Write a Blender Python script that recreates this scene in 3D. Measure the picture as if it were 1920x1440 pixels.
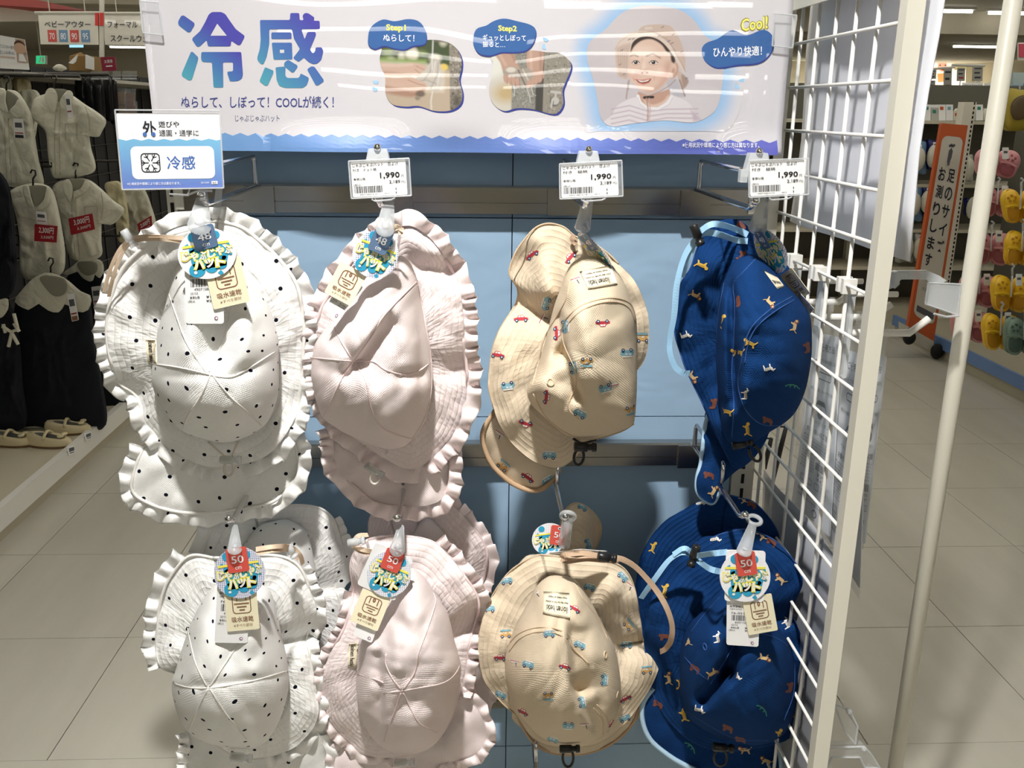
import bpy, math, random
import numpy as np
from mathutils import Vector, Matrix
from mathutils.bvhtree import BVHTree
random.seed(7)
SC = bpy.context.scene
COL = SC.collection
for _o in list(bpy.data.objects):
    bpy.data.objects.remove(_o)
# ------------------------------------------------------------------ camera, world, exposure
F = 1733.0
CAM = np.array([0.0, -1.35, 1.30])
_y = np.array([-80.0, 512.0, -1733.0]); _y /= np.linalg.norm(_y)
_z = np.array([75.0, 5880.0, 1733.0]); _z -= _y * _z.dot(_y); _z /= np.linalg.norm(_z)
_x = np.cross(_y, _z)
ROT = np.array([_x, _y, _z])            # rows: world axes in camera space
cd = bpy.data.cameras.new('camera'); cam = bpy.data.objects.new('camera', cd); COL.objects.link(cam)
cd.sensor_width = 36; cd.lens = 36 * F / 1920; cd.clip_start = .02; cd.clip_end = 200
M4 = Matrix.Identity(4)
for i in range(3):
    for j in range(3): M4[i][j] = ROT[i][j]
    M4[i][3] = CAM[i]
cam.matrix_world = M4
SC.camera = cam
SC.view_settings.view_transform = 'Standard'; SC.view_settings.look = 'None'
SC.view_settings.gamma = 1; SC.view_settings.use_curve_mapping = False
SC.view_settings.exposure = 0.0
SC.cycles.use_denoising = True
SC.cycles.max_bounces = 8; SC.cycles.transparent_max_bounces = 24
SC.cycles.caustics_reflective = False; SC.cycles.caustics_refractive = False
W = bpy.data.worlds.new('world'); SC.world = W; W.use_nodes = True
W.node_tree.nodes['Background'].inputs[0].default_value = (.9, .88, .8, 1)
W.node_tree.nodes['Background'].inputs[1].default_value = 0.1
CEIL = 2.72
# ceiling spotlight above and in front of the display (track spot)
def area(name, loc, target, power, shape, sx, sy, col):
    l = bpy.data.lights.new(name, 'AREA'); l.shape = shape; l.size = sx
    if shape in ('RECTANGLE', 'ELLIPSE'): l.size_y = sy
    l.energy = power; l.color = col
    o = bpy.data.objects.new(name, l); COL.objects.link(o); o.location = loc
    o.rotation_euler = (Vector(target) - Vector(loc)).to_track_quat('-Z', 'Y').to_euler()
    return o
KEY = (-.12, -1.14, 2.62)
area('display_spotlight_lamp', KEY, (0.03, -.30, .52), 14.5, 'DISK', .09, .09, (1, .98, .945)).data.spread = math.radians(84)
TUBE_STRENGTH = 7.6
# ------------------------------------------------------------------ pixel helpers (1920x1440 frame)
def ray(px, py):
    px = np.asarray(px, float); py = np.asarray(py, float)
    c = np.stack([(px - 960) / F, -(py - 720) / F, -np.ones_like(px)], -1)
    return c @ ROT.T
def P(px, py, Y):
    d = ray(px, py); t = (np.asarray(Y, float) - CAM[1]) / d[..., 1]
    return CAM + d * t[..., None] if d.ndim > 1 else CAM + d * t
def PX(px, py, X):
    d = ray(px, py); return CAM + d * ((X - CAM[0]) / d[0])
def PZ(px, py, Z):
    d = ray(px, py); return CAM + d * ((Z - CAM[2]) / d[2])
# ------------------------------------------------------------------ materials
MAT = {}
def srgb(r, g, b):
    f = lambda c: (c / 255 / 12.92) if c / 255 <= .04045 else ((c / 255 + .055) / 1.055) ** 2.4
    return (f(r), f(g), f(b), 1)
def mat(name, col, rough=.6, metal=0., emit=0., alpha=1., coat=0., trans=0., spec=.5, ior=1.45, var=0.):
    if name in MAT: return MAT[name]
    m = bpy.data.materials.new(name); m.use_nodes = True; MAT[name] = m
    b = m.node_tree.nodes['Principled BSDF']; I = b.inputs
    c = col if len(col) == 4 else (*col, 1)
    I['Base Color'].default_value = c; I['Roughness'].default_value = rough; I['Metallic'].default_value = metal
    I['Alpha'].default_value = alpha; I['Coat Weight'].default_value = coat
    I['Transmission Weight'].default_value = trans; I['Specular IOR Level'].default_value = spec; I['IOR'].default_value = ior
    if emit: I['Emission Color'].default_value = c; I['Emission Strength'].default_value = emit
    if var:
        nt = m.node_tree; n = nt.nodes.new('ShaderNodeTexNoise'); n.inputs['Scale'].default_value = 9; n.inputs['Detail'].default_value = 4
        tc = nt.nodes.new('ShaderNodeTexCoord'); nt.links.new(tc.outputs['Object'], n.inputs['Vector'])
        mx = nt.nodes.new('ShaderNodeMix'); mx.data_type = 'RGBA'
        mx.inputs[6].default_value = tuple(x * (1 - var) for x in c[:3]) + (1,); mx.inputs[7].default_value = tuple(min(1, x * (1 + var)) for x in c[:3]) + (1,)
        nt.links.new(n.outputs['Fac'], mx.inputs[0]); nt.links.new(mx.outputs[2], I['Base Color'])
    return m
class NT:
    def __init__(s, m): s.t = m.node_tree
    def n(s, typ, **kw):
        n = s.t.nodes.new(typ)
        for k, v in kw.items():
            if k.startswith('i_'): n.inputs[k[2:].replace('_', ' ')].default_value = v
            else: setattr(n, k, v)
        return n
    def l(s, a, b): s.t.links.new(a, b)
    def math(s, op, a, b=None, c=None):
        n = s.t.nodes.new('ShaderNodeMath'); n.operation = op
        for i, v in enumerate((a, b, c)):
            if v is None: continue
            if isinstance(v, (int, float)): n.inputs[i].default_value = v
            else: s.l(v, n.inputs[i])
        return n.outputs[0]
    def mix(s, f, a, b):
        n = s.t.nodes.new('ShaderNodeMix'); n.data_type = 'RGBA'
        for i, v in ((0, f), (6, a), (7, b)):
            if isinstance(v, (int, float)): n.inputs[i].default_value = v
            elif isinstance(v, tuple): n.inputs[i].default_value = v
            else: s.l(v, n.inputs[i])
        return n.outputs[2]
def fabric(name, col, dots=None, stitch=0., weave=.35, period=.0022, cross=False, rough=.85):
    """woven cloth: waffle weave from the unrolled 'cloth' uv, stitch rows from the 'stitch' uv (metres from the hem)"""
    m = mat(name, col, .95, spec=.12); k = NT(m); b = m.node_tree.nodes['Principled BSDF']
    uv = k.n('ShaderNodeUVMap', uv_map='cloth'); sx = k.n('ShaderNodeSeparateXYZ'); k.l(uv.outputs[0], sx.inputs[0])
    w = 2 * math.pi / period
    h = k.math('MULTIPLY', k.math('SINE', k.math('MULTIPLY', sx.outputs[0], w)), k.math('SINE', k.math('MULTIPLY', sx.outputs[1], w)))
    h = k.math('MULTIPLY', h, weave * .0005)
    nz = k.n('ShaderNodeTexNoise', i_Scale=70., i_Detail=3.); k.l(uv.outputs[0], nz.inputs['Vector'])
    h = k.math('ADD', h, k.math('MULTIPLY', nz.outputs['Fac'], .0009))
    if stitch:
        u2 = k.n('ShaderNodeUVMap', uv_map='stitch'); s2 = k.n('ShaderNodeSeparateXYZ'); k.l(u2.outputs[0], s2.inputs[0])
        q = k.math('ABSOLUTE', k.math('SINE', k.math('MULTIPLY', s2.outputs[1], math.pi / stitch)))
        q = k.math('POWER', q, .45)
        h = k.math('ADD', h, k.math('MULTIPLY', q, .0009))
        # puckers across the rows
        mp = k.n('ShaderNodeMapping'); mp.inputs['Scale'].default_value = (150, 60, 1); k.l(u2.outputs[0], mp.inputs[0])
        n2 = k.n('ShaderNodeTexNoise', i_Scale=1.0, i_Detail=1.5); k.l(mp.outputs[0], n2.inputs['Vector'])
        h = k.math('ADD', h, k.math('MULTIPLY', n2.outputs['Fac'], .0028 if cross else .0014))
    bp = k.n('ShaderNodeBump'); bp.inputs['Strength'].default_value = .8; bp.inputs['Distance'].default_value = 1.0
    k.l(h, bp.inputs['Height']); k.l(bp.outputs[0], b.inputs['Normal'])
    c = col if len(col) == 4 else (*col, 1)
    if dots:
        v = k.n('ShaderNodeTexVoronoi', voronoi_dimensions='2D'); v.inputs['Scale'].default_value = 1 / dots
        v.inputs['Randomness'].default_value = .45
        k.l(uv.outputs[0], v.inputs['Vector'])
        f = k.math('LESS_THAN', v.outputs['Distance'], .0026 / dots)
        k.l(k.mix(f, c, (.006, .007, .016, 1)), b.inputs['Base Color'])
    return m
# ------------------------------------------------------------------ objects
ORG = {}
def tag(o, label=None, cat=None, group=None, kind=None):
    if label: o['label'] = label
    if cat: o['category'] = cat
    if group: o['group'] = group
    if kind: o['kind'] = kind
    return o
def root(name, label, cat, loc, group=None):
    o = bpy.data.objects.new(name, None); COL.objects.link(o); o.empty_display_size = .05
    o.location = loc; ORG[o.name] = np.array(loc, float); return tag(o, label, cat, group)
def obj(name, V, Fc, m, parent=None, smooth=True, fm=None, uvs=None, cols=None):
    V = np.asarray(V, float)
    if parent is not None: org = ORG[parent.name]
    else: org = np.array([(V[:, 0].min() + V[:, 0].max()) / 2, (V[:, 1].min() + V[:, 1].max()) / 2, V[:, 2].min()])
    me = bpy.data.meshes.new(name); me.from_pydata((V - org).tolist(), [], [list(map(int, f)) for f in Fc])
    for mm in (m if isinstance(m, (list, tuple)) else [m]): me.materials.append(mm)
    if smooth: me.polygons.foreach_set('use_smooth', [True] * len(me.polygons))
    if fm is not None: me.polygons.foreach_set('material_index', [int(x) for x in fm])
    if uvs:
        vi = np.empty(len(me.loops), int); me.loops.foreach_get('vertex_index', vi)
        for un, ua in uvs.items():
            L = me.uv_layers.new(name=un); L.data.foreach_set('uv', np.asarray(ua, float)[vi].ravel())
    if cols is not None:
        ca = me.color_attributes.new('Col', 'FLOAT_COLOR', 'POINT'); ca.data.foreach_set('color', np.asarray(cols, np.float32).ravel())
    me.update()
    o = bpy.data.objects.new(name, me); COL.objects.link(o)
    if parent is not None: o.parent = parent
    else: o.location = org
    ORG[o.name] = org
    return o
class MB:
    """collects boxes, tubes, balls and plates, then links them as one mesh"""
    def __init__(s): s.V = []; s.F = []; s.M = []
    def add(s, V, Fc, mi=0):
        o = len(s.V); s.V += [tuple(v) for v in V]; s.F += [[o + i for i in f] for f in Fc]; s.M += [mi] * len(Fc); return s
    def box(s, a, b, mi=0, bev=0.):
        x0, y0, z0 = (min(a[i], b[i]) for i in range(3)); x1, y1, z1 = (max(a[i], b[i]) for i in range(3))
        V = [(x, y, z) for x in (x0, x1) for y in (y0, y1) for z in (z0, z1)]
        return s.add(V, [(0, 1, 3, 2), (4, 6, 7, 5), (0, 4, 5, 1), (2, 3, 7, 6), (0, 2, 6, 4), (1, 5, 7, 3)], mi)
    def tube(s, pts, r, n=10, mi=0, cap=True, closed=False):
        pts = np.asarray(pts, float); N = len(pts); rr = np.broadcast_to(r, (N,))
        T = np.gradient(pts, axis=0) if not closed else np.roll(pts, -1, 0) - np.roll(pts, 1, 0)
        T /= np.linalg.norm(T, axis=1)[:, None] + 1e-12
        up = np.array([0, 0, 1.]) if abs(T[0][2]) < .9 else np.array([1., 0, 0])
        u = np.cross(up, T[0]); u /= np.linalg.norm(u); V = []
        for i in range(N):
            u = u - T[i] * u.dot(T[i]); u /= np.linalg.norm(u) + 1e-12; w = np.cross(T[i], u)
            for j in range(n):
                a = 2 * math.pi * j / n; V.append(pts[i] + rr[i] * (math.cos(a) * u + math.sin(a) * w))
        Fc = []
        for i in range(N if closed else N - 1):
            for j in range(n):
                i2 = (i + 1) % N; Fc.append((i * n + j, i * n + (j + 1) % n, i2 * n + (j + 1) % n, i2 * n + j))
        if cap and not closed: Fc += [tuple(range(n))[::-1], tuple((N - 1) * n + j for j in range(n))]
        return s.add(V, Fc, mi)
    def ball(s, c, r, nu=12, nv=8, mi=0):
        r = np.broadcast_to(r, (3,)); V = []
        for i in range(nv + 1):
            for j in range(nu):
                a = math.pi * i / nv; b = 2 * math.pi * j / nu
                V.append((c[0] + r[0] * math.sin(a) * math.cos(b), c[1] + r[1] * math.sin(a) * math.sin(b), c[2] + r[2] * math.cos(a)))
        return s.add(V, [(i * nu + j, i * nu + (j + 1) % nu, (i + 1) * nu + (j + 1) % nu, (i + 1) * nu + j) for i in range(nv) for j in range(nu)], mi)
    def prism(s, poly, off, mi=0):
        """polygon (3d points) extruded by the vector off"""
        n = len(poly); p = np.asarray(poly, float); V = list(p) + list(p + np.asarray(off))
        return s.add(V, [tuple(range(n)), tuple(range(2 * n - 1, n - 1, -1))] + [(i, i + n, (i + 1) % n + n, (i + 1) % n) for i in range(n)], mi)
    def build(s, name, m, parent=None, smooth=False): return obj(name, s.V, s.F, m, parent, smooth, s.M)
def copy_tree(o, parent=None, off=None, skip=()):
    c = o.copy(); COL.objects.link(c); c.parent = parent; ORG[c.name] = ORG[o.name]
    if off is not None: c.location = Vector(o.location) + Vector(off); ORG[c.name] = ORG[o.name] + np.array(off)
    for ch in list(o.children):
        if not ch.name.startswith(skip or ('?',)): copy_tree(ch, c)
    return c
# ------------------------------------------------------------------ curves in the plane
def smooth_closed(p, n):
    p = np.asarray(p, float); N = len(p); out = []
    for i in range(N):
        a, b, c, d = p[i - 1], p[i], p[(i + 1) % N], p[(i + 2) % N]
        for t in np.linspace(0, 1, 12, endpoint=False):
            out.append(.5 * ((2 * b) + (c - a) * t + (2 * a - 5 * b + 4 * c - d) * t * t + (3 * b - a - 3 * c + d) * t ** 3))
    return resample(np.array(out + [out[0]]), n + 1)[:-1]
def smooth_open(p, n):
    p = np.asarray(p, float); q = np.vstack([2 * p[0] - p[1], p, 2 * p[-1] - p[-2]]); out = []
    for i in range(1, len(q) - 2):
        a, b, c, d = q[i - 1:i + 3]
        for t in np.linspace(0, 1, 12, endpoint=False):
            out.append(.5 * ((2 * b) + (c - a) * t + (2 * a - 5 * b + 4 * c - d) * t * t + (3 * b - a - 3 * c + d) * t ** 3))
    return resample(np.array(out + [p[-1]]), n)
def resample(p, n):
    s = np.r_[0, np.cumsum(np.linalg.norm(np.diff(p, axis=0), axis=1))]; t = np.linspace(0, s[-1], n)
    return np.stack([np.interp(t, s, p[:, k]) for k in range(p.shape[1])], -1)
# ------------------------------------------------------------------ text
_T = {}
def glyphs(body, bold=0.):
    key = (body, bold)
    if key not in _T:
        c = bpy.data.curves.new('t', 'FONT'); c.body = body; c.resolution_u = 2 if len(body) > 3 else 4; c.offset = bold
        o = bpy.data.objects.new('t', c); COL.objects.link(o)
        dg = bpy.context.evaluated_depsgraph_get(); dg.update(); e = o.evaluated_get(dg); me = e.to_mesh()
        V = np.array([v.co[:2] for v in me.vertices]).reshape(-1, 2); Fc = [tuple(p.vertices) for p in me.polygons]
        e.to_mesh_clear(); bpy.data.objects.remove(o); bpy.data.curves.remove(c); _T[key] = (V, Fc)
    return _T[key]
class Card:
    """a flat card given by its four world corners; printed matter lies on it in (u, v) with v downwards"""
    def __init__(s, TL, TR, BR, BL):
        s.c = [np.asarray(x, float) for x in (TL, TR, BR, BL)]
        n = np.cross(s.c[1] - s.c[0], s.c[3] - s.c[0]); n /= np.linalg.norm(n)
        if n.dot(CAM - s.c[0]) < 0: n = -n
        s.n = n; s.w = np.linalg.norm(s.c[1] - s.c[0]); s.h = np.linalg.norm(s.c[3] - s.c[0])
        s.V = []; s.F = []; s.M = []; s.mats = []
    def at(s, u, v, layer=0):
        u = np.asarray(u, float)[..., None]; v = np.asarray(v, float)[..., None]
        return (1 - u) * (1 - v) * s.c[0] + u * (1 - v) * s.c[1] + u * v * s.c[2] + (1 - u) * v * s.c[3] + s.n * (layer * s.step)
    step = .00025
    def mi(s, m):
        if m not in s.mats: s.mats.append(m)
        return s.mats.index(m)
    def poly(s, pts, m, layer=1):
        p = np.asarray(pts, float); W_ = s.at(p[:, 0], p[:, 1], layer); o = len(s.V)
        s.V += list(W_); s.F.append(tuple(range(o, o + len(p)))); s.M.append(s.mi(m)); return s
    def rect(s, u0, v0, u1, v1, m, layer=1): return s.poly([(u0, v0), (u1, v0), (u1, v1), (u0, v1)], m, layer)
    def rrect(s, u0, v0, u1, v1, r, m, layer=1): return s.poly(s.rr(u0, v0, u1, v1, r), m, layer)
    def rr(s, u0, v0, u1, v1, r):
        ru, rv = r / s.w, r / s.h; out = []
        for cx, cy, a0 in ((u1 - ru, v0 + rv, -90), (u1 - ru, v1 - rv, 0), (u0 + ru, v1 - rv, 90), (u0 + ru, v0 + rv, 180)):
            for a in range(0, 91, 18): out.append((cx + ru * math.cos(math.radians(a0 + a)), cy + rv * math.sin(math.radians(a0 + a))))
        return out
    def circ(s, u, v, r, m, layer=1, n=20, sy=1.):
        return s.poly([(u + r / s.w * math.cos(2 * math.pi * i / n), v + sy * r / s.h * math.sin(2 * math.pi * i / n)) for i in range(n)], m, layer)
    def frame(s, u0, v0, u1, v1, r, th, m, layer=1):
        a = s.rr(u0, v0, u1, v1, r); tu, tv = th / s.w, th / s.h; b = s.rr(u0 + tu, v0 + tv, u1 - tu, v1 - tv, max(r - th, r * .3)); n = len(a)
        p = np.array(a + b); o = len(s.V); s.V += list(s.at(p[:, 0], p[:, 1], layer))
        for i in range(n): s.F.append((o + i, o + (i + 1) % n, o + n + (i + 1) % n, o + n + i)); s.M.append(s.mi(m))
        return s
    def text(s, body, u0, v0, u1, v1, m, layer=2, bold=0., keep=False):
        V, Fc = glyphs(body, bold)
        if not len(V): return s
        lo, hi = V.min(0), V.max(0); q = (V - lo) / (hi - lo)
        u = u0 + q[:, 0] * (u1 - u0); v = v1 - q[:, 1] * (v1 - v0); o = len(s.V)
        s.V += list(s.at(u, v, layer)); s.F += [tuple(o + i for i in f) for f in Fc]; s.M += [s.mi(m)] * len(Fc); return s
    def bars(s, u0, v0, u1, v1, m, n=30, seed=1, layer=1):
        R = random.Random(seed); x = u0; w = (u1 - u0) / n
        while x < u1: 
            b = w * R.choice((.4, .6, 1.0, 1.3)); s.rect(x, v0, min(x + b, u1), v1, m, layer); x += b + w * R.choice((.4, .5, .9))
        return s
    def body(s, name, m, parent=None, th=.0006, r=.002, outline=None):
        pts = np.array(outline if outline is not None else s.rr(0, 0, 1, 1, r))
        b = MB(); b.prism(s.at(pts[:, 0], pts[:, 1], 0), -s.n * th); s.o = b.build(name, m, parent); return s.o
    def finish(s, parent=None, name='lettering'):
        if s.V: return obj(name, s.V, s.F, s.mats, parent or s.o, False, s.M)
def quad_px(cx, cy, w, h, ang, Y, tilt=0., yaw=0.):
    """corners of a rectangle centred on a pixel, turned by ang in the picture plane at depth Y; yaw turns it about its long axis"""
    a = math.radians(ang); out = []
    for sx, sy in ((-1, -1), (1, -1), (1, 1), (-1, 1)):
        x = sx * w / 2; y = sy * h / 2
        out.append(P(cx + x * math.cos(a) - y * math.sin(a), cy + x * math.sin(a) + y * math.cos(a), Y + tilt * sy + yaw * sx))
    return out
# ================================================================== the setting
def struct(name, V=None, mb=None, m=None, **k):
    o = mb.build(name, m); o['kind'] = 'structure'; return o
M_floor = mat('floor_vinyl', srgb(196, 190, 176), .28, spec=.35)
def _floor():
    k = NT(M_floor); b = M_floor.node_tree.nodes['Principled BSDF']
    g = k.n('ShaderNodeNewGeometry'); mp = k.n('ShaderNodeMapping'); mp.inputs['Rotation'].default_value = (0, 0, .9); mp.inputs['Scale'].default_value = (9, 1.6, 1)
    k.l(g.outputs['Position'], mp.inputs[0]); n = k.n('ShaderNodeTexNoise', i_Scale=1.3, i_Detail=5.); k.l(mp.outputs[0], n.inputs['Vector'])
    n2 = k.n('ShaderNodeTexNoise', i_Scale=1.1, i_Detail=2.); k.l(g.outputs['Position'], n2.inputs['Vector'])
    f = k.math('ADD', k.math('MULTIPLY', n.outputs['Fac'], .7), k.math('MULTIPLY', n2.outputs['Fac'], .4))
    k.l(k.mix(f, srgb(172, 168, 157), srgb(204, 200, 188)), b.inputs['Base Color'])
_floor()
M_joint = mat('floor_joint', srgb(128, 123, 112), .6)
fl = struct('floor', mb=MB().box((-14, -16, -.06), (14, 25, -.012)), m=M_joint)
mbt = MB(); TX, TY = .433, .4667
tile0 = None; GX0, GX1, GY0, GY1 = -5, 10, 0, 16
for i in range(GX0, GX1):
    for j in range(GY0, GY1):
        x = -.875 + TX * i; y = .305 + TY * j
        if tile0 is None:
            tile0 = MB().box((x + .0012, y + .0012, -.012), (x + TX - .0012, y + TY - .0012, 0)).build('tile', M_floor, fl); bx, by = x, y
        else:
            t = tile0.copy(); COL.objects.link(t); t.parent = fl; t.location = (x - bx, y - by, 0)
fx0, fx1, fy0, fy1 = -.875 + TX * GX0, -.875 + TX * GX1, .305 + TY * GY0, .305 + TY * GY1
rest = MB()
for a, b_ in (((-14, -16), (fx0, 25)), ((fx1, -16), (14, 25)), ((fx0, -16), (fx1, fy0)), ((fx0, fy1), (fx1, 25))):
    rest.box((a[0], a[1], -.012), (b_[0], b_[1], 0))
tag(rest.build('tile_field', M_floor, fl), kind='stuff')
M_ceil = mat('ceiling_board', srgb(214, 208, 190), .8)
struct('ceiling', mb=MB().box((-14, -16, CEIL), (14, 25, CEIL + .1)), m=M_ceil)
M_wall = mat('wall_paint', srgb(196, 188, 165), .8)
struct('wall_back', mb=MB().box((-14, 25, 0), (14, 25.1, CEIL)), m=M_wall)
struct('wall_left', mb=MB().box((-14.1, -16, 0), (-14, 25, CEIL)), m=M_wall)
struct('wall_right', mb=MB().box((14, -16, 0), (14.1, 25, CEIL)), m=M_wall)
struct('wall_front', mb=MB().box((-14, -16.1, 0), (14, -16, CEIL)), m=M_wall)
# dropped beams below the ceiling
struct('trim_1', mb=MB().box((1.2, 12.2, 2.42), (14, 12.7, CEIL)), m=mat('beam_paint', srgb(186, 178, 158), .8))
struct('trim_2', mb=MB().box((-14, 10.5, 2.45), (-1.2, 11.0, CEIL)), m=MAT['beam_paint'])
# fluorescent tubes in rows along the ceiling; extra ones added to brighten the background
M_tube = mat('tube_glow', (1, .98, .92, 1), emit=TUBE_STRENGTH)
M_fix = mat('tube_fixture', srgb(225, 222, 212), .5)
def tube_light(x0, x1, y, lab):
    r = root('ceiling_light', lab, 'light', ((x0 + x1) / 2, y, CEIL), 'fluorescent ceiling tubes')
    MB().box((x0, y - .06, CEIL - .03), (x1, y + .06, CEIL - .001)).build('fixture', M_fix, r)
    MB().tube([(x0 + .03, y, CEIL - .05), (x1 - .03, y, CEIL - .05)], .021, 10).build('tube', M_tube, r)
rows = [-13.6 + 1.66 * k for k in range(23)] + [1.34 + .83 + 1.66 * k for k in range(-1, 4)]  # second list: in-between rows added to brighten the aisles
for y in rows:
    if -2.2 < y < .8: continue
    for x0 in np.arange(-6.2 if y > -5 else -2.0, 6.5, 2.55):
        if y > 9.4 and max(abs(x0), abs(x0 + 2.3)) > .27 * (y + 1.35) : continue
        tube_light(x0, x0 + 2.3, y, 'slim fluorescent tube light running across the store ceiling')
    if y > 9.4:
        for x0 in (.64 * (y + 1.35), -.56 * (y + 1.35) - 2.3):
            while abs(x0 + 1.15) < 12.7: tube_light(x0, x0 + 2.3, y, 'slim fluorescent tube light running across the store ceiling'); x0 += 2.55 if x0 > 0 else -2.55  # tubes added beyond the frame to light the far walls
for px0, px1, py, lab in ((1728, 1836, 20, 'bright ceiling tube nearest above the far shelving'), (1850, 1935, 24, 'ceiling tube passing behind the top of the white pole'), (1785, 1896, 87, 'long ceiling tube left of the white pole, lower row'), (1690, 1758, 105, 'short looking ceiling tube above the baby poster'), (50, 118, 98, 'far ceiling tube beside the exit sign, higher one'), (85, 134, 104, 'far ceiling tube beside the exit sign, lower one'), (204, 290, 88, 'far ceiling tube below the formal wear sign')):
    q0, q1 = PZ(px0, py, CEIL - .05), PZ(px1, py, CEIL - .05); tube_light(q0[0], q1[0], q0[1], lab.replace(' left of', ' just before'))
# ================================================================== the hat display
M_cream = mat('cream_steel', srgb(228, 224, 209), .4)
M_white = mat('white_paint', srgb(236, 234, 228), .4)
M_chrome = mat('chrome', (.75, .75, .76), .16, metal=1.)
M_steel = mat('brushed_steel', (.44, .42, .39), .22, metal=1.)
M_blue = mat('blue_panel', srgb(154, 182, 207), .36, spec=.4)
def _blue():
    k = NT(M_blue); b = M_blue.node_tree.nodes['Principled BSDF']; tc = k.n('ShaderNodeTexCoord'); mp = k.n('ShaderNodeMapping'); mp.inputs['Scale'].default_value = (6, 1, 9)
    k.l(tc.outputs['Object'], mp.inputs[0]); n = k.n('ShaderNodeTexNoise', i_Scale=1.2, i_Detail=2., i_Distortion=.6); k.l(mp.outputs[0], n.inputs['Vector'])
    bp = k.n('ShaderNodeBump'); bp.inputs['Strength'].default_value = .25; bp.inputs['Distance'].default_value = .02; k.l(n.outputs['Fac'], bp.inputs['Height']); k.l(bp.outputs[0], b.inputs['Normal'])
_blue()
XL, XR, XS = -.412, .414, .062
bp_ = root('display_back_panel', 'light blue back panel of the hat display behind the hanging hats', 'panel', (0, .01, .12))
zs = [.13, .251, .849, 1.152, 1.50]
for c0, c1 in ((XL, XS), (XS, XR)):
    for a, b_ in zip(zs[:-1], zs[1:]):
        MB().box((c0 + .0008, 0, a + .0008), (c1 - .0008, .012, b_ - .0008)).build('panel_board', M_blue, bp_)
MB().box((XL, .013, .13), (XR, .02, 1.5)).build('backing', mat('backing', srgb(70, 76, 80), .7), bp_)
# uprights with slots
M_slot = mat('slot_black', (.01, .01, .01), .8)
for x0, x1, lab in ((XR + .001, XR + .036, 'cream slotted upright between the blue panel and the wire mesh'), (XL - .015, XL - .001, 'cream slotted upright beside the dotted white hats')):
    u = root('slotted_upright', lab, 'upright', ((x0 + x1) / 2, 0, 0))
    MB().box((x0, -.004, 0), (x1, .035, 1.62)).build('post', M_cream, u)
    s = MB()
    for i in range(60): s.box(((x0 + x1) / 2 - .0025, -.0046, .15 + i * .0245), ((x0 + x1) / 2 + .0025, -.0042, .166 + i * .0245))
    tag(s.build('slots', M_slot, u), kind='stuff')
b = root('display_plinth', 'cream base deck under the hat display', 'base', (0, -.15, 0))
MB().box((XL - .03, -.15, .0), (XR + .03, .03, .05)).build('deck', M_cream, b)
MB().box((XL - .03, -.1505, .01), (XR + .03, -.1502, .04)).build('price_strip', M_white, b)
def rail(z0, z1, lab):
    r = root('display_rail', lab, 'rail', (0, -.012, z0))
    h = z1 - z0; prof = [(-.002, 0), (-.022, 0), (-.022, .38 * h), (-.0205, .39 * h), (-.0205, .41 * h), (-.022, .42 * h), (-.022, .93 * h), (-.0185, h), (-.002, h)]
    p = MB(); p.prism([(XL + .004, y, z0 + z) for y, z in prof], (XR - XL - .008, 0, 0)); p.build('bar', M_steel, r)
    for x in (XL + .008, XR - .008): MB().box((x - .006, -.024, z0 + .003), (x + .006, -.001, z1 - .003)).build('end_bracket', M_cream, r)
rail(1.160, 1.199, 'brushed steel rail below the poster carrying the upper hooks')
rail(.776, .812, 'dark reflecting steel rail carrying the middle row of hooks')
rail(.343, .379, 'lowest steel rail partly hidden behind the lower hats')
# --- wire mesh side panel
XM = .454; ms = root('wire_mesh_panel', 'white wire mesh side panel with a cream square post', 'mesh panel', (XM, -.18, 0))
zy = [-.02 - .0623 * i for i in range(5)]
for y in zy: MB().tube([(XM, y, .15), (XM, y, 1.60)], .0026, 8).build('vertical_wire', M_white, ms, True)
z = 1.394 + .0575 * 3
while z > .16:
    MB().tube([(XM - .004, .004, z), (XM - .004, -.333, z)], .0022, 8).build('horizontal_wire', M_white, ms, True); z -= .0575
MB().box((XM - .006, -.352, 0), (XM + .013, -.334, 1.62)).build('front_post', M_cream, ms)
MB().box((XM - .006, -.334, .0), (XM + .013, .0, .025)).build('bottom_rail', M_cream, ms)
MB().box((XM - .012, -.334, 1.437), (XM - .009, -.002, 1.60)).build('header_plate', M_cream, ms)
# white sign boards seen from behind through the mesh
M_bk = mat('sign_back', srgb(232, 234, 242), .55)
sb = root('side_sign_board', 'white back of a side sign hung outside the upper wire mesh', 'sign', (XM + .03, -.2, 1.13))
def board(name, par, x0, ya, yb, z0, z1, m, wav=0., nx=24):
    mb = MB(); V = []; nz = 8
    for i in range(nx + 1):
        y = ya + (yb - ya) * i / nx
        for j in range(nz + 1):
            zz = z0 + (z1 - z0) * j / nz; V.append((x0 + wav * math.sin(zz * 21 + y * 9) + wav * .8 * math.sin(y * 26), y, zz))
    n = len(V); V2 = [(x + .0015, y, zz) for x, y, zz in V]; idx = lambda i, j: i * (nz + 1) + j
    Fc = []
    for i in range(nx):
        for j in range(nz):
            q = (idx(i, j), idx(i + 1, j), idx(i + 1, j + 1), idx(i, j + 1)); Fc += [q, tuple(n + a for a in q[::-1])]
    for i in range(nx): Fc += [(idx(i, 0), n + idx(i, 0), n + idx(i + 1, 0), idx(i + 1, 0)), (idx(i, nz), idx(i + 1, nz), n + idx(i + 1, nz), n + idx(i, nz))]
    for j in range(nz): Fc += [(idx(0, j), idx(0, j + 1), n + idx(0, j + 1), n + idx(0, j)), (idx(nx, j), n + idx(nx, j), n + idx(nx, j + 1), idx(nx, j + 1))]
    mb.add(V + V2, Fc); return mb.build(name, m, par, True)
board('sheet', sb, XM + .024, .02, -.362, 1.148, 1.62, M_bk, .003)
M_grey = mat('grey_sheet', srgb(166, 168, 174), .3)
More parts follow.
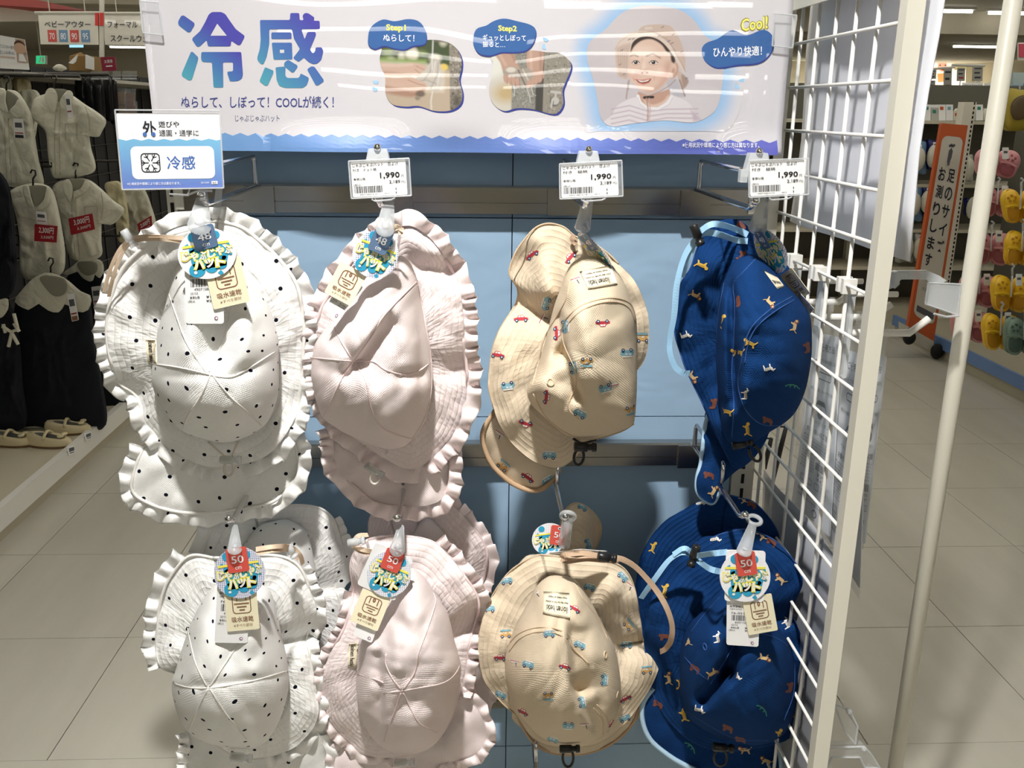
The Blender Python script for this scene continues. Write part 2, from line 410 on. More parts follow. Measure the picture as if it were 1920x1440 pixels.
g2 = root('lower_side_board', 'grey plastic sheet behind the lower part of the wire mesh', 'board', (XM + .03, -.15, .15))
board('sheet', g2, XM + .016, .01, -.330, .18, .755, M_grey, .003)
# white pole
po = root('round_pole', 'slim round white pole standing outside the wire mesh', 'pole', (.66, -.2, 0))
a_ = P(1895, 0, -.2); b_ = P(1682, 1440, -.2); xp = (a_[0] + b_[0]) / 2
MB().tube([(xp, -.2, 0.004), (xp, -.2, 2.0)], .0106, 20).build('tube', M_cream, po, True)
MB().tube([(xp, -.2, 0), (xp, -.2, .012)], .03, 20).build('foot', M_white, po, True)
# --- poster
M_post = mat('poster_print', srgb(208, 205, 210), .45)
M_wave = mat('poster_wave', srgb(112, 152, 205), .45)
def gloss(m, amp=.10):
    b = m.node_tree.nodes['Principled BSDF']; k = NT(m); b.inputs['Coat Weight'].default_value = 1.0; b.inputs['Coat Roughness'].default_value = .012
    g = k.n('ShaderNodeNewGeometry'); mp = k.n('ShaderNodeMapping'); mp.inputs['Scale'].default_value = (3.2, 1, 4.5); k.l(g.outputs['Position'], mp.inputs[0])
    n = k.n('ShaderNodeTexNoise', i_Scale=1.0, i_Detail=1.0); k.l(mp.outputs[0], n.inputs['Vector'])
    bp = k.n('ShaderNodeBump'); bp.inputs['Strength'].default_value = amp; bp.inputs['Distance'].default_value = .02; k.l(n.outputs['Fac'], bp.inputs['Height']); k.l(bp.outputs[0], b.inputs['Coat Normal'])
    return m
gloss(M_post); gloss(M_wave)
def wave_grad():
    k = NT(M_wave); b = M_wave.node_tree.nodes['Principled BSDF']; tc = k.n('ShaderNodeTexCoord'); s = k.n('ShaderNodeSeparateXYZ'); k.l(tc.outputs['Generated'], s.inputs[0])
    k.l(k.mix(s.outputs[0], srgb(112, 158, 205), srgb(92, 96, 186)), b.inputs['Base Color'])
wave_grad()
YP0, YP1 = -.075, -.083       # top and bottom distance of the poster in front of the panel
def PP(px, py):               # point on the tilted poster plane
    t = (np.asarray(py, float) + 60) / 350; return P(px, py, YP0 + (YP1 - YP0) * t)
pst = root('cooling_hat_poster', 'wide white poster advertising cooling sun hats above the display', 'poster', tuple(P(880, 290, YP1)))
pc = Card(PP(256, -60), PP(1494, -60), PP(1462, 291), PP(293, 282))
pn = pc.n
_nx, _nz = 90, 24; _V = [pc.at(i / _nx, j / _nz) for i in range(_nx + 1) for j in range(_nz + 1)]; _n = len(_V); _V2 = [v - pn * .0012 for v in _V]; _q = lambda i, j: i * (_nz + 1) + j
_F = [(_q(i, j), _q(i, j + 1), _q(i + 1, j + 1), _q(i + 1, j)) for i in range(_nx) for j in range(_nz)]; _F += [tuple(_n + k for k in f_[::-1]) for f_ in _F] + [(_q(i, _nz), _n + _q(i, _nz), _n + _q(i + 1, _nz), _q(i + 1, _nz)) for i in range(_nx)] + [(_q(s_, j), _q(s_, j + 1), _n + _q(s_, j + 1), _n + _q(s_, j)) for s_ in (0, _nx) for j in range(_nz)]
obj('sheet', _V + _V2, _F, M_post, pst, True)
class Flat:
    """printed shapes on the poster, given by where they lie on it"""
    def __init__(s): s.V = []; s.F = []; s.M = []; s.mats = []
    def mi(s, m):
        if m not in s.mats: s.mats.append(m)
        return s.mats.index(m)
    def pl(s, px, py, layer): return PPl(px, py) + pn * (layer * .00018)
    def poly(s, pts, m, layer=1, sm=0):
        p = smooth_closed(pts, sm) if sm else np.asarray(pts, float); o = len(s.V)
        s.V += list(s.pl(p[:, 0], p[:, 1], layer)); s.F.append(tuple(range(o, o + len(p)))); s.M.append(s.mi(m)); return s
    def text(s, body, x0, y0, x1, y1, m, layer=2, bold=0., skew=0.):
        V, Fc = glyphs(body, bold); lo, hi = V.min(0), V.max(0); q = (V - lo) / (hi - lo); o = len(s.V)
        x = x0 + q[:, 0] * (x1 - x0); y = y1 - q[:, 1] * (y1 - y0) + skew * (q[:, 0] - .5)
        s.V += list(s.pl(x, y, layer)); s.F += [tuple(o + i for i in f) for f in Fc]; s.M += [s.mi(m)] * len(Fc); return s
    def build(s, name, par): return obj(name, s.V, s.F, s.mats, par, False, s.M)
def PPl(px, py):              # intersection with the poster's own plane
    d = ray(px, py); t = pn.dot(pc.c[0] - CAM) / (d @ pn); return CAM + d * t[..., None]
f = Flat()
xs = np.arange(293, 1466, 14.35); band = [(x, 247 + (x - 293) * .0135 + (0 if i % 2 else 5.5)) for i, x in enumerate(xs)]
band = [(292, 250)] + band[1:-1] + [(1463.5, 264), (1461.5, 290.5), (293.5, 281.5)]
for k in range(len(xs) - 1):
    (x0, y0), (x1, y1) = ((xs[i], 247 + (xs[i] - 293) * .0135 + (0 if i % 2 else 5.5)) for i in (k, k + 1)); lo = lambda x: 281.7 + (x - 293) * .0076
    for j in range(4): f.poly([(x0, y0 + (lo(x0) - y0) * j / 4), (x1, y1 + (lo(x1) - y1) * j / 4), (x1, y1 + (lo(x1) - y1) * (j + 1) / 4), (x0, y0 + (lo(x0) - y0) * (j + 1) / 4)], M_wave, 4)
f.build('wave_border', pst)
M_ink = mat('ink_indigo', srgb(58, 66, 128), .5); M_w = mat('ink_white', srgb(244, 244, 246), .5); M_ink2 = mat('ink_slate', srgb(84, 92, 122), .5)
M_dk = mat('ink_dark', srgb(40, 42, 52), .5); M_blk = mat('ink_black', (.012, .012, .014, 1), .5)
def grad(name, stops, ax, az):
    m = mat(name, (1, 1, 1, 1), .5); k = NT(m); b = m.node_tree.nodes['Principled BSDF']; tc = k.n('ShaderNodeTexCoord'); s = k.n('ShaderNodeSeparateXYZ'); k.l(tc.outputs['Generated'], s.inputs[0])
    v = k.math('ADD', k.math('MULTIPLY', s.outputs[0], ax), k.math('MULTIPLY', s.outputs[2], az)); r = k.n('ShaderNodeValToRGB'); k.l(v, r.inputs[0])
    e = r.color_ramp.elements; e[0].position = stops[0][0]; e[0].color = stops[0][1]; e[1].position = stops[-1][0]; e[1].color = stops[-1][1]
    for p_, c_ in stops[1:-1]: x = e.new(p_); x.color = c_
    k.l(r.outputs[0], b.inputs['Base Color']); return m
TEAL, MID, VIO = srgb(74, 152, 170), srgb(66, 108, 168), srgb(70, 66, 160)
def strokes(polys, holes, m):
    f = Flat(); U = lambda q: [(280 + x / 4, y / 4) for x, y in q]
    def soft(q):          # round the corners of a traced stroke a little
        q = np.array(q, float); o = []
        for k in range(len(q)):
            a, b, c = q[k - 1], q[k], q[(k + 1) % len(q)]; la, lc = np.linalg.norm(a - b), np.linalg.norm(c - b); r_ = min(2.6, la * .4, lc * .4)
            p0, p1 = b + (a - b) / la * r_, b + (c - b) / lc * r_; o += [p0, (p0 + 2 * b + p1) / 4, p1]
        return o
    for k, q in enumerate(polys):
        q = soft(U(q)); f.poly(q, m, 2)
        if k in holes: f.poly(U(holes[k]), M_post, 3)
        continue
        if k in holes:
            h = U(holes[k]); i0 = min(range(len(q)), key=lambda i: np.hypot(q[i][0] - h[0][0], q[i][1] - h[0][1])); q = q[:i0 + 1] + h + [h[0]] + q[i0:]
        f.poly(q, m, 2)
    f.build('lettering', pst)
strokes([[(215,165),(238,120),(258,115),(338,172),(340,190),(310,240),(293,245),(220,190)], [(325,388),(368,430),(366,450),(320,598),(297,605),(245,570),(244,550),(312,390)],
    [(470,90),(540,90),(570,105),(600,150),(650,220),(715,268),(712,285),(685,335),(668,342),(615,305),(610,348),(440,348),(430,300),(378,350),(358,352),(322,300),(325,285),(380,235),(420,165),(445,110)],
    [(390,390),(690,390),(703,560),(695,590),(665,608),(605,612),(585,550),(588,537),(628,535),(628,468),(553,468),(556,657),(482,657),(470,468),(400,466),(388,445)]], {2: [(582,268),(460,268),(510,178)]},
    grad('ink_cool_a', [(.12, TEAL), (.42, MID), (.66, VIO)], .45, .55))
strokes([[(830,150),(1055,150),(1057,98),(1125,98),(1128,152),(1158,152),(1148,118),(1165,98),(1190,98),(1240,132),(1232,156),(1278,156),(1280,218),(1140,220),(1165,295),(1186,240),(1248,240),(1250,265),(1205,372),(1225,402),(1243,388),(1248,355),(1294,355),(1306,385),(1290,450),(1260,478),(1230,482),(1195,466),(1160,432),(1120,466),(1078,436),(1130,368),(1085,290),(1070,220),(900,220),(900,330),(880,430),(856,482),(838,482),(810,450),(810,430),(828,370),(835,300)],
    [(915,243),(1066,243),(1068,293),(915,293)], [(918,320),(1070,320),(1074,446),(932,448)],
    [(868,503),(932,530),(930,550),(890,640),(872,645),(828,612),(830,598)], [(946,505),(1016,499),(1022,512),(1020,568),(1035,585),(1118,585),(1130,570),(1135,550),(1196,582),(1196,600),(1180,640),(1150,660),(1020,660),(975,645),(955,600)],
    [(1040,448),(1110,490),(1112,505),(1085,543),(1070,545),(1010,496),(1012,470)], [(1183,520),(1215,497),(1238,500),(1308,598),(1308,612),(1265,642),(1248,640)]], {2: [(1012,373),(980,373),(980,398),(1012,398)]},
    grad('ink_cool_b', [(.08, TEAL), (.45, MID), (.85, VIO)], .45, .55))
Flat().text('ぬらして、しぼって！COOLが続く！', 340, 180, 626, 203, M_ink, 2, .010).build('lettering', pst); Flat().text('じゃぶじゃぶハット', 441, 216, 524, 228, M_ink2, 2).build('lettering', pst); Flat().text('※使用状況や環境により感じ方は異なります。', 1280, 267, 1421, 277, M_w, 10, .008).build('lettering', pst)
# speech blobs
M_bb = gloss(mat('blob_blue', srgb(52, 98, 160), .45)); M_bd = mat('blob_shadow', srgb(50, 60, 140), .5); M_yel = mat('ink_yellow', srgb(250, 240, 110), .5)
B1 = [(690,75),(695,52),(717,37),(740,40),(765,36),(785,40),(797,55),(800,72),(795,83),(775,86),(758,93),(740,91),(720,86),(703,92),(692,86)]
B2 = [(887,75),(893,55),(912,48),(925,40),(945,35),(970,40),(995,47),(1005,58),(1000,80),(985,95),(960,98),(940,98),(920,104),(900,101),(890,90)]
B3 = [(1316,90),(1325,80),(1345,73),(1372,57),(1400,66),(1430,56),(1447,66),(1450,85),(1440,105),(1420,118),(1380,122),(1345,127),(1325,117),(1317,105)]
sh = lambda p, dx, dy: [(x + dx, y + dy) for x, y in p]
for B, T in ((B1, [('Step1', 724, 46, 761, 61, M_yel, .03), ('ぬらして！', 719, 65, 777, 78, M_w, .012)]),
             (B2, [('Step2', 934, 48, 969, 62, M_yel, .03), ('ギュッとしぼって', 905, 65, 986, 77, M_w, .012), ('振ると…', 905, 78, 947, 89, M_w, .012)]),
             (B3, [('ひんやり快適！', 1337, 87, 1428, 106, M_w, .012)])):
    Flat().poly(sh(B, 1, 2.5), M_bd, 5, 60).poly(B, M_bb, 6, 60).build('speech_blob', pst)
    t = Flat()
    for q in T: t.text(q[0], *q[1:5], q[5], 7, q[6], skew=-3 if B is B3 else 1)
    t.build('lettering', pst)
Flat().text('Cool!', 1388, 31, 1441, 58, mat('ink_olive', srgb(150, 140, 60), .5), 2, .05, -6).text('Cool!', 1390, 33, 1439, 56, M_yel, 3, .012, -6).build('lettering', pst)
M_drop = mat('drop_blue', srgb(158, 200, 232), .5)
for cx, cy, a in ((704, 154, 20), (702, 167, 40), (1022, 74, 40), (1020, 87, 90), (1390, 151, 0), (1381, 162, 60)):
    r_ = 5.5; c, s = math.cos(math.radians(a)), math.sin(math.radians(a))
    Flat().poly([(cx + c * x - s * y, cy + s * x + c * y) for x, y in ((-r_, 0), (0, -r_ * .55), (r_, -r_ * .6), (r_ * .9, r_ * .3), (0, r_ * .6))], M_drop, 2, 24).build('water_drop', pst)
# ---- printed photographs: colours laid down per point of a fine sheet
M_pic = gloss(mat('photo_print', (1, 1, 1, 1), .45)); _k = NT(M_pic); _a = _k.n('ShaderNodeVertexColor', layer_name='Col'); _k.l(_a.outputs[0], M_pic.node_tree.nodes['Principled BSDF'].inputs['Base Color'])
class Paint:
    def __init__(s, x, y): s.x = x; s.y = y; s.c = np.zeros(x.shape + (3,))
    def fill(s, col): s.c[:] = col; return s
    def blend(s, a, col): s.c += np.clip(a, 0, 1)[..., None] * (np.array(col[:3]) - s.c)
    def ell(s, cx, cy, rx, ry, col, soft=1., ang=0., al=1.):
        c, q = math.cos(math.radians(ang)), math.sin(math.radians(ang)); dx, dy = s.x - cx, s.y - cy
        u, v = (c * dx + q * dy) / rx, (-q * dx + c * dy) / ry; d = (np.sqrt(u * u + v * v) - 1) * min(rx, ry)
        s.blend(al * (.5 - d / soft), col); return s
    def poly(s, pts, col, soft=1., al=1., sm=0):
        p = smooth_closed(pts, sm) if sm else np.asarray(pts, float); ins = np.zeros(s.x.shape, bool); dm = np.full(s.x.shape, 1e9)
        for i in range(len(p)):
            x0, y0 = p[i - 1]; x1, y1 = p[i]; dx, dy = x1 - x0, y1 - y0; L = dx * dx + dy * dy + 1e-9
            t = np.clip(((s.x - x0) * dx + (s.y - y0) * dy) / L, 0, 1); dm = np.minimum(dm, (s.x - x0 - t * dx) ** 2 + (s.y - y0 - t * dy) ** 2)
            cr = ((y0 > s.y) != (y1 > s.y)) & (s.x < dx * (s.y - y0) / (dy if dy else 1e-9) + x0); ins ^= cr
        d = np.where(ins, -1, 1) * np.sqrt(dm); s.blend(al * (.5 - d / soft), col); return s
    def line(s, pts, w, col, soft=1., al=1.):
        p = np.asarray(pts, float); dm = np.full(s.x.shape, 1e9)
        for i in range(1, len(p)):
            x0, y0 = p[i - 1]; dx, dy = p[i] - p[i - 1]; L = dx * dx + dy * dy + 1e-9
            t = np.clip(((s.x - x0) * dx + (s.y - y0) * dy) / L, 0, 1); dm = np.minimum(dm, (s.x - x0 - t * dx) ** 2 + (s.y - y0 - t * dy) ** 2)
        s.blend(al * (.5 - (np.sqrt(dm) - w / 2) / soft), col); return s
def picture(name, outline, centre, painter, nr, na, layer, par, label=None):
    o = smooth_closed(outline, na); t = np.linspace(0, 1, nr + 1)[1:]; c = np.array(centre, float)
    pts = np.vstack([c[None]] + [c + (o - c) * q for q in t]); pa = Paint(pts[:, 0], pts[:, 1]); painter(pa)
    V = PPl(pts[:, 0], pts[:, 1]) + pn * (layer * .00018); Fc = [(0, 1 + i, 1 + (i + 1) % na) for i in range(na)]
    for r_ in range(nr - 1):
        b0 = 1 + r_ * na; Fc += [(b0 + i, b0 + na + i, b0 + na + (i + 1) % na, b0 + (i + 1) % na) for i in range(na)]
    return obj(name, V, Fc, M_pic, par, False, cols=np.c_[np.clip(pa.c * .8, 0, 1), np.ones(len(V))])
S = lambda *c: srgb(*c)[:3]
PIC1 = [(727,84),(800,75),(835,78),(855,90),(865,110),(865,130),(861,150),(867,175),(863,195),(845,207),(815,208),(785,199),(760,200),(735,195),(723,175),(722,145),(713,120),(714,100)]
PIC2 = [(925,105),(990,95),(1025,98),(1050,100),(1068,115),(1070,130),(1060,155),(1055,170),(1056,195),(1045,212),(1030,213),(1000,205),(970,203),(945,208),(925,195),(917,170),(922,140),(925,120)]
CH = [(1227,10),(1272,18),(1300,37),(1322,67),(1347,84),(1356,112),(1355,150),(1347,195),(1330,217),(1297,230),(1247,226),(1185,232),(1147,237),(1127,222),(1120,187),(1112,150),(1101,112),(1105,80),(1135,55),(1165,25),(1197,12)]
def p1(a):
    a.fill(S(196, 178, 156)); a.poly([(700, 60), (870, 60), (870, 130), (700, 118)], S(70, 84, 52), 14)
    R = random.Random(4)
    for i in range(16): a.ell(R.uniform(715, 860), R.uniform(70, 115), R.uniform(5, 11), R.uniform(5, 10), R.choice([S(48, 56, 34), S(110, 128, 72), S(205, 200, 180), S(86, 104, 60)]), 7)
    a.ell(775, 103, 9, 13, S(222, 214, 196), 6); a.poly([(700, 108), (800, 112), (800, 122), (700, 118)], S(150, 170, 104), 8)
    a.poly([(700, 118), (830, 124), (830, 170), (700, 165)], S(236, 226, 212), 14); a.ell(832, 126, 8, 6, S(236, 206, 110), 4)
    a.poly([(842, 60), (880, 60), (880, 220), (844, 220)], S(150, 142, 130), 2)
    for i in range(160): a.ell(R.uniform(845, 868), R.uniform(80, 208), R.uniform(.8, 2), R.uniform(.8, 2), R.choice([S(118, 110, 98), S(178, 170, 156), S(92, 84, 76)]), 1.5)
    a.ell(856, 190, 9, 16, S(92, 84, 76), 9, al=.7)
    sk, sk2, sk3 = S(212, 180, 162), S(178, 140, 120), S(230, 206, 190)
    a.poly([(700, 118), (745, 120), (775, 118), (795, 122), (806, 131), (800, 140), (785, 143), (770, 140), (745, 139), (700, 138)], sk, 2.5, sm=60)
    a.poly([(700, 132), (745, 136), (775, 140), (770, 143), (700, 141)], sk2, 5, al=.7); a.line([(700, 121), (745, 123), (772, 121)], 4, sk3, 5, .7)
    a.line([(780, 124), (800, 133)], 1.2, sk2, 1.5); a.line([(778, 130), (790, 140)], 1.2, sk2, 1.5)
    cl, cl2, cl3 = S(206, 198, 188), S(168, 158, 148), S(228, 222, 214)
    a.poly([(812, 110), (822, 113), (828, 130), (830, 150), (824, 168), (814, 172), (800, 165), (785, 158), (778, 150), (790, 138), (802, 125)], cl, 2.5, sm=60)
    for l in ([(812, 113), (806, 135), (795, 150)], [(822, 118), (820, 140), (808, 165)], [(784, 152), (800, 150), (820, 158)]): a.line(l, 2.2, cl2, 3, .8)
    for l in ([(816, 116), (813, 138)], [(825, 135), (820, 160)]): a.line(l, 2, cl3, 3, .9)
    a.poly([(715, 146), (745, 146), (770, 145), (785, 150), (798, 156), (800, 166), (788, 178), (770, 180), (750, 172), (715, 166)], sk, 2.5, sm=60)
    a.poly([(715, 160), (750, 166), (780, 172), (796, 166), (786, 180), (760, 182), (715, 172)], sk2, 5, al=.8, sm=40); a.line([(765, 150), (785, 158), (796, 160)], 1.3, sk2, 2)
    a.ell(788, 176, 9, 6, S(120, 104, 92), 4); a.ell(783, 184, 5, 4, S(150, 138, 124), 3)
    a.line([(812, 75), (811, 100), (810, 130)], 2.4, S(232, 232, 228), 2, .8); a.line([(811, 172), (808, 190), (809, 206)], 3, S(228, 222, 214), 2.5, .8)
    a.line([(815, 75), (838, 78)], 5, S(126, 116, 108), 4)
def p2(a):
    R = random.Random(6); a.fill(S(214, 208, 196)); a.ell(950, 175, 22, 16, S(200, 176, 132), 18); a.poly([(915, 95), (968, 95), (968, 130), (915, 150)], S(232, 232, 222), 16)
    a.poly([(955, 95), (965, 95), (965, 108), (955, 108)], S(110, 140, 62), 6)
    a.poly([(962, 90), (1010, 90), (1008, 220), (958, 220)], S(146, 144, 136), 3); a.poly([(1006, 90), (1022, 90), (1018, 220), (1003, 220)], S(74, 72, 68), 2.5)
    a.poly([(1022, 90), (1080, 90), (1080, 220), (1017, 220)], S(152, 146, 134), 2)
    for i in range(420): a.ell(R.choice([R.uniform(960, 1006), R.uniform(1022, 1072)]), R.uniform(95, 214), R.uniform(.7, 1.8), R.uniform(.7, 1.8), R.choice([S(112, 108, 98), S(186, 180, 168), S(96, 92, 84)]), 1.4, al=.7)
    sk, sk2, sk3 = S(196, 160, 142), S(150, 112, 96), S(220, 192, 176)
    a.poly([(925, 95), (958, 95), (970, 118), (975, 135), (962, 150), (945, 140), (938, 118)], sk, 2.5, sm=50)
    a.poly([(990, 95), (1018, 95), (1018, 130), (1020, 145), (1006, 152), (990, 140)], sk, 2.5, sm=50)
    a.line([(958, 98), (968, 118)], 4, sk2, 5, .6); a.line([(1014, 97), (1014, 130)], 4, sk2, 5, .6); a.line([(935, 98), (948, 122)], 4, sk3, 5, .6); a.line([(995, 97), (996, 130)], 4, sk3, 5, .6)
    a.poly([(944, 132), (960, 124), (975, 130), (990, 128), (1000, 140), (998, 158), (985, 164), (970, 156), (950, 150)], S(170, 160, 148), 2.5, sm=50)
    a.line([(972, 132), (985, 160)], 2.5, S(110, 100, 92), 2); a.line([(980, 130), (994, 158)], 2.5, S(206, 198, 186), 2)
    for i in range(4): a.ell(948 + i * 7.5, 148 + i * 2.2, 4, 9, sk, 1.5, -14); a.line([(952 + i * 7.5, 140 + i * 2), (951 + i * 7.5, 157 + i * 2)], 1, sk2, 1.4)
    a.ell(958, 131, 9, 5, S(224, 214, 202), 3)
    for i in range(4): a.ell(992 + i * 7, 157 - i * 3.4, 4, 9, sk, 1.5, 14); a.line([(996 + i * 7, 150 - i * 3), (995 + i * 7, 165 - i * 3)], 1, sk2, 1.4)
    for l in ([(963, 160), (965, 172), (964, 180)], [(988, 166), (993, 180), (994, 192)], [(996, 165), (1000, 178)]): a.line(l, 1.4, S(226, 224, 218), 1.5, .8)
    ch, chd = S(196, 192, 186), S(86, 82, 78)
    a.ell(1040, 190, 9, 9, chd, 2); a.ell(1041, 189, 7.5, 7.5, ch, 2); a.line([(1034, 172), (1050, 174)], 5, ch, 2); a.line([(1042, 174), (1041, 186)], 4, ch, 2); a.line([(1036, 188), (1034, 200)], 5, ch, 1.5); a.line([(1038, 190), (1036, 200)], 1.2, chd, 1)
def pch(a):
    a.fill(S(204, 197, 202)); a.ell(1180, 60, 70, 60, S(212, 205, 208), 60); a.ell(1300, 200, 60, 50, S(214, 208, 212), 50)
    hat, hs, hl = S(202, 180, 168), S(168, 146, 136), S(222, 204, 192); sk, sk2, sk3, bl = S(224, 194, 178), S(196, 158, 140), S(236, 212, 198), S(222, 172, 160)
    # hat back flap, neck, shirt
    a.poly([(1268, 130), (1282, 140), (1290, 152), (1281, 164), (1283, 180), (1272, 150)], hat, 2, sm=40); a.poly([(1278, 140), (1291, 152), (1281, 166)], hs, 3, sm=30)
    a.poly([(1250, 155), (1268, 148), (1278, 170), (1284, 182), (1262, 178)], S(190, 186, 194), 3, sm=30)
    a.line([(1178, 152), (1176, 170), (1174, 185)], 2.2, hs, 2); a.line([(1274, 150), (1280, 168), (1284, 180)], 2.4, S(150, 128, 120), 2)
    shirt = S(226, 220, 224)
    a.poly([(1138, 240), (1148, 215), (1160, 196), (1196, 182), (1216, 200), (1240, 198), (1258, 180), (1290, 192), (1303, 212), (1312, 225), (1320, 240)], shirt, 2, sm=70)
    for k in range(4): a.line([(1146, 205 + k * 9), (1180, 198 + k * 9), (1216, 209 + k * 9), (1250, 205 + k * 8), (1308, 204 + k * 9)], 2.6, S(190, 170, 186), 2, .75)
    a.poly([(1294, 205), (1304, 212), (1316, 226), (1300, 228)], S(196, 182, 194), 4, al=.8)
    a.poly([(1197, 172), (1216, 178), (1240, 172), (1255, 168), (1254, 182), (1238, 196), (1222, 199), (1206, 194), (1198, 184)], sk2, 2, sm=50)
    a.poly([(1206, 186), (1222, 196), (1242, 190), (1253, 178), (1252, 186), (1236, 199), (1216, 201)], sk, 4, sm=40)
    a.line([(1196, 180), (1200, 192), (1213, 203), (1234, 204), (1252, 194), (1259, 181)], 5.5, S(238, 234, 236), 1.6); a.line([(1195, 183), (1200, 195), (1213, 206), (1234, 207), (1254, 196), (1261, 183)], .9, S(196, 186, 194), 1.2)
    # ear, head
    a.ell(1262, 132, 9.5, 16, sk2, 2, 14); a.ell(1261, 131, 6.5, 12, sk, 2.5, 14); a.ell(1262, 134, 3.4, 7, sk2, 2.5, 14)
    a.poly([(1180, 100), (1183, 85), (1200, 72), (1225, 68), (1248, 80), (1260, 100), (1262, 122), (1254, 145), (1240, 163), (1222, 174), (1206, 172), (1190, 160), (1180, 145), (1177, 125)], sk, 1.8, sm=80)
    a.poly([(1246, 120), (1258, 115), (1256, 142), (1240, 164), (1222, 175), (1206, 173), (1224, 166), (1240, 148)], sk2, 9, al=.6, sm=40)
    a.ell(1206, 100, 20, 12, sk3, 14); a.ell(1187, 138, 10, 10, bl, 10, al=.45); a.ell(1240, 138, 14, 13, bl, 13, al=.5); a.ell(1186, 136, 5, 5, sk3, 6, al=.7); a.ell(1236, 132, 8, 6, sk3, 8, al=.7); a.ell(1206, 124, 5, 10, sk3, 6)
    hair = S(60, 46, 42)
    a.poly([(1182, 98), (1184, 80), (1198, 68), (1222, 62), (1246, 72), (1262, 92), (1266, 116), (1259, 116), (1256, 100), (1250, 98), (1240, 84), (1222, 74), (1204, 76), (1190, 86)], hair, 3, sm=60)
    # features
    br = S(150, 120, 106)
    a.line([(1182, 105), (1189, 103), (1196, 106)], 2.6, br, 2.2, .7); a.line([(1212, 105), (1224, 101), (1238, 109)], 3, br, 2.4, .7)
    for x, y, w in ((1192, 117, 8), (1225, 117, 9)):
        a.ell(x, y, w * .86, 3.3, S(232, 222, 218), 1.4); a.ell(x, y + .1, 3.7, 3.4, S(46, 36, 36), 1.2); a.ell(x - 1.2, y - 1.6, 1, 1, S(250, 250, 250), .8)
        a.line([(x - w * .9, y + 1), (x - w * .45, y - 2.8), (x + w * .4, y - 3.1), (x + w * .9, y + .4)], 1.4, S(52, 36, 34), 1.2); a.line([(x - w * .8, y + 4), (x, y + 5.2), (x + w * .8, y + 3.6)], .9, sk2, 1.4)
    a.line([(1204, 110), (1201, 126), (1201, 132)], 3, sk2, 4, .4); a.ell(1208, 134, 8, 4.5, sk2, 4, al=.55); a.ell(1204, 137, 2, 1.3, S(150, 96, 84), 1.4); a.ell(1213, 136.5, 2, 1.3, S(150, 96, 84), 1.4)
    a.poly([(1192, 149), (1202, 151), (1214, 150.5), (1221, 148), (1216, 154.5), (1206, 157), (1197, 154.5)], S(130, 56, 54), 1.4, sm=40); a.poly([(1195, 149.5), (1206, 152), (1217, 149.4), (1213, 152.6), (1202, 154)], S(246, 240, 234), 1.2, sm=30)
    a.line([(1190, 149), (1202, 150.5), (1208, 149.6), (1221, 147.5)], 1.5, S(206, 122, 112), 1.4); a.line([(1196, 155), (1206, 158.5), (1217, 155)], 2.0, S(220, 140, 130), 1.6); a.line([(1187, 146), (1189, 151)], 1.2, sk2, 2); a.line([(1227, 144), (1226, 150)], 1.2, sk2, 2)
    # hat crown and brim
    a.poly([(1197, 62), (1204, 50), (1225, 46), (1252, 47), (1263, 55), (1275, 75), (1282, 95), (1285, 115), (1283, 132), (1275, 128), (1262, 96), (1246, 74), (1224, 64)], hat, 2, sm=70)
    a.poly([(1153, 92), (1160, 76), (1178, 63), (1205, 58), (1228, 64), (1246, 74), (1262, 92), (1278, 120), (1284, 138), (1276, 128), (1258, 98), (1240, 78), (1220, 69), (1200, 70), (1186, 80), (1181, 100), (1179, 125), (1176, 148), (1166, 146), (1157, 138), (1155, 115)], hl, 1.8, sm=90)
    a.poly([(1154, 95), (1162, 86), (1176, 82), (1183, 82), (1180, 105), (1177, 146), (1166, 146), (1157, 138)], hat, 4, sm=50, al=.9)
    for k in range(5): a.line([(1159 + k * 4, 92 - k), (1160 + k * 3.6, 118), (1164 + k * 2.6, 143)], .8, hs, 1.2, .6)
    a.line([(1197, 62), (1226, 60), (1250, 73), (1266, 96)], 1.2, hs, 1.6, .9); a.line([(1153, 92), (1162, 78), (1180, 66), (1206, 60)], 1.2, hs, 1.6, .5); a.line([(1262, 92), (1278, 120), (1285, 134)], 1.4, hs, 2, .8)
    a.poly([(1208, 51), (1222, 50), (1224, 55), (1210, 56)], S(216, 200, 190), 1.2)
    R = random.Random(3)
    for x, y in ((1178, 75), (1185, 74), (1234, 68), (1252, 78), (1258, 82), (1164, 95), (1160, 122), (1240, 52), (1260, 66), (1276, 98), (1168, 140), (1285, 148)): a.line([(x, y), (x + 4, y - 2)], 1.8, R.choice([S(104, 104, 132), S(140, 96, 92), S(120, 116, 120)]), 1.2, .8)
    # chin cord
    a.line([(1266, 150), (1256, 160), (1236, 172), (1214, 181)], 1.6, hs, 1.4); a.line([(1180, 150), (1178, 168)], 1.4, hs, 1.4)
    a.line([(1208, 183), (1224, 182)], 5, S(52, 44, 44), 1.4); a.line([(1212, 184), (1215, 205), (1214, 226)], 2.2, S(176, 140, 132), 1.3); a.line([(1217, 184), (1219, 205), (1217, 226)], 1.8, S(196, 170, 160), 1.3)
for Pp, c, fn, nr, na, nm in ((PIC1, (790, 142), p1, 90, 300, 'photo_rinsing_hands'), (PIC2, (992, 150), p2, 90, 300, 'photo_wringing_hands')):
    Flat().poly(sh(Pp, 3, 3), M_bd, 2, 80).build('photo_backing', pst); picture('printed_photo', Pp, c, fn, nr, na, 3.2, pst)
def glow(a):
    d = np.full(a.x.shape, 1e9); o = smooth_closed(CH, 120)
    for x, y in o: d = np.minimum(d, np.hypot(a.x - x, a.y - y))
    w = np.array(S(208, 205, 210)) / .8; g = np.array(S(166, 204, 244)); t = np.clip(d / 40, 0, 1)[:, None]; t = t * t * (3 - 2 * t); a.c[:] = g + (w - g) * t
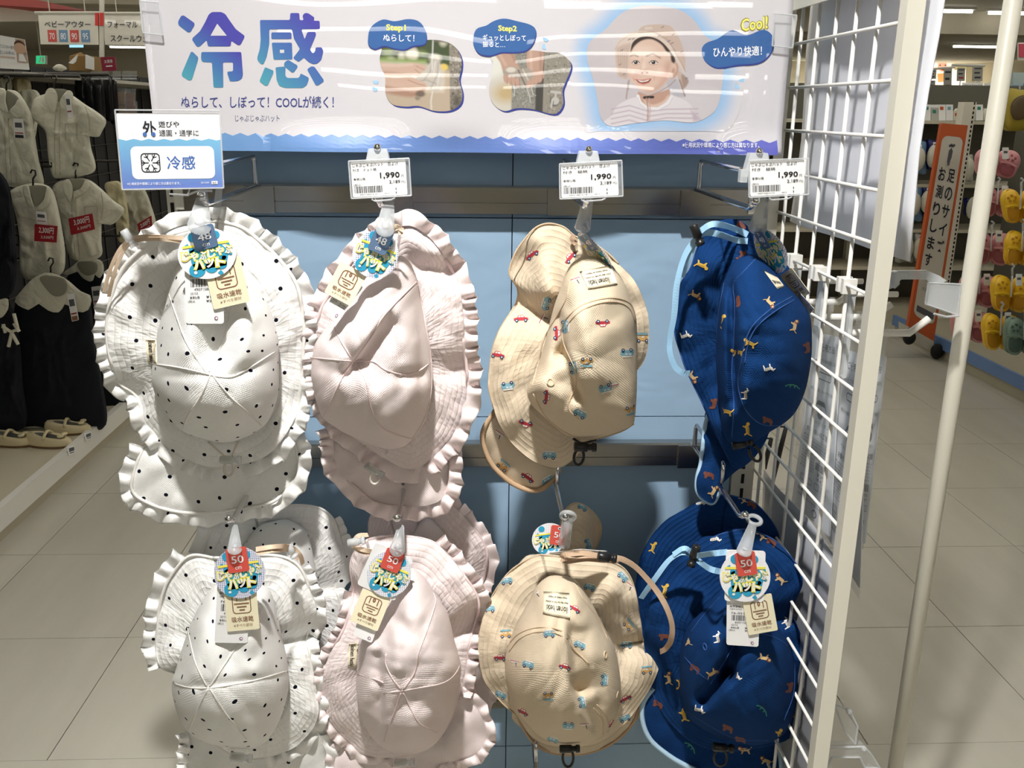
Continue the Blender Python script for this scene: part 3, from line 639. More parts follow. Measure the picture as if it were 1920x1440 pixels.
cc = np.array([1228, 125.]); big = [tuple(cc + (np.array(p) - cc) * (1 + 42 / np.linalg.norm(np.array(p) - cc))) for p in CH]; big = [(x, min(y, 246)) for x, y in big]
picture('printed_glow', big, (1228, 125), glow, 40, 160, 1.2, pst)
picture('printed_photo', CH, (1228, 125), pch, 150, 420, 3.2, pst)
_zb, _zt = P(880, 288, YP1)[2], P(880, 232, YP1)[2]
for ch in pst.children:          # the hanging sheet bellies gently along its lower edge
    for v in ch.data.vertices:
        w = ORG[pst.name] + np.array(v.co); t = min(1, max(0, (_zt - w[2]) / (_zt - _zb))); t = t * t * (3 - 2 * t)
        v.co.y -= t * (.004 + .009 * math.sin((w[0] + .245) * 2 * math.pi / .30) * (1 if abs(w[0] - .03) < .3 else .4))
# clear clips at both ends of the poster
M_clear = mat('clear_acrylic', (.80, .83, .85), .06, alpha=.14, spec=.6)
M_frost = mat('frosted_plastic', (.74, .77, .79), .25, alpha=.55, spec=.5)
for q, lab in (([(262, 2), (297, 5), (305, 66), (268, 62)], 'clear plastic clip gripping the poster beside the clothes racks'), ([(1452, 25), (1494, 29), (1486, 90), (1448, 86)], 'clear plastic clip gripping the poster beside the wire mesh')):
    c = root('poster_clip', lab, 'clip', tuple(P(q[2][0], q[2][1], -.09)))
    pl = [P(x, y, YP0 - .012) for x, y in q]; MB().prism(pl, (0, -.0015, 0)).build('front_leaf', M_clear, c)
    m2 = MB()
    for i in range(4): m2.tube([pl[i], pl[(i + 1) % 4]], .0011, 6)
    m2.build('rim', mat('clear_edge', (.74, .76, .78), .15, alpha=.5), c); MB().prism([P(x, y, YP0 + .012) for x, y in q], (0, .0015, 0)).build('rear_leaf', M_clear, c)
    MB().prism([pl[0], pl[1], P(q[1][0], q[1][1], YP0 + .013), P(q[0][0], q[0][1], YP0 + .013)], (0, 0, .001)).build('bridge', M_clear, c)
# ================================================================== hooks and price cards
M_ball = mat('ball_tip', (.8, .8, .8), .08, metal=1.)
M_card = mat('card_white', srgb(246, 246, 246), .5); M_grime = mat('ink_grey', srgb(90, 92, 100), .5)
M_tab = mat('tab_plastic', (.66, .69, .71), .22, alpha=.38, spec=.5)
def hook(bx, z_low, z_up, L, Lup, lab, grp, holder=False, dx=0.):
    """wire product hook: bracket clipped on the rail, lower goods arm with a ball tip, upper label arm"""
    x = P(bx, 345 if z_low > 1 else 830, -.03)[0]; y0 = -.03
    r = root('display_hook', lab, 'hook', (x, y0, z_low - .04), grp)
    b = MB(); zc = z_low - .004
    b.box((x - .021, -.0262, zc - .034), (x + .021, -.0222, zc + .0)); b.box((x - .021, -.026, zc - .001), (x + .021, -.006, zc + .003))
    b.build('bracket', M_steel, r)
    u = MB(); u.tube([(x, y0 - .004, z_low), (x, y0 - .008, z_low + .006), (x, y0 - .008, z_up - .006), (x, y0 - .014, z_up)], .0034, 10); u.build('riser', M_chrome, r, True)
    MB().tube([(x, y0 + .006, z_low), (x, y0 - L * .6, z_low), (x + dx, y0 - L + .02, z_low), (x + dx, y0 - L, z_low + .008)], .0034, 12).ball((x + dx, y0 - L, z_low + .010), .0052).build('goods_arm', M_chrome, r, True)
    MB().tube([(x, y0 - .014, z_up), (x + dx, y0 - Lup, z_up)] + ([] if holder else [(x, y0 - Lup - .006, z_up - .004), (x, y0 - Lup - .006, z_up - .03)]), .0028, 10).build('label_arm', M_chrome, r, True)
    if holder:
        h = MB(); yy = y0 - Lup
        h.prism([(x + dx - .016, yy - .004, z_up - .004), (x + dx + .016, yy - .004, z_up - .004), (x + dx + .010, yy - .002, z_up + .022), (x + dx - .010, yy - .002, z_up + .022)], (0, .012, 0))
        h.box((x + dx - .020, yy - .006, z_up - .010), (x + dx - .012, yy + .004, z_up + .004)); h.box((x + dx + .012, yy - .006, z_up - .010), (x + dx + .020, yy + .004, z_up + .004))
        h.build('card_clip', M_frost, r); MB().ball((x + dx, yy - .002, z_up + .0235), .0042).build('clip_rivet', M_ball, r, True)
    return r
HG = 'wire hooks on the upper rail'; HG2 = 'wire hooks on the lower rails'
for bx, dx, lab in ((482, 0, 'chrome wire hook holding the dotted white hat under the blue sign'), (745, 0, 'chrome wire hook holding the upper pink hat'), (1056, 0, 'chrome wire hook holding the upper beige car hat'), (1308, 0, 'chrome wire hook holding the upper navy animal hat')):
    hook(bx, 1.197, 1.237, .275, .272, lab, HG, True, dx)
for bx, lab in ((515, 'chrome wire hook holding the lower dotted white hats'), (770, 'chrome wire hook holding the lower pink hats'), (1026, 'chrome wire hook holding the lower beige car hat'), (1300, 'chrome wire hook holding the lower navy animal hat')):
    hook(bx, .811, .849, .275, .16, lab, HG2)
hook(1000, .377, .415, .275, .17, 'lowest chrome wire hook below the beige car hat', HG2)
def price_card(tl, tr, br, bl, Y, kind, code, lab):
    c = Card(P(*tl, Y), P(*tr, Y), P(*br, Y), P(*bl, Y)); r = root('price_card', lab, 'price card', tuple(P(bl[0], bl[1], Y)), 'price cards on the upper hooks')
    c.body('card', M_card, r, .0008, .0015)
    c.text('じゃぶじゃぶハット　日よけ', .03, .05, .86, .15, M_blk, 2, .01); c.text('付き　' + kind, .03, .19, .46, .28, M_blk, 2, .01)
    c.text('1,990', .52, .33, .88, .52, M_blk, 2, .02); c.text('円', .905, .42, .955, .50, M_blk); c.text('2,189', .68, .56, .88, .67, M_blk, 2, .008); c.text('円)', .90, .59, .975, .67, M_blk)
    c.text('本体価格', .03, .45, .25, .53, M_blk, 2, .01); c.text('(税込', .03, .62, .16, .70, M_blk)
    c.bars(.04, .70, .55, .89, M_blk, 34, len(kind)); c.text(code, .13, .915, .45, .955, M_blk); c.text('9912', .58, .915, .67, .955, M_blk); c.text('1', .79, .78, .805, .84, M_blk); c.text('1', .79, .89, .805, .95, M_blk)
    c.finish(r)
    # clear sleeve around it, with a wire rest below
    s = MB(); q = [c.at(u, v, 6) for u, v in ((-.03, -.03), (1.07, -.03), (1.07, 1.03), (-.03, 1.03))]
    for i in range(4): s.tube([q[i], q[(i + 1) % 4]], .0009, 6)
    s.build('sleeve_edge', MAT['clear_edge'], r); MB().prism([c.at(u, v, -5) for u, v in ((-.03, -.03), (1.07, -.03), (1.07, 1.03), (-.03, 1.03))], -c.n * .001).build('sleeve', M_clear, r)
    w = MB(); w.tube([c.at(u, v, 3) for u, v in ((.36, 1.0), (.35, 1.10), (.40, 1.14), (.70, 1.12), (.76, 1.08), (.77, 1.0))], .0011, 6); w.build('wire_rest', MAT['clear_edge'], r)
YC = -.312
price_card((657, 304), (760, 299), (764, 365), (662, 370), YC, 'ドット柄', '4907158014135', 'white price card for the dotted hats above the pink hat')
price_card((1052, 309), (1158, 303), (1160, 366), (1053, 371), YC, '総柄', '4907158015118', 'white price card above the beige car hat')
price_card((1406, 303), (1508, 299), (1508, 363), (1407, 368), YC, '総柄', '4907158015132', 'white price card above the navy animal hat beside the wire mesh')
# --- hanging sign above the first white hat
M_sw = mat('sign_wave', srgb(120, 172, 214), .4); M_sp = mat('ink_blue', srgb(72, 110, 178), .5)
_k = NT(M_sw); _t = _k.n('ShaderNodeTexCoord'); _s = _k.n('ShaderNodeSeparateXYZ'); _k.l(_t.outputs['Generated'], _s.inputs[0]); _k.l(_k.mix(_s.outputs[2], srgb(104, 124, 196), srgb(122, 182, 216)), M_sw.node_tree.nodes['Principled BSDF'].inputs['Base Color'])
YS = -.325
c = Card(P(218, 212, YS), P(412, 213, YS), P(419, 351, YS), P(231, 354, YS)); r = root('hook_sign', 'white and blue cooling sign hung on the first hook above the dotted white hat', 'sign', tuple(P(231, 354, YS)))
c.body('sign_card', M_card, r, .0012, .001)
w = [(0, 1), (0, .345)] + [(i / 13.6, .335 + (.024 if i % 2 else 0)) for i in range(14)] + [(1, .345), (1, 1)]
cw = Card(*c.c); cw.poly(w, M_sw, 1); cw.finish(r, 'wave_band')
c.rrect(.105, .435, .925, .875, .006, M_card, 2)
c.text('外', .24, .10, .375, .285, M_dk, 2, .02); c.text('遊びや', .40, .10, .60, .185, M_dk, 2, .008); c.text('通園・通学に', .40, .215, .785, .30, M_dk, 2, .008)
c.circ(.26, .275, .0022, M_sp, 3); c.circ(.345, .275, .0022, M_sp, 3)
c.frame(.20, .525, .39, .785, .004, .0012, M_dk, 3)
for k in range(6):
    a = math.pi / 3 * k; u0, v0 = .295, .655; d = np.array([math.cos(a) / c.w, math.sin(a) / c.h]); n_ = np.array([-math.sin(a) / c.w, math.cos(a) / c.h])
    o = np.array([u0, v0]); c.poly([o - n_ * .0005 + d * .002, o + n_ * .0005 + d * .002, o + d * .0098 + n_ * .0005, o + d * .0098 - n_ * .0005], M_dk, 3)
    for sg in (-1, 1): q = o + d * .0062; e = q + d * .0024 + n_ * sg * .0026; c.poly([q - d * .0006, q + d * .0006, e + d * .0006, e - d * .0006], M_dk, 3)
c.text('冷感', .455, .565, .735, .75, M_sp, 3, .012); c.text('※使用状況や環境により感じ方は異なります。', .045, .915, .575, .955, M_w, 3, .008); c.text('2011504', .78, .92, .86, .945, M_w, 3); c.rect(.885, .912, .945, .955, M_w, 3); c.text('販売', .895, .92, .935, .948, M_dk, 4)
c.finish(r); c2 = MB(); q = [c.at(u, v, 6) for u, v in ((-.005, -.04), (1.005, -.04), (1.005, 1.01), (-.005, 1.01))]
for i in range(4): c2.tube([q[i], q[(i + 1) % 4]], .0009, 6)
c2.build('sleeve_edge', MAT['clear_edge'], r)
m2 = MB(); m2.tube([P(x, y, YS + .004) for x, y in ((318, 352), (318, 364), (352, 366), (356, 352))], .0012, 8); m2.tube([P(x, y, YS + .01) for x, y in ((350, 366), (372, 358), (398, 358))], .0012, 8); m2.build('wire_rest', MAT['clear_edge'], r)
m3 = MB(); m3.prism([P(x, y, YS + .02) for x, y in ((405, 350), (417, 352), (414, 402), (398, 402))], (0, .001, 0)); m3.build('support_tab', M_tab, r)
# ================================================================== hats
WHITE = (.87, .865, .845); PINK = (.82, .715, .705); BEIGE = (.70, .585, .435); NAVY = (.006, .038, .142)
FAB = {}
for nm, col, dots, st, per, cross in (('white', WHITE, .036, .0095, .0030, True), ('pink', PINK, None, .0085, .0030, True), ('beige', BEIGE, None, .0082, .0032, False), ('navy', NAVY, None, .0072, .0030, False)):
    FAB[nm] = (fabric(nm + '_crown_cloth', col, dots, 0, .5, per), fabric(nm + '_brim_cloth', col, dots, st, .15, .0016, cross), fabric(nm + '_frill_cloth', col, dots, 0, .15, .0018))
M_seam = {'white': mat('white_seam', (.80, .78, .74), .9), 'pink': mat('pink_seam', (.74, .60, .59), .9), 'beige': mat('beige_seam', (.60, .46, .31), .9), 'navy': mat('navy_seam', (.02, .075, .26), .9)}
M_strap = mat('strap_beige', srgb(222, 198, 172), .8); M_strapb = mat('strap_blue', srgb(160, 205, 238), .8); M_strapt = mat('strap_tan', srgb(186, 158, 132), .8)
M_bind = {'beige': mat('binding_tan', srgb(190, 160, 128), .85), 'navy': mat('binding_blue', srgb(176, 208, 230), .85)}
M_black = mat('toggle_black', (.012, .012, .012), .35); M_gold = mat('toggle_spring', (.55, .45, .2), .3, metal=1.)
M_cyan = mat('ink_cyan', srgb(52, 164, 204), .5); M_ylw = mat('ink_lemon', srgb(252, 240, 96), .5); M_slate = mat('ink_slateblue', srgb(92, 116, 148), .5); M_red = mat('ink_red', srgb(216, 88, 76), .5)
M_crm = mat('card_cream', srgb(244, 236, 204), .55); M_brn = mat('ink_brown', srgb(136, 96, 74), .5); M_lav = mat('card_lavender', srgb(232, 232, 242), .5)
_k = NT(M_lav); _t = _k.n('ShaderNodeTexCoord'); _v = _k.n('ShaderNodeTexVoronoi'); _v.inputs['Scale'].default_value = 420; _v.inputs['Randomness'].default_value = 0; _k.l(_t.outputs['Object'], _v.inputs['Vector'])
_k.l(_k.mix(_k.math('LESS_THAN', _v.outputs['Distance'], .40), srgb(246, 246, 250), srgb(150, 158, 200)), M_lav.node_tree.nodes['Principled BSDF'].inputs['Base Color'])
M_label = mat('woven_label', srgb(240, 228, 200), .8)
MOT = {k: mat('print_' + k, v, .8) for k, v in dict(red=srgb(176, 52, 62), blue=srgb(126, 172, 186), yellow=srgb(206, 160, 92), navy=srgb(48, 62, 92), white=srgb(238, 234, 226), light=srgb(204, 214, 224), tan=srgb(208, 176, 128), gold=srgb(214, 174, 70), brown=srgb(112, 64, 52), green=srgb(52, 134, 118), dark=srgb(46, 30, 30)).items()}
class Surf:
    """collects triangles of a hat's surfaces so that seams, prints and tags can be laid on them"""
    def __init__(s): s.V = []; s.F = []; s.b = None
    def add(s, V, Fc): o = len(s.V); s.V += [tuple(v) for v in V]; s.F += [tuple(o + i for i in f) for f in Fc]; s.b = None
    def hit(s, px, py, default=None):
        if s.b is None: s.b = BVHTree.FromPolygons(s.V, s.F)
        d = Vector(ray(px, py)).normalized(); h, n, i, t = s.b.ray_cast(Vector(CAM), d)
        if h is None: return default
        return np.array(h), np.array(d), np.array(n)
def dent_sum(x, y, dents):
    r = np.zeros(np.shape(x))
    for q in dents:
        x0, y0, x1, y1, w, a = q[:6]
        if len(q) == 7:      # a fold: the cloth drops behind the line on its one side and comes back over the distance q[6]
            L = math.hypot(x1 - x0, y1 - y0); ux, uy = (x1 - x0) / L, (y1 - y0) / L; s = (x - x0) * ux + (y - y0) * uy; sd = (x - x0) * uy - (y - y0) * ux
            out = np.maximum(0, np.maximum(-s, s - L)); r = r + a / (1 + np.exp(-np.clip(sd / w, -30, 30))) * np.exp(-(np.maximum(sd, 0) / q[6]) ** 2) * np.exp(-(out / 16.) ** 2); continue
        dx, dy = x1 - x0, y1 - y0; L = dx * dx + dy * dy + 1e-9; t = np.clip(((x - x0) * dx + (y - y0) * dy) / L, 0, 1)
        d2 = (x - x0 - t * dx) ** 2 + (y - y0 - t * dy) ** 2; r = r + a * np.exp(-d2 / (w * w))
    return r
def relief(name, outline, centre, dep, m, parent, surf=None, nr=30, na=150, th=.0022, closed_back=False):
    """cloth piece: rings from its centre to its outline, every point at its own distance dep(px, py, t, ang)"""
    o = smooth_closed(outline, na); c = np.array(centre, float); ts = np.sin(np.linspace(0, 1, nr + 1) * math.pi / 2)[1:]
    pts = np.vstack([c[None]] + [c + (o - c) * t for t in ts]); T = np.r_[0, np.repeat(ts, na)]
    A = np.arctan2(pts[:, 1] - c[1], pts[:, 0] - c[0]); Y = dep(pts[:, 0], pts[:, 1], T, A); V = P(pts[:, 0], pts[:, 1], Y)
    Fc = [(0, 1 + (i + 1) % na, 1 + i) for i in range(na)]
    for r in range(nr - 1):
        b = 1 + r * na; Fc += [(b + i, b + (i + 1) % na, b + na + (i + 1) % na, b + na + i) for i in range(na)]
    # unrolled cloth coordinates and distance from the hem
    G = V[1:].reshape(nr, na, 3); seg = np.linalg.norm(np.diff(np.concatenate([np.repeat(V[0][None, None], na, 1), G]), axis=0), axis=2); arc = np.cumsum(seg, 0)
    ang = np.arctan2(G[-1, :, 2] - V[0][2], G[-1, :, 0] - V[0][0]); uv = np.stack([arc * np.cos(ang), arc * np.sin(ang)], -1).reshape(-1, 2); uv = np.vstack([[0, 0], uv])
    per = np.r_[0, np.cumsum(np.linalg.norm(np.diff(G[-1], axis=0), axis=1))]
    st = np.stack([np.repeat(per[None], nr, 0), arc[-1][None] - arc], -1).reshape(-1, 2); st = np.vstack([[0, arc[-1].mean()], st])
    n = len(V)
    if surf is not None: surf.add(V, Fc)
    V2 = V + np.array([0, th, 0]); Fa = Fc + [tuple(n + i for i in f[::-1]) for f in Fc]; b = 1 + (nr - 1) * na
    Fa += [(b + (i + 1) % na, b + i, n + b + i, n + b + (i + 1) % na) for i in range(na)]
    return obj(name, np.vstack([V, V2]), Fa, m, parent, True, uvs=dict(cloth=np.vstack([uv, uv]), stitch=np.vstack([st, st])))
def frill(name, path, yfn, m, parent, closed=True, w=24, lam=26, amp=.007, centre=None, seed=1, surf=None):
    """gathered ruffle sewn along a hem: pleats swing to and fro towards the free edge"""
    R = np.random.RandomState(seed); p = np.asarray(path, float)
    L = np.linalg.norm(np.diff(np.vstack([p, p[:1]] if closed else p), axis=0), axis=1).sum(); n = int(L / 2.0)
    q = smooth_closed(p, n) if closed else smooth_open(p, n)
    T = (np.roll(q, -1, 0) - np.roll(q, 1, 0)) if closed else np.gradient(q, axis=0); T /= np.linalg.norm(T, axis=1)[:, None]
    N = np.stack([T[:, 1], -T[:, 0]], -1)
    if ((q - np.array(centre)) * N).sum() < 0: N = -N
    s = np.arange(n) * L / n; ph = np.cumsum(1 + .55 * np.interp(np.arange(n), np.arange(0, n + 12, 12), R.uniform(-1, 1, len(np.arange(0, n + 12, 12))))) * (L / n) * 2 * math.pi / lam
    if closed: k = round(ph[-1] / (2 * math.pi)); ph *= k * 2 * math.pi / ph[-1]
    wv = w * (1 + .10 * np.sin(ph * .5 + 1)); am = amp * (1 + .35 * np.sin(ph / 3.))
    K = 8; V = []; uv = []
    y0 = yfn(q[:, 0], q[:, 1])
    for k in range(K + 1):
        t = k / K; x = q + N * (wv * t * (1 + .14 * t * (np.abs(np.sin(ph / 2 + .4)) - .6)))[:, None] + T * (3.4 * t * np.sin(ph + 1.2))[:, None]
        y = y0 + am * (t ** .8) * np.sin(ph) * 1.0 - .003 * math.sin(math.pi * t) + .002 * t
        V.append(P(x[:, 0], x[:, 1], y)); uv.append(np.stack([s * .0011, np.full(n, t * w * .0007) + 3], -1))
    V = np.vstack(V); uv = np.vstack(uv); Fc = []
    for k in range(K):
        for i in range(n if closed else n - 1): j = (i + 1) % n; Fc.append((k * n + i, k * n + j, (k + 1) * n + j, (k + 1) * n + i))
    nn = len(V); V2 = V + np.array([0, .0012, 0]); Fa = Fc + [tuple(nn + i for i in f[::-1]) for f in Fc] + [((K * n + i), K * n + (i + 1) % n, nn + K * n + (i + 1) % n, nn + K * n + i) for i in range(n if closed else n - 1)]
    if surf is not None: surf.add(V, Fc)
    return obj(name, np.vstack([V, V2]), Fa, m, parent, True, uvs=dict(cloth=np.vstack([uv, uv])))
def lay(surf, pts, r, m, parent, name, lift=.0004, n=None, flat=None):
    """a thin cord (seam, drawstring) lying on the surface along picture points"""
    q = smooth_open(pts, n or max(8, int(np.linalg.norm(np.diff(np.array(pts, float), axis=0), axis=1).sum() / 5))); W_ = []; last = None
    for x, y in q:
        h = surf.hit(x, y)
        if h: last = h[0] - h[1] * lift
        elif last is None: continue
        else:
            d = ray(x, y); last = CAM + d * ((last[1] - CAM[1]) / d[1])
        W_.append(last)
    if len(W_) < 3: return None
    W_ = np.array(W_)
    for _ in range(2): W_[1:-1] = (W_[:-2] + 2 * W_[1:-1] + W_[2:]) / 4
    return MB().tube(W_, r, 6).build(name, m, parent, True)
def ribbon(pts3, w, m, parent, name, n=60, th=.0008):
    q = smooth_open(pts3, n); T = np.gradient(q, axis=0); T /= np.linalg.norm(T, axis=1)[:, None]; V = []
    for i in range(n):
        vw = CAM - q[i]; s = np.cross(T[i], vw); s /= np.linalg.norm(s); nn = np.cross(s, T[i]); roll = .5 * math.sin(i * .13); s = s * math.cos(roll) + nn * math.sin(roll); nn = np.cross(s, T[i])
        V += [q[i] - s * w / 2 - nn * th / 2, q[i] + s * w / 2 - nn * th / 2, q[i] + s * w / 2 + nn * th / 2, q[i] - s * w / 2 + nn * th / 2]
    Fc = [(a * 4 + j, a * 4 + (j + 1) % 4, a * 4 + 4 + (j + 1) % 4, a * 4 + 4 + j) for a in range(n - 1) for j in range(4)] + [(3, 2, 1, 0), tuple((n - 1) * 4 + j for j in range(4))]
    return obj(name, V, Fc, m, parent, False)
def P3(pts): return [P(x, y, Y) for x, y, Y in pts]
# --- printed motifs (flat print on the cloth)
def disc(cx, cy, r, n=12): return [(cx + r * math.cos(2 * math.pi * i / n), cy + r * math.sin(2 * math.pi * i / n)) for i in range(n)]
def wheels(*xs): 
    o = []
    for x in xs: o += [('navy', disc(x, -4, 3.4)), ('light', disc(x, -4, 1.5))]
    return o
MOTIF = {
 'red': [('red', [(-15,-4),(-15,1),(-8,2),(-5,7),(4,7),(8,2),(14,1),(15,-4)]), ('white', [(-6,2.5),(-4,6),(-1,6),(-1,2.5)]), ('white', [(0,2.5),(0,6),(3.5,6),(6,2.5)])] + wheels(-9, 9),
 'blue': [('blue', [(-14,-4),(-14,3),(-10,8),(11,8),(14,2),(14,-4)]), ('light', [(-9,3),(-8,6.5),(-3,6.5),(-3,3)]), ('light', [(-1,3),(-1,6.5),(4,6.5),(4,3)]), ('white', [(-10,8),(11,8),(10,10),(-9,10)])] + wheels(-8, 8),
 'yellow': [('yellow', [(-14,-4),(-13,1),(-6,2),(-3,6),(7,6),(10,2),(14,0),(14,-4)]), ('light', [(-3,2),(-1,5),(3,5),(3,2)]), ('blue', [(-12,8),(12,8),(14,10),(8,12),(-12,12)])] + wheels(-8, 8),
 'boat': [('white', [(-14,4),(12,1),(10,-3),(-6,-3)]), ('red', [(-12,3),(11,.4),(10.5,-1),(-10,1)]), ('navy', [(2,-3),(4,-3),(5,-12),(3.6,-12)])],
 'lion': [('tan', [(-10,-2),(-11,4),(-4,5),(6,5),(9,3),(9,-2),(11,-8),(8,-8),(5,-2),(-3,-2),(-6,-8),(-9,-8),(-7,-2)]), ('brown', disc(-11, 4, 5)), ('tan', disc(-12, 3.6, 2.8)), ('tan', [(9,3),(14,8),(15,7),(10,1)])],
 'tiger': [('gold', [(-10,-2),(-11,4),(-4,6),(6,5),(10,4),(10,-2),(12,-7),(8,-7),(6,-2),(-4,-2),(-8,-7),(-11,-7),(-8,-1)]), ('gold', disc(-12, 5, 4)), ('gold', [(9,3),(15,10),(16,8),(11,1)])] + [('dark', [(x, 4.5), (x + 1.2, 4.5), (x + .6, -.5)]) for x in (-6, -3, 0, 3, 6)],
 'zebra': [('white', [(-9,-2),(-12,7),(-9,9),(-6,4),(6,5),(9,3),(9,-9),(7,-9),(6,-2),(-4,-2),(-5,-9),(-7,-9),(-7,-1)]), ('white', [(-12,7),(-16,5),(-15,3),(-10,5)])] + [('dark', [(x, 5), (x + 1.3, 5), (x + 1, -1.5), (x + .3, -1.5)]) for x in (-5, -2.4, .2, 2.8, 5.4)] + [('dark', [(-10, 8), (-8, 8), (-9, 4)])],
 'bear': [('brown', [(-10,-7),(-11,3),(-6,7),(4,7),(10,4),(11,-7),(7,-7),(5,-2),(-3,-2),(-5,-7)]), ('brown', disc(-10, 4, 4))],
 'croc': [('green', [(-16,2),(-9,5),(0,5),(8,2),(15,-4),(17,-3),(9,5),(0,8),(-8,8),(-16,5)]), ('green', [(-5,5),(-7,0),(-5,0),(-2,5)]), ('green', [(3,4),(3,-1),(5,-1),(6,3)]), ('dark', disc(-9, 6.4, .8))],
}
from mathutils.geometry import tessellate_polygon
def dice(pl, lim=5.5):
    """triangulate a small shape and cut its triangles until they can follow the cloth"""
    tr = [tuple(pl[i] for i in t) for t in tessellate_polygon([[Vector((x, y, 0)) for x, y in pl]])]; out = []
    while tr:
        t = tr.pop(); L = [math.dist(t[i], t[(i + 1) % 3]) for i in range(3)]; k = L.index(max(L))
        if L[k] <= lim: out.append(t); continue
        a, b, c = t[k], t[(k + 1) % 3], t[(k + 2) % 3]; m = ((a[0] + b[0]) / 2, (a[1] + b[1]) / 2); tr += [(a, m, c), (m, b, c)]
    return out
def motif(surf, kind, x, y, ang, parent, sc=1.):
    V = []; Fc = []; M = []; ms = []; a = math.radians(ang); c, s = math.cos(a), math.sin(a); ids = {}
    h0 = surf.hit(x, y)
    if h0 is None: return
    for li, (k, pl) in enumerate(MOTIF[kind]):
        if MOT[k] not in ms: ms.append(MOT[k])
        for t in dice(pl):
            f = []
            for u, v in t:
                key = (li, round(u, 3), round(v, 3))
                if key not in ids:
                    h = surf.hit(x + sc * (c * u + s * v), y + sc * (s * u - c * v)); ok = h is not None and abs(h[0][1] - h0[0][1]) < .03
                    ids[key] = len(V) if ok else None
                    if ok: V.append(h[0] - h[1] * (.0007 + .00016 * li))
                f.append(ids[key])
            if None not in f: Fc.append(f); M.append(ms.index(MOT[k]))
    if Fc: obj('printed_car' if kind in ('red', 'blue', 'yellow', 'boat') else 'printed_animal', V, Fc, ms, parent, False, M)
# --- tags
def near(surf, corners, gap=.004):
    q = [np.array(k_, float) for k_ in corners]
    if len(q) == 2: pts = [q[0] + (q[1] - q[0]) * t for t in np.linspace(0, 1, 6)]
    else: pts = [(1 - u) * (1 - v) * q[0] + u * (1 - v) * q[1] + u * v * q[2] + (1 - u) * v * q[3] for u in np.linspace(0, 1, 6) for v in np.linspace(0, 1, 7)]
    ys = []
    for x, y in pts:
        h = surf.hit(x, y)
        if h: ys.append(h[0][1])
    return (min(ys) if ys else -.26) - gap
def qpx(cx, cy, w, h, ang):
    a = math.radians(ang); return [np.array((cx + x * math.cos(a) - y * math.sin(a), cy + x * math.sin(a) + y * math.cos(a))) for x, y in ((-w / 2, -h / 2), (w / 2, -h / 2), (w / 2, h / 2), (-w / 2, h / 2))]
def care_tag(q, Y, r):
    c = Card(*[P(x, y, Y[i] if hasattr(Y, '__len__') else Y) for i, (x, y) in enumerate(q)]); c.body('care_tag', M_crm, r, .0006, .002)
    c.frame(.22, .13, .80, .62, .005, .0012, M_brn); c.text('0', .46, .14, .56, .27, M_brn, 2, .05)
    for u in (.36, .64): c.rect(u, .16, u + .03, .33, M_brn, 2)
    for i, (a, b) in enumerate(((.28, .74), (.36, .66), (.43, .60))): c.rect(a, .38 + i * .07, b, .405 + i * .07, M_brn, 2)
    c.text('吸水速乾', .17, .68, .84, .80, M_brn, 2, .01); c.text('※すべり部分', .22, .84, .80, .91, M_brn, 2); c.finish(); return c
def barcode_tag(q, Y, r, code='06-0515113'):
    c = Card(*[P(x, y, Y[i] if hasattr(Y, '__len__') else Y) for i, (x, y) in enumerate(q)]); c.body('barcode_tag', M_card, r, .0006, .003)
    c.text('株式会社', .08, .20, .42, .24, M_blk, 2, .01); c.text('大阪市中央区', .08, .255, .46, .285, M_blk, 2); c.text(code, .14, .33, .62, .37, M_blk, 2); c.bars(.15, .39, .80, .50, M_blk, 30, 3)
    c.text('4907158014', .24, .515, .76, .55, M_blk, 2); c.text('25152', .14, .57, .34, .60, M_blk, 2); c.text('本体価格', .12, .62, .38, .66, M_blk, 2, .01); c.text('(税込', .07, .675, .26, .715, M_blk, 2); c.text('¥1,990', .55, .62, .93, .66, M_blk, 2, .01); c.text('¥2,189)', .55, .675, .95, .715, M_blk, 2, .01)
    c.circ(.80, .925, .0022, mat('ink_mauve', srgb(150, 110, 140), .5), 2, 12); c.circ(.81, .925, .0012, M_card, 3, 10); c.finish(); return c
def round_tag(q, Y, r):
    c = Card(*[P(x, y, Y[i] if hasattr(Y, '__len__') else Y) for i, (x, y) in enumerate(q)]); o = [(.5 + .5 * math.cos(2 * math.pi * i / 40), .5 + .5 * math.sin(2 * math.pi * i / 40)) for i in range(40)]
    c.body('round_tag', M_lav, r, .0006, outline=o)
    ms = min(c.w, c.h)
    for u, v, q_ in ((.30, .15, .09), (.68, .16, .08), (.30, .80, .14), (.55, .78, .11), (.72, .74, .10), (.25, .40, .05), (.78, .62, .04), (.90, .56, .03)): c.circ(u, v, q_ * c.w, M_cyan, 2, 20, c.h / c.w)
    c.poly([(.20, .42), (.45, .30), (.72, .30), (.88, .50), (.80, .78), (.28, .80), (.22, .66)], M_cyan, 2); c.poly([(.64, .90), (.70, .85), (.74, .92), (.69, .96)], M_cyan, 2); c.poly([(.13, .30), (.20, .26), (.22, .33)], M_cyan, 2); c.poly([(.84, .36), (.90, .33), (.91, .40)], M_cyan, 2)
    c.rect(.10, .30, .90, .345, M_ylw, 3)
    for i, ch in enumerate('じゃぶじゃぶ'): c.text(ch, .05 + i * .148, .40 + .03 * math.sin(i), .215 + i * .148, .60 + .03 * math.sin(i), M_ylw, 4, .085); c.text(ch, .07 + i * .148, .42 + .03 * math.sin(i), .195 + i * .148, .58 + .03 * math.sin(i), M_w, 5, .03)
    for i, ch in enumerate('ハット'): c.text(ch, .24 + i * .185, .58, .45 + i * .185, .80, M_ylw, 6, .10); c.text(ch, .265 + i * .185, .605, .425 + i * .185, .775, M_w, 7, .04)
    c.circ(.27, .84, .03 * c.w, M_w, 4, 12); c.finish(); return c
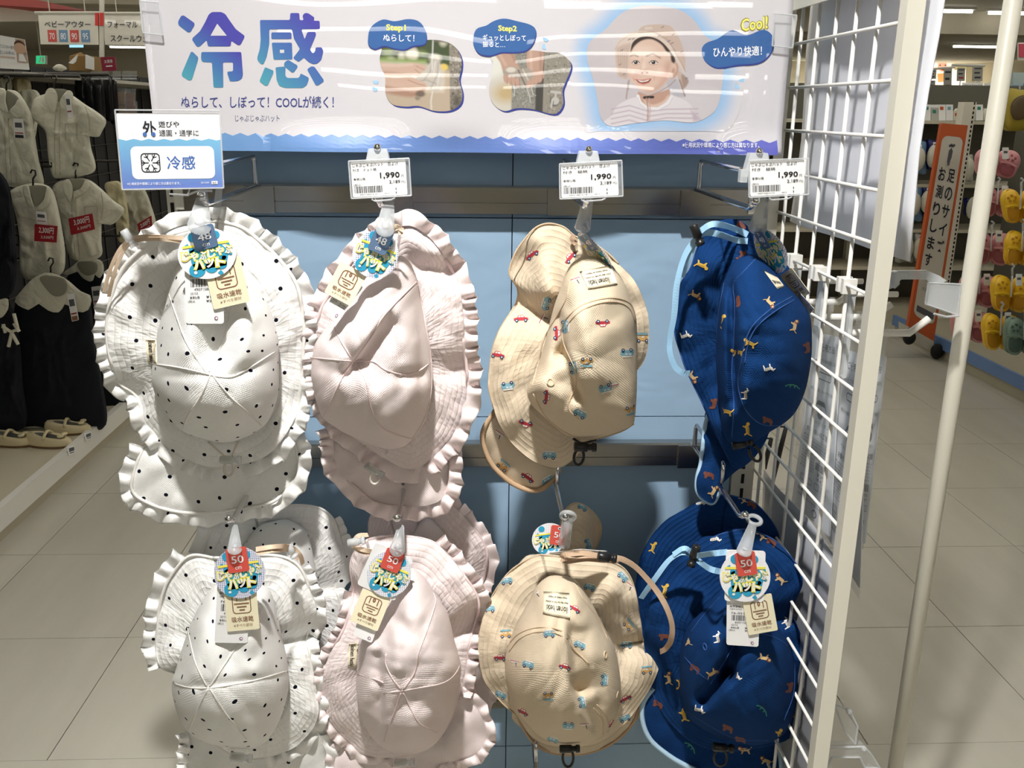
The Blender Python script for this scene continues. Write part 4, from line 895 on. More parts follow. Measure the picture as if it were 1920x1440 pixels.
def size_tag(q, Y, r, n, m):
    c = Card(*[P(x, y, Y[i] if hasattr(Y, '__len__') else Y) for i, (x, y) in enumerate(q)]); c.body('size_tag', m, r, .0006, .003)
    c.text(n, .22, .32, .80, .62, M_w, 2, .01); c.text('cm', .36, .76, .66, .88, M_w, 2); c.circ(.5, .13, .0022, M_w, 2, 14); c.circ(.5, .13, .0012, M_dk, 3, 10); c.finish(); return c
def hanger_tab(x0, y0, x1, y1, Ya, Yb, w0, w1, r, ring=False):
    a = P(x0, y0, Ya); b = P(x1, y1, Yb); n = 14; V = []; d = b - a; d /= np.linalg.norm(d); s = np.cross(d, CAM - a); s /= np.linalg.norm(s); nn = np.cross(s, d); L = []
    w0 *= .0006; w1 *= .0006
    out = [a - s * w0 / 2, a + s * w0 / 2] + [b + s * w1 / 2 * math.cos(t) + d * w1 / 2 * math.sin(t) for t in np.linspace(0, math.pi, 12)]
    m = MB().prism(out, nn * .0014)
    for i in range(len(out)): m.tube([out[i], out[(i + 1) % len(out)]], .0008, 5)
    m.prism([b + s * w1 * .25 * math.cos(t) - d * .004 + d * w1 * .25 * math.sin(t) + nn * .0016 for t in np.linspace(0, 2 * math.pi, 12, endpoint=False)], nn * .0008)
    if ring:
        c = a - d * .008; m.tube([c + .0085 * (s * math.cos(t) + d * math.sin(t)) for t in np.linspace(0, 2 * math.pi, 20, endpoint=False)], .0028, 8, closed=True)
    return m.build('hanging_tab', M_tab, r, True)
def label_patch(surf, q, r, lines):
    """small woven label sewn upside down on the cloth, following its surface"""
    q = np.array(q, float)
    def at(u, v, lift):
        x, y = (1 - u) * (1 - v) * q[0] + u * (1 - v) * q[1] + u * v * q[2] + (1 - u) * v * q[3]; h = surf.hit(x, y)
        if h: return h[0] - h[1] * lift
        d = ray(x, y); return CAM + d * ((-.28 - CAM[1]) / d[1])
    nu, nv = 8, 6; V = [at(i / nu, j / nv, .0018) for i in range(nu + 1) for j in range(nv + 1)]; n = len(V); k = lambda i, j: i * (nv + 1) + j
    V += [v + np.array([0, .0012, 0]) for v in V]; Fc = [(k(i, j), k(i + 1, j), k(i + 1, j + 1), k(i, j + 1)) for i in range(nu) for j in range(nv)]
    Fc += [tuple(n + a for a in f[::-1]) for f in Fc] + [(k(i, s), k(i + 1, s), n + k(i + 1, s), n + k(i, s)) for i in range(nu) for s in (0, nv)] + [(k(s, j), k(s, j + 1), n + k(s, j + 1), n + k(s, j)) for j in range(nv) for s in (0, nu)]
    o = obj('woven_label', V, Fc, M_label, r, True); LV = []; LF = []
    for (t, u0, v0, u1, v1) in lines:
        G, Gf = glyphs(t, .012); lo, hi = G.min(0), G.max(0); g = (G - lo) / (hi - lo); b = len(LV)
        LV += [at(u1 - a * (u1 - u0), v0 + c_ * (v1 - v0), .0024) for a, c_ in g]; LF += [tuple(b + i_ for i_ in f) for f in Gf]
    obj('lettering', LV, LF, M_dk, o, False)
def toggle(cx, cy, ang, Y, r, m, w=.026, rad=.0055, spring=False):
    a = math.radians(ang); p = P(cx, cy, Y); d = np.array([math.cos(a), 0, -math.sin(a)]); b = MB()
    b.tube([p - d * w / 2, p - d * w * .46, p + d * w * .1, p + d * w * .12, p + d * w * .3, p + d * w * .32, p + d * w / 2], [rad * .8, rad, rad, rad * .7, rad * .7, rad, rad * .95], 14)
    o = b.build('cord_lock', m, r, True)
    if spring: MB().tube([p - d * w * .45 + np.array([math.cos(t) * rad * .62 * 0, 0, 0]) + d * (t / 40 * w * .42) + np.array([0, math.cos(t), math.sin(t)]) * rad * .62 for t in np.linspace(0, 40, 90)], .0006, 5).build('spring', M_gold, o, True)
    return o
def loop(cx, cy, w, h, ang, Y, r, m, rad=.0016, name='drawcord'):
    a = math.radians(ang); pts = []
    for t in np.linspace(-.32 * math.pi, 1.32 * math.pi, 28):
        x = w * math.cos(t); y = h * math.sin(t) + h; pts.append(P(cx + x * math.cos(a) - y * math.sin(a), cy + x * math.sin(a) + y * math.cos(a), Y))
    return MB().tube(pts, rad, 8).build(name, m, r, True)
def crumple(x, y, seed, amp, lam):
    R = np.random.RandomState(seed); s = np.zeros(np.shape(x)); wx = 9 * np.sin(y / 31. + R.uniform(0, 6)); wy = 9 * np.sin(x / 37. + R.uniform(0, 6))
    for i in range(6):
        th = R.uniform(0, math.pi); L = lam * R.uniform(.6, 1.7); u = np.sin(2 * math.pi * ((x + wx) * math.cos(th) + (y + wy) * math.sin(th)) / L + R.uniform(0, 6))
        s = s + (u * .6 if i % 2 else (1 - np.abs(u)) * 1.3 - .5) * L / lam * .5
    return s * amp
def dome(Y, B, dents=(), p=2.4, q=1.7, crum=None):
    def f(x, y, t, a):
        e = dent_sum(x, y, dents)
        if crum: e = e + crumple(x, y, *crum)
        return Y - B * (1 - np.clip(t, 0, 1) ** p) ** (1 / q) + e * (1 - np.clip(t, 0, 1) ** 6)
    return f
def sheet(Y, curl=.02, dents=(), wav=.0, k=3, ph=0., crum=(3, .0022, 80)):
    def f(x, y, t, a): return Y + curl * t ** 2.5 + wav * np.sin(k * a + ph) * t * t + dent_sum(x, y, dents) + crumple(x, y, *crum)
    return f
GH = 'sun hats hanging on the display hooks'
def hat_root(lab, cx, y1, Y=-.22): return root('sun_hat', lab, 'hat', tuple(P(cx, y1, Y)), GH)
def seams(S_, lst, m, r, nm='seam', rad=.0011):
    for s in lst: lay(S_, s, rad, m, r, nm)
# ---------------------------------------------------------------- upper white dotted hat
S1 = Surf(); r = hat_root('frilled white hat with black dots under the blue cooling sign, 48 cm tag', 385, 985)
C1, BR, FR = FAB['white']; sm = M_seam['white']
FL = [(270,838),(258,865),(250,892),(246,915),(255,930),(275,942),(300,952),(335,960),(372,962),(422,957),(460,952),(510,942),(530,925),(550,902),(560,875),(557,850),(550,820),(500,760),(400,740),(310,770)]
fl = sheet(-.205, .0, [(420, 900, 420, 960, 60, -.012), (300, 880, 320, 950, 30, -.008)], .006, 4)
relief('neck_flap', FL, (405, 850), fl, C1, r, S1, 16, 140)
frill('flap_frill', FL[:17] , lambda x, y: -.207 + 0 * x, FR, r, False, 25, 27, .008, (405, 850), 3)
lay(S1, FL[:17], .0022, sm, r, 'flap_hem')
BRM = [(410,414),(455,427),(485,450),(510,472),(535,500),(557,535),(565,572),(570,610),(570,640),(565,705),(562,742),(557,775),(542,805),(515,842),(485,862),(447,872),(400,876),(365,868),(335,852),(312,840),(290,815),(270,790),(265,765),(252,737),(225,720),(210,682),(203,655),(200,625),(201,600),(206,567),(217,530),(235,497),(265,468),(300,440),(335,424),(370,416)]
bf = sheet(-.238, .022, [(250, 440, 330, 430, 30, -.02), (225, 722, 255, 735, 22, .012), (540, 810, 500, 850, 30, -.012)], .006, 3, 1)
relief('brim', BRM, (395, 660), bf, BR, r, S1, 26, 180)
frill('brim_frill', BRM, lambda x, y: bf(x, y, np.ones_like(x), 0 * x) - .002, FR, r, True, 25, 28, .009, (395, 660), 5)
lay(S1, BRM + [BRM[0]], .0024, sm, r, 'brim_hem', .0002, 200)
CRW = [(400,470),(355,478),(332,500),(320,532),(310,572),(300,605),(292,640),(286,680),(284,712),(290,737),(302,762),(320,787),(340,807),(372,820),(417,830),(447,825),(480,810),(502,790),(517,755),(522,725),(522,685),(522,657),(520,630),(507,585),(495,560),(475,525),(455,500),(430,480)]
cr1 = relief('crown', CRW, (392, 690), dome(-.243, .088, [(405, 560, 402, 660, 30, .03), (345, 560, 350, 660, 18, -.006), (470, 590, 460, 670, 20, -.006), (437, 706, 510, 670, 14, .004), (300, 705, 380, 703, 10, .003), (330, 770, 470, 770, 26, -.004)], crum=(11, 0.0020, 95)), C1, r, S1, 34, 170)
seams(S1, [[(286,682),(340,690),(380,699),(410,706),(437,706),(472,687),(522,655)], [(388,700),(352,647),(330,590),(317,552)], [(392,697),(410,660),(425,610),(432,560)], [(395,702),(375,745),(352,780),(343,805)], [(400,704),(417,727),(440,752),(467,775),(490,798)]], sm, cr1)
q = [(273,637),(296,637),(294,682),(277,681)]; label_patch(S1, [(277,681),(273,637),(293,638),(294,682)], r, [('iloinen hetki', .04, .2, .96, .72)])
Yt = near(S1, qpx(387, 500, 90, 150, 0)) - .003
ribbon(P3([(345, 447, Yt), (300, 444, Yt), (262, 444, -.262), (240, 452, -.258), (222, 472, -.252), (205, 510, -.245), (195, 548, -.24)]), .0044, M_strap, r, 'chin_strap')
ribbon(P3([(345, 453, Yt + .002), (300, 448, Yt), (262, 450, -.262), (240, 460, -.258), (226, 482, -.252), (212, 520, -.245), (204, 556, -.235)]), .0044, M_strap, r, 'chin_strap')
toggle(242, 447, 60, -.264, r, M_frost, .022, .005)
barcode_tag([(345, 470), (417, 462), (420, 607), (349, 607)], Yt - .001, r)
care_tag(qpx(425, 530, 70, 88, -13), Yt - .0035, r); round_tag(qpx(388, 475, 110, 96, -8), Yt - .0055, r); size_tag(qpx(383, 445, 44, 44, -14), Yt - .0075, r, '48', M_slate)
hanger_tab(381, 357, 374, 423, -.295, Yt - .009, 12, 40, r)
toggle(432, 862, 0, -.252, r, M_frost, .026, .005, True); loop(429, 866, 9, 13, 0, -.254, r, mat('cord_white', srgb(214, 208, 198), .7))
lay(S1, [(390, 828), (415, 850), (425, 858)], .0015, MAT['cord_white'], r, 'drawcord'); lay(S1, [(447, 828), (438, 848), (436, 858)], .0015, MAT['cord_white'], r, 'drawcord')
HW1 = r
# ---------------------------------------------------------------- upper pink hat
S2 = Surf(); r = hat_root('pale pink frilled hat with 48 cm tag below the dotted pattern price card', 740, 975)
C1, BR, FR = FAB['pink']; sm = M_seam['pink']
FL = [(618,800),(625,830),(627,860),(640,887),(660,907),(680,925),(700,940),(725,947),(752,949),(790,949),(822,940),(837,922),(842,892),(841,860),(827,835),(800,780),(700,760)]
relief('neck_flap', FL, (735, 850), sheet(-.20, .0, [(800, 850, 800, 930, 26, -.014), (740, 870, 745, 930, 30, .01)], .006, 4), C1, r, S2, 16, 140)
frill('flap_frill', FL[:15], lambda x, y: -.202 + 0 * x, FR, r, False, 26, 25, .008, (735, 850), 8); lay(S2, FL[:15], .002, sm, r, 'flap_hem')
BRM = [(755,424),(775,425),(802,442),(822,465),(835,485),(845,502),(860,535),(867,572),(870,610),(869,647),(875,685),(876,720),(875,745),(870,762),(862,790),(847,820),(825,845),(797,870),(775,880),(752,876),(725,862),(690,840),(640,800),(605,750),(596,700),(591,640),(596,600),(602,580),(612,560),(640,515),(668,480),(705,445),(730,432)]
bf = sheet(-.236, .025, [(770, 440, 820, 480, 26, -.018), (770, 500, 840, 500, 20, .012), (870, 690, 820, 690, 24, .012), (860, 560, 865, 640, 24, -.008)], .007, 3, 0)
relief('brim', BRM, (720, 660), bf, BR, r, S2, 26, 180)
frill('brim_frill', BRM, lambda x, y: bf(x, y, np.ones_like(x), 0 * x) - .002, FR, r, True, 27, 27, .010, (720, 660), 11); lay(S2, BRM + [BRM[0]], .0022, sm, r, 'brim_hem', .0002, 200)
CRW = [(750,480),(725,497),(690,515),(655,560),(622,602),(600,630),(590,647),(585,672),(583,700),(585,717),(595,760),(607,785),(627,800),(652,815),(690,832),(727,842),(755,838),(772,825),(785,810),(800,780),(809,742),(811,705),(809,675),(802,622),(787,560),(782,525),(768,492)]
cr2 = relief('crown', CRW, (672, 680), dome(-.241, .088, [(722, 598, 668, 672, 2.5, .022, 46), (745, 600, 770, 640, 22, -.010), (786, 556, 785, 706, 2.5, .016, 34), (660, 690, 640, 740, 16, .010), (700, 740, 720, 800, 24, -.008), (752, 705, 800, 700, 14, .012), (600, 690, 650, 700, 14, .006), (640, 760, 690, 820, 14, .007), (620, 640, 655, 665, 12, .005)], crum=(12, 0.0033, 80)), C1, r, S2, 34, 170)
seams(S2, [[(586,671),(620,674),(662,677),(700,677),(720,692),(752,702),(785,696),(809,677)], [(662,677),(640,640),(626,612),(632,590)], [(664,676),(702,622),(717,595),(752,557),(782,527)], [(662,678),(650,692),(635,720),(622,750),(607,782)], [(664,679),(687,717),(695,762),(715,800),(750,817),(772,822)], [(783,535),(796,600),(808,675),(808,735),(795,785),(772,823)]], sm, cr2)
Yt = near(S2, qpx(705, 480, 80, 90, 20)) - .002
barcode_tag([(640, 515), (682, 538), (632, 600), (610, 582)], [Yt, Yt, Yt - .004, Yt - .004], r); care_tag(qpx(648, 532, 56, 66, 28), [Yt - .003, Yt - .003, Yt - .008, Yt - .008], r)
round_tag(qpx(704, 477, 86, 90, 22), [Yt - .010, Yt - .004, Yt - .004, Yt - .010], r); size_tag(qpx(714, 452, 36, 46, 22), Yt - .012, r, '48', M_slate)
ribbon(P3([(735, 432, Yt), (748, 427, Yt), (752, 440, Yt)]), .005, M_strap, r, 'chin_strap'); ribbon(P3([(728, 428, Yt - .002), (742, 424, Yt - .002), (756, 432, Yt)]), .005, M_strap, r, 'chin_strap')
hanger_tab(731, 366, 722, 430, -.295, Yt - .014, 14, 32, r)
toggle(702, 882, 35, -.262, r, M_frost, .026, .005, True); loop(706, 884, 9, 12, 12, -.263, r, MAT['cord_white']); lay(S2, [(686, 835), (700, 860), (708, 880)], .0014, MAT['cord_white'], r, 'drawcord'); lay(S2, [(726, 846), (716, 866), (712, 880)], .0014, MAT['cord_white'], r, 'drawcord')
# ---------------------------------------------------------------- upper beige hat with cars
S3 = Surf(); r = hat_root('beige hat printed with small cars, side turned to view, on the third upper hook', 1060, 920)
C1, BR, FR = FAB['beige']; sm = M_seam['beige']
FL = [(940,745),(925,775),(910,797),(904,817),(909,842),(922,870),(940,890),(962,907),(988,918),(1012,919),(1033,903),(1050,880),(1050,800)]
relief('neck_flap', FL, (985, 820), sheet(-.19, .02, [], .006, 3), C1, r, S3, 14, 110)
lay(S3, FL[:12], .0036, M_bind['beige'], r, 'flap_binding', .0002, 70)
BRM = [(1078,443),(1060,427),(1040,420),(1025,419),(1005,426),(985,447),(967,472),(957,497),(954,512),(960,525),(969,537),(972,553),(966,572),(957,587),(940,612),(927,642),(920,672),(917,710),(917,730),(925,762),(935,792),(955,825),(980,850),(1005,867),(1035,877),(1055,874),(1075,860),(1090,845),(1130,815),(1170,760),(1194,697),(1202,687),(1212,665),(1217,630),(1215,590),(1202,550),(1185,520),(1160,495),(1140,475),(1110,455)]
bf = sheet(-.228, .022, [(957, 510, 1000, 470, 30, .020), (975, 570, 1030, 590, 22, .022), (1010, 460, 1030, 540, 26, -.022), (940, 640, 960, 780, 30, -.010), (1040, 560, 1020, 700, 26, -.006)], .006, 2, 0)
relief('brim', BRM, (1075, 650), bf, BR, r, S3, 28, 190)
lay(S3, BRM[-3:] + BRM[:29], .0012, sm, r, 'brim_hem', .0001, 160)
CRW = [(1130,488),(1100,480),(1075,492),(1060,515),(1052,540),(1040,572),(1030,610),(1022,642),(1010,682),(998,710),(989,730),(991,748),(1002,765),(1030,790),(1060,815),(1092,823),(1125,820),(1157,811),(1185,797),(1191,780),(1194,730),(1194,680),(1192,635),(1191,592),(1180,555),(1170,530),(1157,510)]
cr3 = relief('crown', CRW, (1100, 665), dome(-.245, .092, [(1090, 738, 1062, 662, 2.5, .026, 28), (1061, 660, 1055, 598, 2.5, .028, 24), (1090, 600, 1110, 700, 26, -.012), (1000, 720, 1050, 745, 20, -.008), (1150, 560, 1060, 590, 8, -.003), (1040, 690, 1055, 760, 14, .008), (1120, 800, 1170, 795, 18, .006), (1150, 640, 1165, 760, 20, .006)], crum=(13, 0.0028, 90)), C1, r, S3, 36, 180)
seams(S3, [[(1192,600),(1184,572),(1162,560),(1130,560),(1092,572),(1067,592),(1055,612),(1056,640),(1068,670),(1078,690),(1080,720),(1068,750),(1066,768),(1085,785)], [(1190,604),(1180,578),(1160,567),(1130,567),(1096,579),(1072,598),(1061,616)], [(1086,492),(1070,520),(1062,560),(1040,600),(1018,640),(1010,680),(997,725)]], sm, cr3)
lay(S3, [(1000,738),(1030,788),(1092,823),(1157,812),(1188,795)], .0012, sm, cr3, 'seam')
def eyelet(S_, x, y, rr, m, r):
    h = S_.hit(x, y)
    if not h: return
    u = np.cross(h[2], [0, 0, 1.]); u /= np.linalg.norm(u); v = np.cross(h[2], u); c = h[0] - h[1] * .0004
    MB().tube([c + rr * (u * math.cos(t) + v * math.sin(t)) for t in np.linspace(0, 2 * math.pi, 20, endpoint=False)], .0011, 6, closed=True).build('eyelet', m, r, True)
eyelet(S3, 1032, 717, .0042, sm, r)
label_patch(S3, [(1087,509),(1145,497),(1158,534),(1103,542)], r, [('iloinen hetki', .10, .55, .80, .85), ('your day be full of smiles', .08, .34, .92, .46), ('must make us happy', .15, .14, .85, .26)])
for k, x, y, a in (('red',997,477,-35),('red',1069,482,-48),('boat',1078,523,-25),('blue',1025,570,-72),('boat',1016,597,-70),('red',977,597,-3),('red',933,665,8),('red',1130,606,178),('blue',1058,612,95),('red',1044,625,88),('blue',1176,660,178),('yellow',1100,677,180),('blue',1074,690,80),('yellow',1205,635,0),('blue',952,722,172),('red',985,795,195),('red',1025,745,95),('blue',1135,727,165),('boat',1150,722,160),('blue',1087,777,28),('yellow',1184,767,165),('blue',1030,855,3),('yellow',942,875,40),('red',990,895,35),('blue',1029,902,-30),('boat',937,812,30)): motif(S3, k, x, y, a, cr3, .92)
Yt = near(S3, [np.array(p) for p in ((1080, 440), (1150, 500))], .006)
barcode_tag([(1120, 478), (1150, 500), (1163, 525), (1140, 500)], [Yt, Yt - .03, Yt - .03, Yt], r)
round_tag([(1074, 440), (1098, 433), (1156, 500), (1132, 510)], [Yt, Yt - .06, Yt - .06, Yt], r); size_tag([(1086, 444), (1100, 438), (1122, 468), (1108, 472)], [Yt - .02, Yt - .055, Yt - .055, Yt - .02], r, '48', M_slate)
ribbon(P3([(1076, 440, Yt + .004), (1073, 448, Yt), (1080, 458, Yt)]), .006, M_strapt, r, 'chin_strap')
hanger_tab(1104, 368, 1092, 428, -.295, Yt - .02, 16, 30, r)
toggle(1097, 838, 2, -.262, r, M_black, .028, .0062); loop(1088, 842, 9, 15, 10, -.262, r, M_black, .0019); lay(S3, [(1075, 822), (1090, 832), (1118, 824)], .0018, M_black, r, 'drawcord')
# ---------------------------------------------------------------- upper navy hat with animals
S4 = Surf(); r = hat_root('navy hat printed with animals beside the wire mesh, 48 cm tag, side turned to view', 1400, 945)
C1, BR, FR = FAB['navy']; sm = M_seam['navy']
FL = [(1330,770),(1322,800),(1318,835),(1314,870),(1307,895),(1307,920),(1316,934),(1335,944),(1345,930),(1352,910),(1375,888),(1400,860),(1400,790)]
relief('neck_flap', FL, (1358, 840), sheet(-.19, .015, [], .006, 3), C1, r, S4, 14, 110); lay(S4, FL[:10], .0032, M_bind['navy'], r, 'flap_binding', .0002, 70)
BRM = [(1347,414),(1375,411),(1392,416),(1408,429),(1440,450),(1490,520),(1515,600),(1515,680),(1490,760),(1445,808),(1437,825),(1418,854),(1400,871),(1386,879),(1374,874),(1360,848),(1342,815),(1327,780),(1315,752),(1300,722),(1285,690),(1275,660),(1266,630),(1264,597),(1266,565),(1277,530),(1295,502),(1306,467),(1318,440),(1330,424)]
bf = sheet(-.228, .025, [(1290, 520, 1330, 500, 30, -.008), (1350, 800, 1385, 860, 22, -.012), (1330, 600, 1340, 720, 20, .012), (1400, 840, 1420, 850, 18, .01)], .006, 2, 1)
relief('brim', BRM, (1390, 640), bf, BR, r, S4, 28, 190); lay(S4, BRM[12:], .0009, sm, r, 'brim_hem', .0001, 120)
CRW = [(1420,480),(1395,480),(1372,500),(1352,545),(1345,600),(1343,660),(1344,705),(1350,755),(1356,810),(1375,835),(1412,830),(1440,812),(1475,790),(1495,767),(1510,732),(1518,695),(1522,660),(1522,620),(1518,590),(1500,562),(1480,540),(1450,505)]
cr4 = relief('crown', CRW, (1430, 650), dome(-.243, .095, [(1384, 750, 1376, 540, 2.5, .030, 17), (1355, 560, 1358, 740, 10, -.012), (1395, 620, 1400, 760, 14, -.006), (1410, 610, 1480, 565, 9, -.004), (1500, 600, 1505, 680, 12, .006), (1385, 800, 1430, 800, 18, .010)], crum=(14, 0.0028, 85)), C1, r, S4, 36, 180)
seams(S4, [[(1486,556),(1464,568),(1445,580),(1412,610),(1397,642),(1390,680),(1384,720),(1392,755),(1407,780),(1432,797),(1465,797)], [(1418,484),(1392,512),(1375,532),(1378,570),(1376,640),(1372,700),(1376,760),(1372,820)], [(1358,530),(1346,600),(1343,690),(1350,770)], [(1490,562),(1450,586),(1418,614),(1403,645),(1396,682)]], sm, cr4, rad=.0008)
for k, x, y, a in (('tiger',1316,496,200),('lion',1304,553,205),('zebra',1284,629,160),('bear',1389,480,120),('lion',1444,566,225),('tiger',1350,601,110),('zebra',1440,691,165),('tiger',1406,645,20),('tiger',1383,662,0),('lion',1489,612,100),('bear',1513,653,80),('lion',1299,706,230),('croc',1486,727,0),('bear',1337,758,100),('tiger',1362,773,10),('zebra',1397,741,90),('tiger',1400,806,80),('bear',1440,790,20),('bear',1330,892,10),('lion',1337,921,120),('bear',1390,424,40),('bear',1382,567,80)): motif(S4, k, x, y, a, cr4, .86)
label_patch(S4, [(1431,506),(1458,520),(1471,537),(1458,542)], r, [('iloinen hetki', .1, .5, .9, .8)])
Yt = near(S4, [np.array(p) for p in ((1410, 440), (1480, 520))], .006)
barcode_tag([(1480, 528), (1502, 552), (1527, 580), (1509, 598)], [Yt, Yt - .035, Yt - .035, Yt], r); care_tag([(1462, 517), (1484, 502), (1519, 550), (1497, 562)], [Yt - .01, Yt - .045, Yt - .045, Yt - .01], r)
round_tag([(1400, 430), (1450, 425), (1490, 500), (1440, 522)], [Yt - .012, Yt - .055, Yt - .055, Yt - .012], r); size_tag([(1411, 436), (1428, 434), (1446, 464), (1431, 468)], [Yt - .03, Yt - .05, Yt - .05, Yt - .03], r, '48', M_slate)
ribbon(P3([(1402, 452, Yt), (1380, 450, Yt), (1350, 440, -.262), (1325, 436, -.262), (1308, 446, -.258), (1285, 478, -.25), (1270, 530, -.245), (1264, 590, -.24), (1256, 635, -.238), (1256, 662, -.238), (1266, 688, -.236), (1282, 700, -.234), (1293, 700, -.228)]), .0075, M_strapb, r, 'chin_strap', 80)
ribbon(P3([(1402, 440, Yt), (1375, 428, Yt), (1340, 420, -.266), (1318, 430, -.264), (1305, 448, -.256), (1292, 480, -.25), (1278, 520, -.24)]), .0075, M_strapb, r, 'chin_strap', 60)
toggle(1307, 440, 66, -.268, r, M_black, .026, .0056); hanger_tab(1434, 372, 1420, 428, -.295, Yt - .04, 14, 34, r)
toggle(1392, 832, -12, -.262, r, M_black, .026, .0058); loop(1408, 836, 9, 16, -28, -.266, r, M_black, .0019)
# ---------------------------------------------------------------- lower white dotted hat
S5 = Surf(); r = hat_root('frilled white hat with black dots and red 50 cm tag in the lower row', 440, 1460)
C1, BR, FR = FAB['white']; sm = M_seam['white']
FL = [(352,1372),(356,1400),(352,1430),(360,1460),(400,1490),(470,1500),(550,1490),(600,1460),(612,1420),(600,1380),(560,1340),(450,1320),(380,1340)]
relief('neck_flap', FL, (480, 1410), sheet(-.20, 0, [], .006, 4), C1, r, S5, 14, 120); frill('flap_frill', FL[:10], lambda x, y: -.202 + 0 * x, FR, r, False, 22, 25, .008, (480, 1400), 4)
BRM = [(400,1046),(367,1040),(348,1046),(327,1070),(309,1101),(299,1137),(296,1171),(293,1208),(296,1232),(303,1252),(330,1262),(352,1280),(370,1330),(400,1390),(450,1420),(495,1421),(538,1409),(568,1388),(590,1360),(598,1330),(591,1293),(585,1254),(580,1220),(575,1192),(588,1170),(593,1140),(580,1104),(565,1067),(538,1046),(490,1040),(445,1045)]
bf = sheet(-.236, .024, [(575, 1190, 520, 1200, 18, .022), (560, 1100, 590, 1140, 26, -.008), (310, 1245, 340, 1220, 26, -.014), (560, 1230, 575, 1330, 24, -.008)], .007, 3, 2)
relief('brim', BRM, (440, 1235), bf, BR, r, S5, 26, 180); frill('brim_frill', BRM[2:10], lambda x, y: bf(x, y, np.ones_like(x), 0 * x) - .002, FR, r, False, 26, 27, .009, (440, 1235), 6)
frill('brim_frill', BRM[15:28], lambda x, y: bf(x, y, np.ones_like(x), 0 * x) - .002, FR, r, False, 20, 26, .009, (440, 1235), 9); lay(S5, BRM + [BRM[0]], .002, sm, r, 'brim_hem', .0002, 180)
CRW = [(464,1084),(430,1088),(403,1098),(379,1128),(357,1171),(342,1214),(330,1254),(322,1281),(325,1312),(336,1348),(354,1373),(382,1391),(434,1403),(464,1405),(495,1394),(516,1367),(530,1335),(538,1305),(541,1275),(536,1229),(525,1183),(513,1128),(501,1104)]
cr5 = relief('crown', CRW, (405, 1285), dome(-.243, .092, [(425, 1150, 428, 1235, 30, .012), (378, 1170, 362, 1260, 14, -.005), (480, 1200, 470, 1250, 26, -.006), (500, 1360, 470, 1340, 24, .007), (340, 1289, 530, 1268, 8, .003), (445, 1215, 470, 1235, 14, .004)], crum=(15, 0.0022, 95)), C1, r, S5, 34, 170)
seams(S5, [[(322,1280),(354,1289),(391,1290),(434,1284),(480,1275),(538,1258)], [(393,1288),(410,1262),(428,1235),(446,1208)], [(388,1287),(367,1244),(354,1189),(352,1178)], [(390,1292),(373,1324),(354,1370)], [(394,1292),(422,1336),(446,1364),(462,1385)]], sm, cr5)
def tag_set(S_, cx, cy, tags, r):
    pass
Yt = near(S5, qpx(440, 1100, 90, 150, 0)) - .003
barcode_tag([(408, 1085), (470, 1085), (464, 1206), (402, 1205)], Yt - .001, r, 'F6-0515'); care_tag(qpx(453, 1140, 61, 84, -5), Yt - .0035, r); round_tag(qpx(449, 1074, 96, 96, -8), Yt - .006, r); size_tag(qpx(445, 1050, 40, 46, -8), Yt - .008, r, '50', M_red)
hanger_tab(441, 985, 440, 1030, -.30, Yt - .010, 8, 26, r)
ribbon(P3([(480, 1030, Yt), (515, 1025, Yt), (545, 1026, -.262), (562, 1040, -.25), (568, 1058, -.24)]), .006, M_strap, r, 'chin_strap'); ribbon(P3([(480, 1036, Yt), (515, 1032, Yt), (545, 1032, -.262), (560, 1048, -.25)]), .006, M_strap, r, 'chin_strap')
toggle(546, 1034, 60, -.27, r, M_frost, .018, .0055)
toggle(452, 1420, 8, -.262, r, M_frost, .030, .0058, True)
HW2 = r
# ---------------------------------------------------------------- lower pink hat
S6 = Surf(); r = hat_root('pale pink frilled hat with 50 cm tag in the lower row', 750, 1450)
C1, BR, FR = FAB['pink']; sm = M_seam['pink']
FL = [(850,1300),(885,1318),(905,1350),(912,1382),(895,1412),(870,1425),(830,1432),(800,1470),(740,1490),(660,1480),(628,1440),(640,1400),(700,1330),(780,1300)]
relief('neck_flap', FL, (770, 1400), sheet(-.20, 0, [(840, 1420, 860, 1360, 20, -.012)], .006, 4), C1, r, S6, 14, 120); frill('flap_frill', FL[:13], lambda x, y: -.202 + 0 * x, FR, r, False, 18, 24, .008, (770, 1390), 12)
BRM = [(690,1012),(715,1006),(740,1005),(780,1008),(815,1018),(845,1046),(870,1079),(891,1110),(899,1137),(893,1160),(885,1183),(879,1214),(873,1260),(861,1306),(840,1360),(800,1400),(740,1420),(684,1416),(662,1400),(635,1376),(616,1351),(607,1324),(604,1293),(607,1260),(616,1232),(632,1202),(650,1165),(662,1110),(657,1060),(668,1031)]
bf = sheet(-.236, .024, [(895, 1160, 850, 1190, 22, .024), (860, 1080, 890, 1130, 26, -.012), (655, 1110, 690, 1120, 24, .022), (620, 1260, 640, 1340, 26, -.010), (690, 1040, 720, 1030, 20, -.012)], .007, 3, 1)
relief('brim', BRM, (745, 1225), bf, BR, r, S6, 26, 180); frill('brim_frill', BRM[4:14], lambda x, y: bf(x, y, np.ones_like(x), 0 * x) - .002, FR, r, False, 22, 25, .010, (745, 1225), 14); frill('brim_frill', BRM[16:28], lambda x, y: bf(x, y, np.ones_like(x), 0 * x) - .002, FR, r, False, 17, 23, .008, (745, 1225), 15)
lay(S6, BRM + [BRM[0]], .002, sm, r, 'brim_hem', .0002, 180)
CRW = [(769,1067),(750,1090),(730,1134),(708,1165),(690,1182),(673,1202),(671,1244),(668,1281),(671,1324),(684,1361),(711,1397),(754,1416),(800,1406),(827,1382),(846,1345),(858,1293),(864,1251),(852,1202),(839,1153),(815,1113),(794,1082)]
